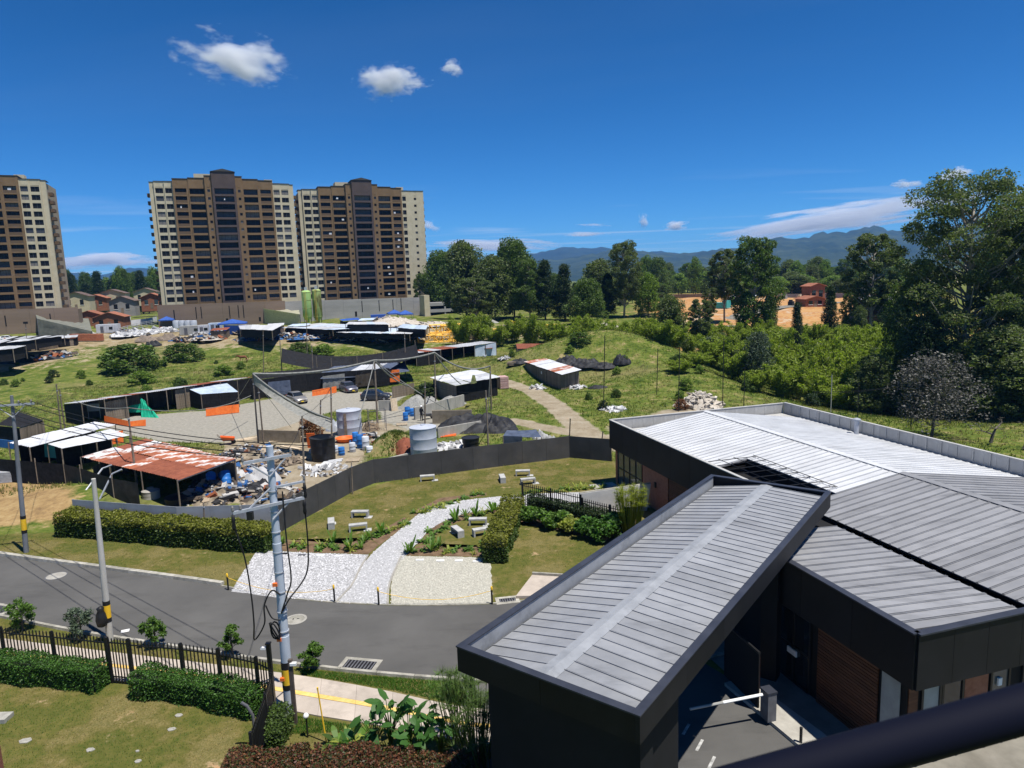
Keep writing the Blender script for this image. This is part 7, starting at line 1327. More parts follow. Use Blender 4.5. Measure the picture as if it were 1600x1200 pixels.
# ------------------------------------------------------------------ apartment towers
mat('tower_cream', (.46, .405, .28), (.54, .48, .345), scale=.5, rough=.9, dirt=.35, dscale=.4, dstretch=(1, 1, .2), dcol=(.25, .21, .14)); mat('tower_brown', (.168, .108, .056), (.205, .135, .072), scale=.5, rough=.9); mat('tower_dark', (.075, .056, .052), (.095, .072, .066), scale=.5, rough=.9); mat('tower_panel', (.12, .078, .045), rough=.8); mat('tower_body', (.33, .27, .19), (.38, .31, .22), scale=.3, rough=.9); mat('roof_cap', (.06, .055, .05), rough=.8)
mat('balcony_slab', (.36, .28, .19), rough=.9); mat('railing_dark', (.02, .02, .022), rough=.4); mat('curtain', (.13, .125, .12), (.2, .19, .18), scale=2, rough=.8); mat('laundry', (.7, .7, .72), rough=.8)
SH, NF = 2.42, 15
# width, wall, opening width, kind, forward offset, extra top
BAYS = [(1.3, 'tower_cream', 0, None, -.5, 0), (2.9, 'tower_cream', 2.2, 'win', 0, .2), (2.4, 'tower_cream', 1.9, 'win', .3, .2), (4.5, 'tower_brown', 3.3, 'bal', .9, 1.0), (4.8, 'tower_brown', 4.3, 'wide', 1.1, 1.3), (2.1, 'tower_brown', .8, 'small', 1.7, 2.0), (7.0, 'tower_dark', 5.7, 'wide', 2.3, 3.2), (2.1, 'tower_brown', .8, 'small', 1.7, 2.0), (4.8, 'tower_brown', 4.3, 'wide', 1.1, 1.3), (4.5, 'tower_brown', 3.3, 'bal', .9, 1.0), (2.4, 'tower_cream', 1.9, 'win', .3, .2), (2.9, 'tower_cream', 2.2, 'win', 0, .2), (1.3, 'tower_cream', 0, None, -.5, 0)]
BAYS_R = BAYS[:9] + [(4.0, 'tower_brown', 2.9, 'bal', .9, 1.0), (2.0, 'tower_cream', 1.3, 'win', .3, .2), (6.3, 'tower_cream', .9, 'small', 0, .2)]
def make_tower(name, bays, label, loc, rz):
    t = thing(name, label, 'building', loc, rz, 'apartment towers'); W_ = sum(b[0] for b in bays); Ht = SH * NF + 1.6; D = 17
    MB().lohi((.3, 1.6, -3), (W_ - .3, D, Ht - .4)).build('body', 'tower_body', t); walls = {}; bay_walls = []; x = 0; jobs = {}; panels = {}
    for (w, m, ow, kind, off, ex) in bays:
        mb = MB(); bay_walls.append((m, mb)); y0 = -off; yb = 1.62; top = Ht + ex; h0 = {'win': .65, 'small': 1.0, 'bal': .95, 'wide': .75, None: 0}[kind]; h1 = {'win': 2.2, 'small': 1.85, 'bal': 2.15, 'wide': 2.15, None: 0}[kind]
        if not ow: mb.lohi((x, y0, -3), (x + w, yb, top))
        else:
            s = (w - ow) / 2; mb.lohi((x, y0, -3), (x + s, yb, top)); mb.lohi((x + w - s, y0, -3), (x + w, yb, top))
            for f in range(NF):
                z0 = f * SH; e = .003
                if kind in ('bal', 'wide'):
                    mb.lohi((x + s + e, y0 + .03, z0 + h1), (x + w - s - e, yb, z0 + SH + .12)); panels.setdefault((ow, h0, kind, m), []).append((x + w / 2, y0, z0))
                else:
                    mb.lohi((x + s + e, y0 + .02, z0 + h1), (x + w - s - e, yb, z0 + SH)); mb.lohi((x + s + e, y0 + .02, z0), (x + w - s - e, yb, z0 + h0))
                jobs.setdefault((kind, ow, off), []).append((x + w / 2, y0, z0, h0, h1))
            mb.lohi((x + s + .003, y0 + .025, NF * SH + .1), (x + w - s - .003, yb, top - .02)); mb.lohi((x + s + .003, y0 + .025, -3), (x + w - s - .003, yb, 0))
        walls.setdefault('roof_cap', MB()).lohi((x - .08, y0 - .12, top), (x + w + .08, 5, top + .14))
        if m == 'tower_dark':
            walls['roof_cap'].add([(x - .2, y0 - .2, top + .15), (x + w + .2, y0 - .2, top + .15), (x + w / 2, y0 - .2, top + 1.0), (x - .2, 6, top + .15), (x + w + .2, 6, top + .15), (x + w / 2, 6, top + 1.0)], [(0, 1, 2), (5, 4, 3), (0, 2, 5, 3), (1, 4, 5, 2)])
        x += w
    for m, mb in bay_walls: mb.build({'tower_cream': 'cream_bay', 'tower_brown': 'brown_bay', 'tower_dark': 'dark_bay'}[m], m, t)
    for (ow, h0, kind, m), lst in panels.items():
        me = MB().lohi((-ow / 2 + .003, .06, .12), (ow / 2 - .003, .2, h0 - (0 if kind == 'bal' else .35))).mesh('balcony_front')
        for q in lst: inst(me, 'balcony_front', 'tower_panel' if kind == 'bal' else m, t, q)
    for m, mb in walls.items(): mb.build({'tower_cream': 'cream_wall', 'tower_brown': 'brown_wall', 'tower_dark': 'dark_bay', 'tower_panel': 'balcony_panels', 'roof_cap': 'roof_cap'}[m], m, t)
    MB().lohi((W_ * .3, 4, Ht), (W_ * .42, 9, Ht + 3.4)).lohi((W_ * .8, 5, Ht), (W_ * .86, 8, Ht + 2.2)).build('lift_housing', 'tower_cream', t)
    sb = MB().lohi((-.5, 3.0, -.1), (.5, 6.0, .9)).mesh('side_balcony')
    for f in range(NF):
        for xx in (-.5, W_ + .5): inst(sb, 'side_balcony', 'tower_panel', t, (xx, 0, f * SH))
    for (kind, ow, off), lst in jobs.items():
        deep = {'win': .22, 'small': .2, 'bal': 1.0, 'wide': 1.2}[kind]; h0, h1 = lst[0][3:5]; zlo = h0 if kind in ('win', 'small') else .12
        gm_ = [MB().lohi((-ow / 2 + .004, deep, zlo), (ow / 2 - .004, deep + .05, h1)).mesh('window') for _ in range(3)]; fm = MB()
        for k in range(1 + (3 if ow > 3 else 2 if ow > 1.2 else 1)): xx = -ow / 2 + ow * k / (3 if ow > 3 else 2 if ow > 1.2 else 1); fm.lohi((xx - .04, deep - .05, zlo), (xx + .04, deep - .002, h1))
        fm.lohi((-ow / 2, deep - .05, h1 - .08), (ow / 2, deep - .002, h1)); fm = fm.mesh('window_frame')
        for (cx, y0, z0, _a, _b) in lst:
            r = random.random(); k = 1 if r < .24 else 2 if r < .34 else 0; w_ = inst(gm_[k], 'window', ('glass_tower', 'glass_tower_lit', 'curtain')[k], t, (cx, y0, z0)); inst(fm, 'frame', 'railing_dark' if kind in ('wide', 'bal') else 'aluminium', w_)
            if kind in ('wide', 'bal') and random.random() < .12: MB().lohi((0, .25, .95), (random.uniform(.3, .9), .3, 1.6)).build('laundry', 'laundry', t, loc=(cx + random.uniform(-ow / 2.5, ow / 4), y0, z0))
    return t
def corner(px_, py_, Y): return at(px_, py_, Y)
c0, c1 = at(253, 476, 220), at(469, 470, 236.5); a_, w_ = frame_of(c0, c1)
make_tower('apartment_tower', BAYS, 'brown and cream apartment tower in the middle of the three', c0, a_)
l1_ = at(96, 481, 212); dv = (Vector((c1.x - c0.x, c1.y - c0.y, 0))).normalized() * sum(b[0] for b in BAYS)
make_tower('apartment_tower', BAYS, 'brown and cream apartment tower cut off by the left edge', l1_ - dv, a_)
r0, r1 = at(479, 470, 243), at(664, 464, 259); ar, _ = frame_of(r0, r1)
make_tower('apartment_tower', BAYS_R, 'apartment tower with blank cream right end behind the green silos', r0, ar)
# podium walls
mat('podium_brown', (.20, .145, .105), (.24, .175, .13), scale=.25, rough=.9, stretch=(.3, .3, 2)); mat('podium_grey', (.25, .245, .235), (.33, .32, .31), scale=.2, rough=.9, stretch=(.5, .5, 2))
def podium(x0, y0, Y0, x1, y1, Y1, hgt, m, label, slots, step=6):
    a, b = at(x0, y0, Y0), at(x1, y1, Y1); an, ln = frame_of(a, b); t = thing('podium_wall', label, 'wall', (a.x, a.y, a.z - hgt), an); n = max(1, round(ln / step)); w = ln / n
    for i in range(n): MB().lohi((w * i + .02, 0, -1), (w * (i + 1) - .02, .5, hgt + (b.z - a.z) * (i + .5) / n)).build('wall_panel', m, t)
    MB().lohi((0, .55, -1), (ln, 8, hgt - .5 + min(0, b.z - a.z))).build('backing', m, t)
    for s, sw, z0, z1 in slots: MB().lohi((ln * s, -.03, hgt * z0), (ln * s + sw, .03, hgt * z1)).build('slot_window', 'dark_hole', t)
podium(245, 477, 207, 445, 470, 214, 6.4, 'podium_brown', 'brown podium wall with dark slots under the middle tower', [(.12, .3, .3, .75), (.29, .25, .3, .85), (.33, .25, .3, .85), (.55, .25, .25, .85), (.62, .25, .25, .85), (.66, .25, .25, .85), (.52, .6, .05, .25), (.78, .6, .05, .25), (.10, .6, .02, .2)])
podium(445, 471, 214, 671, 464, 240, 6.6, 'podium_grey', 'grey concrete podium wall under the right tower', [(.5, .25, .3, .85), (.62, .25, .3, .85), (.72, .25, .3, .85), (.78, .25, .3, .9), (.45, .7, .1, .35)])
podium(-120, 488, 190, 121, 480, 205, 6.2, 'podium_brown', 'brown podium wall under the left tower', [(.5, .3, .2, .7), (.8, .3, .2, .7)])
# parking block: slabs and columns
a, b = at(671, 471, 228), at(719, 471, 232); an, ln = frame_of(a, b); pk = thing('parking_block', 'small grey open parking block beside the right tower', 'building', (a.x, a.y, a.z - 8.3), an)
for k in range(4): MB().lohi((0, 0, 2.15 * k + .3), (ln, 12, 2.15 * k + 1.35)).build('floor_slab', 'podium_grey', pk)
for x in (0, ln * .5, ln): MB().lohi((x - .25, .1, -1), (x + .25, .6, 8.2)).build('column', 'podium_grey', pk)
MB().lohi((.2, 6, 0), (ln - .2, 6.3, 8)).build('inner_wall', 'dark_hole', pk)
MB().lohi((-1.8, -.2, -1), (.0, 6, 10.4)).build('stair_tower', 'tower_cream', pk)
# ------------------------------------------------------------------ brick houses, street
mat('tile_roof', (.22, .085, .05), (.32, .13, .075), scale=1.2, rough=.9, rnd=.15); mat('tile_dark', (.10, .07, .06), (.16, .11, .09), scale=1.2, rough=.9, rnd=.15); mat('dull_brick', (.22, .09, .05), (.30, .13, .08), scale=2, rough=.9); mat('house_brick', (.33, .115, .055), (.42, .155, .08), scale=2, rough=.9, rnd=.1)
def house(px_, py_, Y, w, d, h, rh, m, rm, label, rz=.3):
    p = at(px_, py_, Y); p.z = float(zt(p.x, p.y)) if abs(p.z - float(zt(p.x, p.y))) < 3 else p.z; t = thing('brick_house', label, 'house', p, rz); hw = w / 2
    MB().lohi((-hw, 0, -1), (hw, d, h)).add([(-hw, 0, h), (hw, 0, h), (0, 0, h + rh), (-hw, d, h), (hw, d, h), (0, d, h + rh)], [(0, 1, 2), (5, 4, 3)]).build('wall', m, t)
    r = MB(); 
    for s in (-1, 1): r.slab([(s * (hw + .4), -.5, h - .15 + .05), (0, -.5, h + rh + .12), (0, d + .5, h + rh + .12), (s * (hw + .4), d + .5, h - .1)], .15)
    r.build('roof', rm, t)
    for x in (-w * .25, w * .22): wn_ = MB().lohi((x - .6, -.05, h * .35), (x + .6, .03, h * .75)).build('window', 'glass_dark', t); MB().lohi((x - .7, -.09, h * .33 - .08), (x + .7, -.051, h * .35 - .02)).build('sill', 'white_paint', wn_)
    MB().lohi((-.45, -.04, 0), (.45, .03, 2.0)).build('door', 'timber', t)
for a in ((170, 499, 222, 9, 8, 3.6, 1.5, 'dull_brick', 'tile_roof', 'nearest orange brick house with gable between the left towers'), (138, 497, 228, 8, 7, 3.6, 1.4, 'dull_brick', 'tile_roof', 'orange brick house left of the nearest gable'), (192, 490, 245, 8, 8, 4.5, 1.6, 'podium_grey', 'tile_dark', 'grey house behind the nearest brick gable'), (120, 484, 260, 9, 8, 5, 1.6, 'tower_cream', 'tile_dark', 'pale house with dark roof at the foot of the left tower'), (150, 482, 270, 8, 7, 4, 1.4, 'dull_brick', 'tile_roof', 'red-roofed house in the second row, left'), (176, 478, 280, 10, 8, 5, 1.6, 'tower_cream', 'tile_dark', 'dark-roofed house in the second row, middle'), (238, 482, 255, 7, 7, 4.2, 1.4, 'dull_brick', 'tile_roof', 'orange-roofed house right of the street by the podium'), (228, 474, 300, 9, 8, 5, 1.6, 'tower_cream', 'tile_dark', 'pale far house right of the street')): house(*a)
s_ = [at(205, 502, 212), at(240, 498, 212), at(226, 480, 300), at(214, 480, 300)]; struct(MB().add([(p.x, p.y, 5.05 + .0 * k) for k, p in enumerate(s_)], [(0, 1, 2, 3)]).build('street', 'asphalt'))
car(Vector((at(224, 490, 240).x, 240, 5.07)), 1.8, 'car_white', 'white car driving up the far street between the houses')
# ------------------------------------------------------------------ worksite in front of the towers
def g3(px_, py_): return g(px_, py_)
def tent(px_, py_, w, d, h, label, m='tent_blue'):
    p = g3(px_, py_); t = thing('canopy_tent', label, 'tent', p, .3); hw, hd = w / 2, d / 2
    MB().add([(-hw, -hd, h), (hw, -hd, h), (hw, hd, h), (-hw, hd, h), (0, 0, h + 1.0), (-hw, -hd, h - .3), (hw, -hd, h - .3), (hw, hd, h - .3), (-hw, hd, h - .3)], [(0, 1, 4), (1, 2, 4), (2, 3, 4), (3, 0, 4), (5, 6, 1, 0), (6, 7, 2, 1), (7, 8, 3, 2), (8, 5, 0, 3)]).build('canopy', m, t)
    for x in (-hw, hw):
        for y in (-hd, hd): MB().tube([(x, y, 0), (x, y, h)], .05, 5).build('leg', 'iron_grey', t)
mat('tent_blue', (.02, .07, .30), (.04, .11, .38), scale=2, rough=.7)
tent(262, 512, 4, 4, 2.4, 'small blue canopy tent at the left of the worksite'); tent(365, 520, 7, 5, 2.6, 'large dark blue canopy tent before the brown podium'); tent(617, 502, 4, 4, 2.4, 'small blue tent on the mound right of the silos, left'); tent(634, 503, 4, 4, 2.4, 'small blue tent on the mound right of the silos, right')
cloth('tarp', [g3(352, 523) + Vector((0, -.5, .1)), g3(390, 524) + Vector((0, -.5, .1)), g3(390, 524) + Vector((0, -.5, 2.5)), g3(352, 523) + Vector((0, -.5, 2.5))], 10, 4, 'tent_blue', 'blue side sheet of the large dark blue tent', noise=.05)
def container(px_, py_, l_, h, m, label, rz=.2, d=2.4):
    p = g3(px_, py_); t = thing('site_container', label, 'container', p, rz); MB().lohi((-l_ / 2, 0, .15), (l_ / 2, d, h)).build('box', m, t)
    for k in range(int(l_ / .5)): MB().lohi((-l_ / 2 + .5 * k + .1, -.04, .25), (-l_ / 2 + .5 * k + .3, -.002, h - .1)).build('rib', m, t)
    MB().lohi((-l_ * .3, -.07, .3), (-l_ * .3 + .8, -.045, 2.0)).build('door', 'iron_grey', t); MB().lohi((l_ * .1, -.07, 1.1), (l_ * .1 + .9, -.045, 1.8)).build('window', 'glass_dark', t)
for a in ((168, 521, 5.5, 2.5, 'zinc_white', 'white container left of the rail fence'), (300, 524, 6, 2.5, 'cream_panel', 'cream container in front of the white tanks'), (318, 523, 2.5, 2.5, 'zinc_white', 'small white container with door left of the blue tent'), (336, 519, 3, 2.4, 'zinc_blue', 'blue-grey container beside the large tent'), (592, 507, 4, 2.6, 'tent_blue', 'blue container on the rise left of the blue tents'), (735, 530, 3, 2.0, 'plank', 'brown box hut near the yellow crane parts')): container(*a)
for k, x in enumerate((276, 285, 294, 303)):
    p = g3(x, 513); t = thing('water_tank', f"{['first', 'second', 'third', 'fourth'][k]} pale cylindrical tank from the left behind the cream container", 'tank', p, 0, 'pale worksite tanks'); MB().lathe([(1.0, 0), (1.0, 2.1), (.9, 2.3), (.1, 2.4)], 16).build('shell', 'tank_white', t, True); MB().lathe([(.25, 2.35), (.25, 2.5)], 8).build('hatch', 'tank_black', t)
# blue-white roofs in front of the silos
def roof_shed(pts, zs, nu, nv, mats, label, base=True):
    P = [g3(*p) for p in pts]; zb = sum(p.z for p in P) / 4; R = [Vector((gz(x, y, zb + z).x, gz(x, y, zb + z).y, zb + z)) for (x, y), z in zip(pts, zs)]; t = thing('sheet_roof_shed', label, 'shed', dropz(R[0], zb)); roof_sheets(t, R, nu, nv, mats, .06); posts(t, R, z0=zb - .5, r=.08)
    for k in range(4):
        a, b = R[k], R[(k + 1) % 4]; c = (R[0] + R[2]) / 2; a, b = a.lerp(c, .08), b.lerp(c, .08); flat_wall(t, dropz(a, zb), dropz(b, zb), zb - .2, a.z - .15, b.z - .15, 'black_net', step=4)
roof_shed([(515, 519), (640, 522), (655, 516), (560, 509)], [1.0] * 4, 12, 2, ['zinc_blue', 'zinc_blue', 'zinc_white'], 'wide blue-white sheet roof, nearest of the worksite roofs'); roof_shed([(440, 512), (520, 515), (600, 510), (500, 505)], [1.0] * 4, 10, 2, ['zinc_blue', 'zinc_grey'], 'blue-grey sheet roof just in front of the silos'); roof_shed([(375, 514), (425, 516), (440, 508), (372, 507)], [1.7] * 4, 6, 1, ['zinc_white', 'zinc_grey'], 'white sheet roof right of the large blue tent'); roof_shed([(620, 512), (665, 515), (668, 509), (630, 506)], [1.6] * 4, 5, 1, ['zinc_blue'], 'small blue sheet roof at the right end of the worksite'); roof_shed([(540, 507), (610, 507), (600, 503), (545, 503)], [1.7] * 4, 6, 1, ['zinc_blue', 'zinc_white'], 'sheet roof behind the widest blue roof')
roof_shed([(-20, 538), (55, 531), (100, 524), (20, 526)], [1.8] * 4, 8, 2, ['zinc_grey', 'black_net', 'zinc_white'], 'long grey sheet shed at the far left of the worksite'); roof_shed([(-30, 548), (20, 545), (40, 540), (-30, 540)], [2.2] * 4, 5, 1, ['zinc_white', 'zinc_grey'], 'pale sheet shed at the left edge of the picture')
car(g3(14, 533) + Vector((0, 0, .02)), .3, 'car_white', 'white car beside the far-left sheet sheds')
lump('black_tarp', 20, 566, 5, 3.5, 1.6, 'tarp_black', 'black tarp heap at the left edge of the field', 40); lump('black_tarp', 58, 562, 5, 3, 1.4, 'tarp_black', 'black tarp heap with scrap right of the edge one', 41); heap('scrap_heap', 85, 558, 5, .8, 'junk_dark', 'dark scrap heap beyond the black tarps at left', 120, .7, 'junk_mixed'); lump('black_tarp', 240, 540, 2, 1.4, 1.6, 'tarp_black', 'black wrapped pallet between the two far bushes', 42); lump('grey_tarp', 230, 533, 3, 2, 1.9, 'plank', 'dark stack of formwork left of the grey tent mound', 43, 0, 'stack'); lump('grey_tarp', 262, 531, 3.2, 2, 1.9, 'plank', 'dark stack of formwork at the middle of the worksite edge', 44, 0, 'stack')
# brick pallets
for k, x in enumerate((117, 127, 136, 147, 156)):
    p = g3(x, 533); t = thing('brick_pallet', f"orange brick pallet, {['leftmost', 'second', 'middle', 'fourth', 'rightmost'][k]} of the five before the net structure", 'pallet', p, .2, 'brick pallets'); 
    for z_ in range(4): MB().box((0, 0, .35 + .42 * z_), (1.6, 1.4, .38)).build('brick_layer', 'house_brick', t)
    MB().box((0, 0, .06), (1.7, 1.5, .12)).build('base', 'timber', t)
# net structures and screens
mat('grey_green_net', (.16, .165, .14), (.24, .24, .205), scale=1, rough=.9, trans=.2); mat('screen_white', (.62, .63, .68), (.74, .74, .78), scale=.5, rough=.8)
def nethouse(pts, h, label, m='grey_green_net', sag=.8):
    P = [g3(*p) for p in pts]; zb = min(p.z for p in P); T = [p + Vector((0, 0, h[k])) for k, p in enumerate(P)]; t = thing('net_structure', label, 'net', P[0]); local(patch(T, 14, 6, sag=sag, noise=.2), P[0]).build('roof_net', m, t, 'all'); local(patch([P[0], P[1], T[1], T[0]], 12, 5, noise=.12), P[0]).build('side_net', m, t, 'all'); P.append(P[0]); P.pop()
    for p, q in zip(P, T): MB().tube([p - P[0], q - P[0]], .1, 5).build('post', 'iron_grey', t)
nethouse([(62, 530), (145, 527), (140, 512), (58, 514)], (5.5, 1.6, 3.0, 6.0), 'grey-green net structure with torn sides at left'); nethouse([(392, 505), (470, 508), (468, 500), (390, 498)], (5.5, 3.0, 4.0, 6.0), 'beige net sheets hanging in front of the brown podium', 'beige_net', .4)
def screen(pts, h, label):
    P = [g3(*p) for p in pts]; t = thing('screen_fence', label, 'fence', P[0])
    for a, b in zip(P, P[1:]): local(patch([a, b, b + Vector((0, 0, h)), a + Vector((0, 0, h))], 8, 3, noise=.05), P[0]).build('screen_panel', 'screen_white', t, 'all'); MB().tube([(0, 0, 0), (0, 0, h + .2)], .06, 5).build('post', 'iron_grey', t, loc=a - P[0])
screen([(-40, 522), (10, 520), (60, 518)], 2.2, 'white screen fence at the foot of the left podium'); screen([(140, 506), (165, 508), (185, 508), (205, 505)], 2.4, 'white screen fence below the brick houses, left'); screen([(205, 509), (230, 506), (246, 502)], 1.8, 'white screen fence running to the brown podium')
P = [g3(185, 524), g3(200, 520), g3(222, 514), g3(245, 509)]; t = thing('rail_fence', 'grey rail fence climbing to the brown podium', 'fence', P[0])
for a, b in zip(P, P[1:]):
    for z_ in (.5, 1.0, 1.5, 1.9): MB().tube([a - P[0] + Vector((0, 0, z_)), b - P[0] + Vector((0, 0, z_))], .06, 5).build('rail', 'galvanised', t)
    for k in (0, .33, .66): q = a.lerp(b, k) - P[0]; MB().tube([q, q + Vector((0, 0, 2.0))], .07, 5).build('post', 'galvanised', t)
heap('rubble_heap', 610, 507, 9, 2.0, 'rubble', 'tan earth heap right of the silos', 60, .5); heap('rubble_heap', 215, 523, 6, .8, 'junk_white', 'pale rubble heap before the rail fence', 120, .8, 'junk_white'); heap('rubble_heap', 245, 519, 5, .8, 'junk_white', 'pale rubble heap below the small blue tent', 100, .8, 'junk_white'); heap('rubble_heap', 325, 529, 6, .7, 'rubble', 'rubble heap before the cream container', 120, .7, 'junk_mixed')
for k, (x, y) in enumerate(((420, 527), (450, 524), (480, 528), (510, 526), (545, 530), (580, 527), (610, 531), (640, 527), (395, 530))): heap('scrap_heap', x, y, 4.5, .9, 'junk_mixed', f"{['first', 'second', 'third', 'fourth', 'fifth', 'sixth', 'seventh', 'eighth', 'extra left'][k]} low scrap heap in the row before the blue-white roofs", 90, .6, 'junk_mixed')
heap('rubble_heap', 945, 512, 4, 1.2, 'rubble', 'pale earth heap left of the bush on the mound', 20, .5); heap('rubble_heap', 680, 508, 6, 1.0, 'rubble', 'pale earth heap before the parking block', 20, .4); heap('rubble_heap', 762, 505, 3, 1.2, 'gravel_grey', 'grey heap on the grass right of the parking block', 0)
# shacks, junk and poles crowding the worksite
for k, (x, y, w, d, h, rm, wm_) in enumerate(((15, 556, 5, 3, 2.2, 'zinc_grey', 'plank'), (48, 548, 4, 3, 2.0, 'zinc_white', 'black_net'), (78, 545, 4, 3, 2.2, 'black_net', 'plank'), (108, 540, 4, 3, 2.0, 'zinc_grey', 'black_net'), (345, 528, 4, 3, 2.0, 'rust_dark', 'plank'), (408, 524, 5, 3, 2.0, 'zinc_grey', 'black_net'), (432, 521, 4, 3, 2.1, 'zinc_white', 'plank'), (468, 520, 5, 3, 1.8, 'zinc_blue', 'black_net'), (548, 512, 5, 3, 2.0, 'tent_blue', 'black_net'), (574, 512, 4, 3, 2.0, 'zinc_blue', 'plank'), (650, 524, 4, 3, 1.8, 'zinc_grey', 'plank'), (525, 524, 5, 3, 1.6, 'zinc_blue', 'black_net'))):
    p = g3(x, y); t = thing('site_shack', f"{ordinal_(k)} low worksite shack from the left, sheet-roofed, among scrap below the towers", 'shack', p, random.uniform(-.2, .5), 'worksite shacks')
    for i in range(3): corr([(-w / 2 + w * i / 3, -d / 2 - .3, h), (-w / 2 + w * (i + 1) / 3 + .05, -d / 2 - .3, h), (-w / 2 + w * (i + 1) / 3 + .05, d / 2, h + .4), (-w / 2 + w * i / 3, d / 2, h + .4)]).build('roof_sheet', rm, t, loc=(0, 0, .03 * i))
    MB().box((0, -d / 2, h / 2 - .1), (w - .3, .06, h - .2)).build('front_wall', wm_, t); MB().box((-w / 2 + .15, 0, h / 2), (.06, d - .2, h)).build('side_wall', wm_, t); MB().box((w / 2 - .15, 0, h / 2), (.06, d - .2, h)).build('side_wall', wm_, t); MB().box((w * .2, -d / 2 - .05, .85), (.8, .05, 1.6)).build('door', 'timber', t)
for k in range(22):
    x = 20 + k * 29 + random.uniform(-8, 8); y = random.uniform(514, 534) + (16 if x < 110 else 0); heap('scrap_pile', x, y, random.uniform(1.6, 3.2), random.uniform(.5, 1.3), ('tarp_black', 'scrap_ground', 'junk_mixed')[k % 3], f"{ordinal_(k)} small scrap pile from the left along the worksite strip", 45, .5, ('junk_mixed', 'junk_white', 'junk_mixed')[k % 3])
# silos
mat('silo_green', (.36, .56, .18), (.44, .64, .24), scale=.8, rough=.5); mat('silo_stain', (.16, .15, .05), (.40, .50, .18), scale=.9, rough=.7, contrast=(.42, .6), stretch=(1, 1, .25))
def silo(px_, Y, ytop, ybot, label, m):
    tz, bz = at(px_, ytop, Y), at(px_ + 2, ybot, Y); h = tz.z - bz.z; t = thing('cement_silo', label, 'silo', bz, 0, 'cement silos'); r = 1.35; c0_ = 2.2
    s = MB().lathe([(.3, .9), (r, c0_ + .3), (r, h - .1), (r * .6, h + .2), (.1, h + .25)], 24).build('shell', m, t, True)
    for k in range(4): MB().lathe([(r + .03, 0), (r + .06, .05), (r + .03, .1)], 24, c=(0, 0, c0_ + .4 + (h - c0_ - .8) * k / 3), cap=False).build('hoop', 'silo_stain', t, True)
    for a in range(4): MB().tube([(r * .8 * math.cos(a * 1.571 + .78), r * .8 * math.sin(a * 1.571 + .78), -.3), (r * .8 * math.cos(a * 1.571 + .78), r * .8 * math.sin(a * 1.571 + .78), c0_ + .8)], .12, 6).build('leg', 'silo_stain', t)
    MB().box((0, 0, h + .7), (.7, .7, 1.0)).build('filter_box', 'zinc_grey', t)
    for x in (-.2, .2): MB().tube([(x, -r - .15, 1), (x, -r - .15, h)], .03, 4).build('ladder_rail', 'yellow_paint', t)
silo(480, 205, 455, 508, 'clean lime green cement silo, left of the pair', 'silo_green'); silo(496, 207, 453, 508, 'lime green cement silo with brown streaks, right of the pair', 'silo_stain')
# yellow tower-crane sections
mat('crane_yellow', (.80, .42, .02), (.88, .52, .05), scale=1, rough=.5)
def truss(l_, s, name='x'):
    mb = MB(); r = .09; n = max(2, round(l_ / 1.6))
    for y in (-s / 2, s / 2):
        for z in (0, s): mb.tube([(-l_ / 2, y, z), (l_ / 2, y, z)], r, 4)
    for i in range(n + 1):
        x = -l_ / 2 + l_ * i / n
        for y in (-s / 2, s / 2): mb.tube([(x, y, 0), (x, y, s)], r * .7, 4)
        for z in (0, s): mb.tube([(x, -s / 2, z), (x, s / 2, z)], r * .7, 4)
        if i < n:
            x2 = x + l_ / n
            for y in (-s / 2, s / 2): mb.tube([(x, y, 0 if i % 2 else s), (x2, y, s if i % 2 else 0)], r * .6, 4)
            mb.tube([(x, -s / 2, s), (x2, s / 2, s)], r * .6, 4)
    return mb.mesh('truss')
TR = [truss(8, 1.7), truss(5.5, 1.5), truss(12, 1.3)]
k = 0
for (x, y, z, i, rz, lab) in ((697, 532, 0, 0, .15, 'yellow crane section at the bottom of the stack'), (699, 530, 1.75, 0, .15, 'yellow crane section on top of the stack'), (694, 534, 0, 1, .1, 'yellow crane section leaning before the stack'), (672, 534, 0, 1, .25, 'yellow crane section left of the stack'), (708, 530, 1.75, 1, .2, 'short yellow crane section on the right of the stack top'), (790, 522, 0, 2, .15, 'long yellow crane jib lying on the grass, left'), (830, 520, 0, 2, .1, 'long yellow crane jib lying on the grass, right'), (860, 517, 0, 1, .1, 'yellow crane part nearest the mound bush')):
    p = g3(x, y); tag(obj('crane_section', TR[i], 'crane_yellow', loc=p + Vector((0, 0, z)), rz=rz), lab, 'crane part', 'yellow crane sections')
# wheel loader
p = g3(812, 512); t = thing('wheel_loader', 'small dark and yellow loader on the grass beyond the crane parts', 'loader', p, .2)
MB().lohi((-1.4, -.8, .7), (1.0, .8, 1.6)).build('chassis', 'crane_yellow', t); MB().lohi((-.6, -.7, 1.6), (.6, .7, 2.9)).build('cab', 'glass_dark', t); MB().lohi((-.7, -.8, 2.9), (.7, .8, 3.0)).build('cab_roof', 'black_paint', t)
for x in (-.9, .8):
    for y in (-.85, .85): w_ = MB().lathe([(.3, -.2), (.6, -.18), (.6, .18), (.3, .2)], 14).build('wheel', 'rubber', t, loc=(x, y, .6)); w_.rotation_euler.x = 1.571
MB().tube([(-1.0, 0, 1.4), (-2.6, 0, 1.9), (-3.6, 0, .6)], .15, 5).build('boom', 'crane_yellow', t); MB().lohi((-4.0, -.9, .2), (-3.4, .9, .8)).build('bucket', 'iron_grey', t)
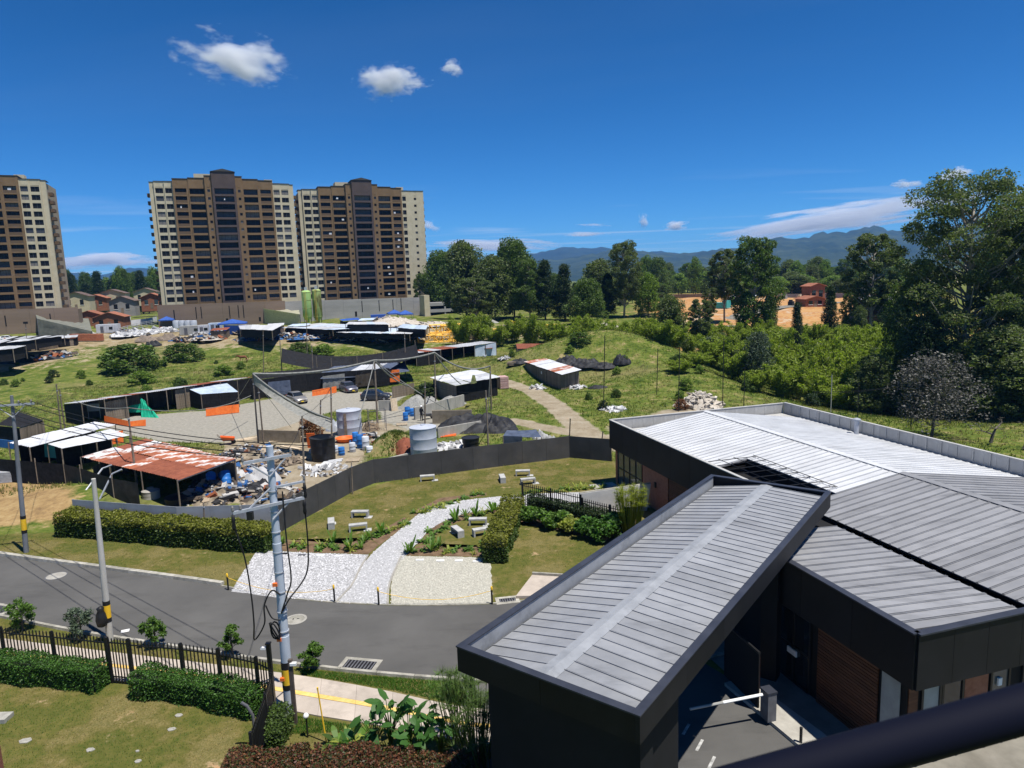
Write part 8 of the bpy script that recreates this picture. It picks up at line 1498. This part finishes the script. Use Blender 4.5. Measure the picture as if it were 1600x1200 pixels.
# ------------------------------------------------------------------ earthworks on the right
house(1274, 484, 200, 6, 6, 2.6, .7, 'dull_brick', 'tile_roof', 'low front wing of the orange brick house on the earthworks', .1); house(1277, 472, 206, 4.6, 5, 5.6, .7, 'dull_brick', 'tile_roof', 'two-storey orange brick house on the earthworks', .1)
roof_shed([(1330, 468), (1390, 470), (1408, 464), (1345, 461)], [3.2] * 4, 6, 1, ['zinc_white'], 'white-roofed site shed right of the brick house'); roof_shed([(1130, 464), (1180, 464), (1182, 461), (1132, 461)], [2.5] * 4, 5, 1, ['rust_dark', 'zinc_grey'], 'low dark-roofed shed at the back of the earthworks'); roof_shed([(1395, 462), (1430, 462), (1432, 458), (1398, 458)], [3.0] * 4, 3, 1, ['zinc_white'], 'small white roof half hidden by the big eucalyptus')
for k, (x0_, x1_, y_) in enumerate(((1010, 1190, 466), (1215, 1330, 466), (1215, 1330, 458), (1220, 1330, 451))): a, b = g3(x0_, y_), g3(x1_, y_ - 2); an, ln = frame_of(a, b); t = thing('retaining_wall', f"{['long dark retaining wall at the back of the earthworks', 'lowest terrace wall behind the brick house', 'middle terrace wall behind the brick house', 'top terrace wall behind the brick house'][k]}", 'wall', a, an); n = round(ln / 6); [MB().lohi((ln * i / n + .03, 0, -.5), (ln * (i + 1) / n - .03, .4, 1.6)).build('wall_panel', 'podium_grey' if k else 'block_wall_brown', t) for i in range(n)]
rl = [g3(1135, 512), g3(1150, 496), g3(1185, 486), g3(1235, 479), g3(1300, 474), g3(1400, 470)]
for a, b in zip(rl, rl[1:]): 
    n0 = Vector((-(b - a).y, (b - a).x, 0)).normalized() * 3.0; struct(MB().add([tuple(a - n0 + Vector((0, 0, .25))), tuple(b - n0 + Vector((0, 0, .25))), tuple(b + n0 + Vector((0, 0, .25))), tuple(a + n0 + Vector((0, 0, .25)))], [(0, 1, 2, 3)]).build('site_road', 'old_concrete'))
tag(MB().box((0, 0, 1.0), (2.0, 5.0, 1.6)).box((0, -1.6, 2.0), (1.9, 1.7, .9)).build('teal_truck', 'teal_tarp', loc=g3(1128, 482), rz=.6), 'small turquoise truck on the earthworks', 'truck')
for k, (x, y) in enumerate(((1205, 470), (1225, 467), (1250, 468), (1236, 478))): p = g3(x, y); tag(MB().box((0, 0, .7), (2.0, 1.4, 1.4)).box((.3, .2, 1.6), (1.0, .9, .5)).build('material_stack', ('plank', 'podium_grey', 'plank_pale', 'junk_dark')[k], loc=p, rz=.3 * k), ['dark material stack left on the earthworks', 'grey material stack in the middle of the earthworks', 'pale material stack beside the brick house', 'dark stack in front of the brick house'][k], 'stack', 'stacks on the earthworks')
heap('rubble_heap', 1125, 462, 6, 2.2, 'rubble', 'pale heap at the back left of the earthworks', 10, .5)
# ------------------------------------------------------------------ mountains
def ridge(name, Y, pts, m, depth, seed, rough=1.0):
    rs = np.random.default_rng(seed); xs = np.linspace(-260, 1900, 300); pk = np.interp(xs, [p[0] for p in pts], [p[1] for p in pts]); nv = 26; V_ = []
    ph = rs.uniform(0, 6.28, 12)
    for j in range(nv + 1):
        t = j / nv
        for i, x in enumerate(xs):
            top = at(x, pk[i], Y); h = top.z; yy = Y - depth * (1 - t); prof = t ** 1.25
            n = sum(math.sin(x * .013 * 2 ** k + ph[k] + t * (2.5 + k) * 1.7) / 2 ** k for k in range(5)); sp_ = sum(abs(math.sin(x * .011 * 1.9 ** k + ph[6 + k] + .8 * math.sin(t * 3 + k))) / 1.7 ** k for k in range(4)) - 1.2
            z = 3 + (h - 3) * prof + rough * (h * .10) * sp_ * math.sin(t * 3.14) + (rs.normal() * h * .014 + t * h * .03 * (math.sin(x * .21 + ph[2]) * .5 + math.sin(x * .083 + ph[3]) + .5 * math.sin(x * .47 + ph[4]))); V_.append((top.x * yy / Y * (1 + .0 * n), yy, z))
    nx_ = len(xs); I2 = np.arange((nv + 1) * nx_).reshape(nv + 1, nx_); Fq2 = np.stack([I2[:-1, :-1], I2[:-1, 1:], I2[1:, 1:], I2[1:, :-1]], -1).reshape(-1, 4); return struct(obj(name, npmesh(name, V_, Fq2), m, smooth='all'))
mat('mountain_forest', (.012, .024, .012), (.050, .066, .026), scale=.006, rough=1, detail=10, contrast=(.40, .68), uv='Object', bump=1.0, bscale=.05); mat('mountain_far', (.012, .024, .014), (.032, .044, .022), scale=.004, rough=1, detail=9, contrast=(.4, .7), bump=.8, bscale=.03)
ridge('mountain', 6200, [(-260, 430), (0, 428), (95, 424), (150, 430), (200, 420), (240, 418), (300, 425), (660, 410), (760, 405), (830, 395), (870, 388), (930, 386), (980, 392), (1050, 395), (1130, 400), (1300, 395), (1900, 380)], 'mountain_far', 2500, 3); ridge('mountain', 4200, [(-260, 445), (600, 440), (830, 408), (900, 402), (960, 388), (1010, 393), (1060, 398), (1100, 391), (1160, 388), (1215, 372), (1260, 370), (1310, 362), (1355, 356), (1372, 355), (1400, 360), (1430, 362), (1500, 352), (1600, 345), (1900, 360)], 'mountain_forest', 1900, 5)
# ------------------------------------------------------------------ haze
hm = bpy.data.materials.new('haze_air'); hm.use_nodes = True; hn = hm.node_tree.nodes; hn.remove(hn['Principled BSDF']); pv = hn.new('ShaderNodeVolumePrincipled'); pv.inputs['Color'].default_value = (.14, .42, 1.0, 1); pv.inputs['Density'].default_value = 8.5e-5; pv.inputs['Anisotropy'].default_value = .1; hm.node_tree.links.new(pv.outputs[0], hn['Material Output'].inputs['Volume'])
hz = MB().lohi((-9000, -400, -9), (9000, 7500, 345)).build('haze', hm); hz['kind'] = 'stuff'
# ------------------------------------------------------------------ clouds, small fair-weather puffs outside the haze
def cloud_mat(name, dens, seed, sc):
    m = bpy.data.materials.new(name); m.use_nodes = True; n, l = m.node_tree.nodes, m.node_tree.links; n.remove(n['Principled BSDF']); v = n.new('ShaderNodeVolumePrincipled'); v.inputs['Color'].default_value = (.99, .995, 1, 1); v.inputs['Anisotropy'].default_value = -.25
    tcx = n.new('ShaderNodeTexCoord'); ln_ = n.new('ShaderNodeVectorMath'); ln_.operation = 'LENGTH'; l.new(tcx.outputs['Object'], ln_.inputs[0]); ns = n.new('ShaderNodeTexNoise'); ns.inputs['Scale'].default_value = sc; ns.inputs['Detail'].default_value = 6; ns.inputs['Roughness'].default_value = .62; ns.noise_dimensions = '4D'; ns.inputs['W'].default_value = seed; l.new(tcx.outputs['Object'], ns.inputs['Vector'])
    def mm(op, a, b, cl=False):
        q = n.new('ShaderNodeMath'); q.operation = op; q.use_clamp = cl
        for i_, x_ in enumerate((a, b)):
            if isinstance(x_, (int, float)): q.inputs[i_].default_value = x_
            else: l.new(x_, q.inputs[i_])
        return q.outputs[0]
    fall = mm('SUBTRACT', 1.0, ln_.outputs['Value'], True); d = mm('SUBTRACT', mm('ADD', mm('MULTIPLY', fall, .55), mm('MULTIPLY', ns.outputs['Fac'], 1.7)), 1.06, True); l.new(mm('MULTIPLY', d, dens), v.inputs['Density']); l.new(v.outputs[0], n['Material Output'].inputs['Volume']); return m
ico = bpy.data.meshes.new('puff'); bm_i = bmesh.new(); bmesh.ops.create_icosphere(bm_i, subdivisions=3, radius=1.0); bm_i.to_mesh(ico); bm_i.free()
def cloud(px_, py_, wpx, hpx, Y, label, seed, rz=0.0, dens=.06, sc=2.4):
    c = at(px_, py_, Y); s = Y / F_PX / 2; o = obj('cloud', ico.copy(), cloud_mat('cloud_%d' % seed, dens, seed, sc), loc=c); k = 1.35; o.scale = (wpx * s * k, wpx * s * .8, hpx * s * k); o.rotation_euler.y = rz; tag(o, label, 'cloud', 'small white clouds'); return o
cloud(368, 93, 150, 66, 3600, 'largest puffy white cloud at upper left of the sky', 1, .18, .07); cloud(605, 128, 82, 50, 3600, 'medium ragged white cloud in the upper middle sky', 2, 0, .12, 2.0); cloud(645, 131, 50, 14, 3600, 'thin wisp trailing right of the medium cloud', 3, -.05, .08); cloud(707, 107, 34, 22, 3600, 'tiny white puff right of the medium cloud', 4, .0, .16, 1.8)
cloud(1493, 275, 50, 24, 6000, 'small bright puff above the big eucalyptus', 5, -.1, .16, 1.6); cloud(1418, 288, 42, 14, 6000, 'faint puff left of the one above the eucalyptus', 6, 0, .12, 1.6); cloud(1055, 353, 42, 15, 9000, 'small low puff above the mountains', 7, -.1, .12, 1.5); cloud(1005, 345, 16, 22, 9000, 'tiny faint puff left of the low one', 8, 0, .1, 1.5); cloud(668, 352, 34, 20, 9000, 'faint puff just right of the right tower', 9, 0, .08, 1.5)

cloud(1310, 342, 380, 34, 11000, 'long thin white cloud streak over the right mountains', 10, -.10, .03, 1.6); cloud(160, 408, 170, 24, 11000, 'flat white cloud bank between the left towers', 11, 0, .04, 1.6); cloud(770, 383, 190, 16, 11000, 'flat pale cloud streak above the middle trees', 12, .03, .035, 1.6); cloud(915, 366, 60, 8, 11000, 'short cloud wisp above the far ridge', 13, 0, .03, 1.8); cloud(925, 352, 50, 5, 11000, 'thinnest cloud wisp above the far ridge', 14, .05, .02, 1.8)
# ------------------------------------------------------------------ look-alikes are told apart by their order from the left
def proj_x(p): q = np.array(p) - np.array([0, 0, CAM_H]); w = q @ FWD; return 800 + F_PX * (q @ RIGHT) / w if w > .1 else 9e9
same = {}
for o in COL.objects:
    if o.parent is None and 'label' in o and o.get('kind') != 'stuff': same.setdefault(o['label'], []).append(o)
for lab, lst in same.items():
    if len(lst) > 1:
        for k, o in enumerate(sorted(lst, key=lambda o: proj_x(o.location))): o['label'] = f'{ordinal(k + 1)} from left, {lab}'
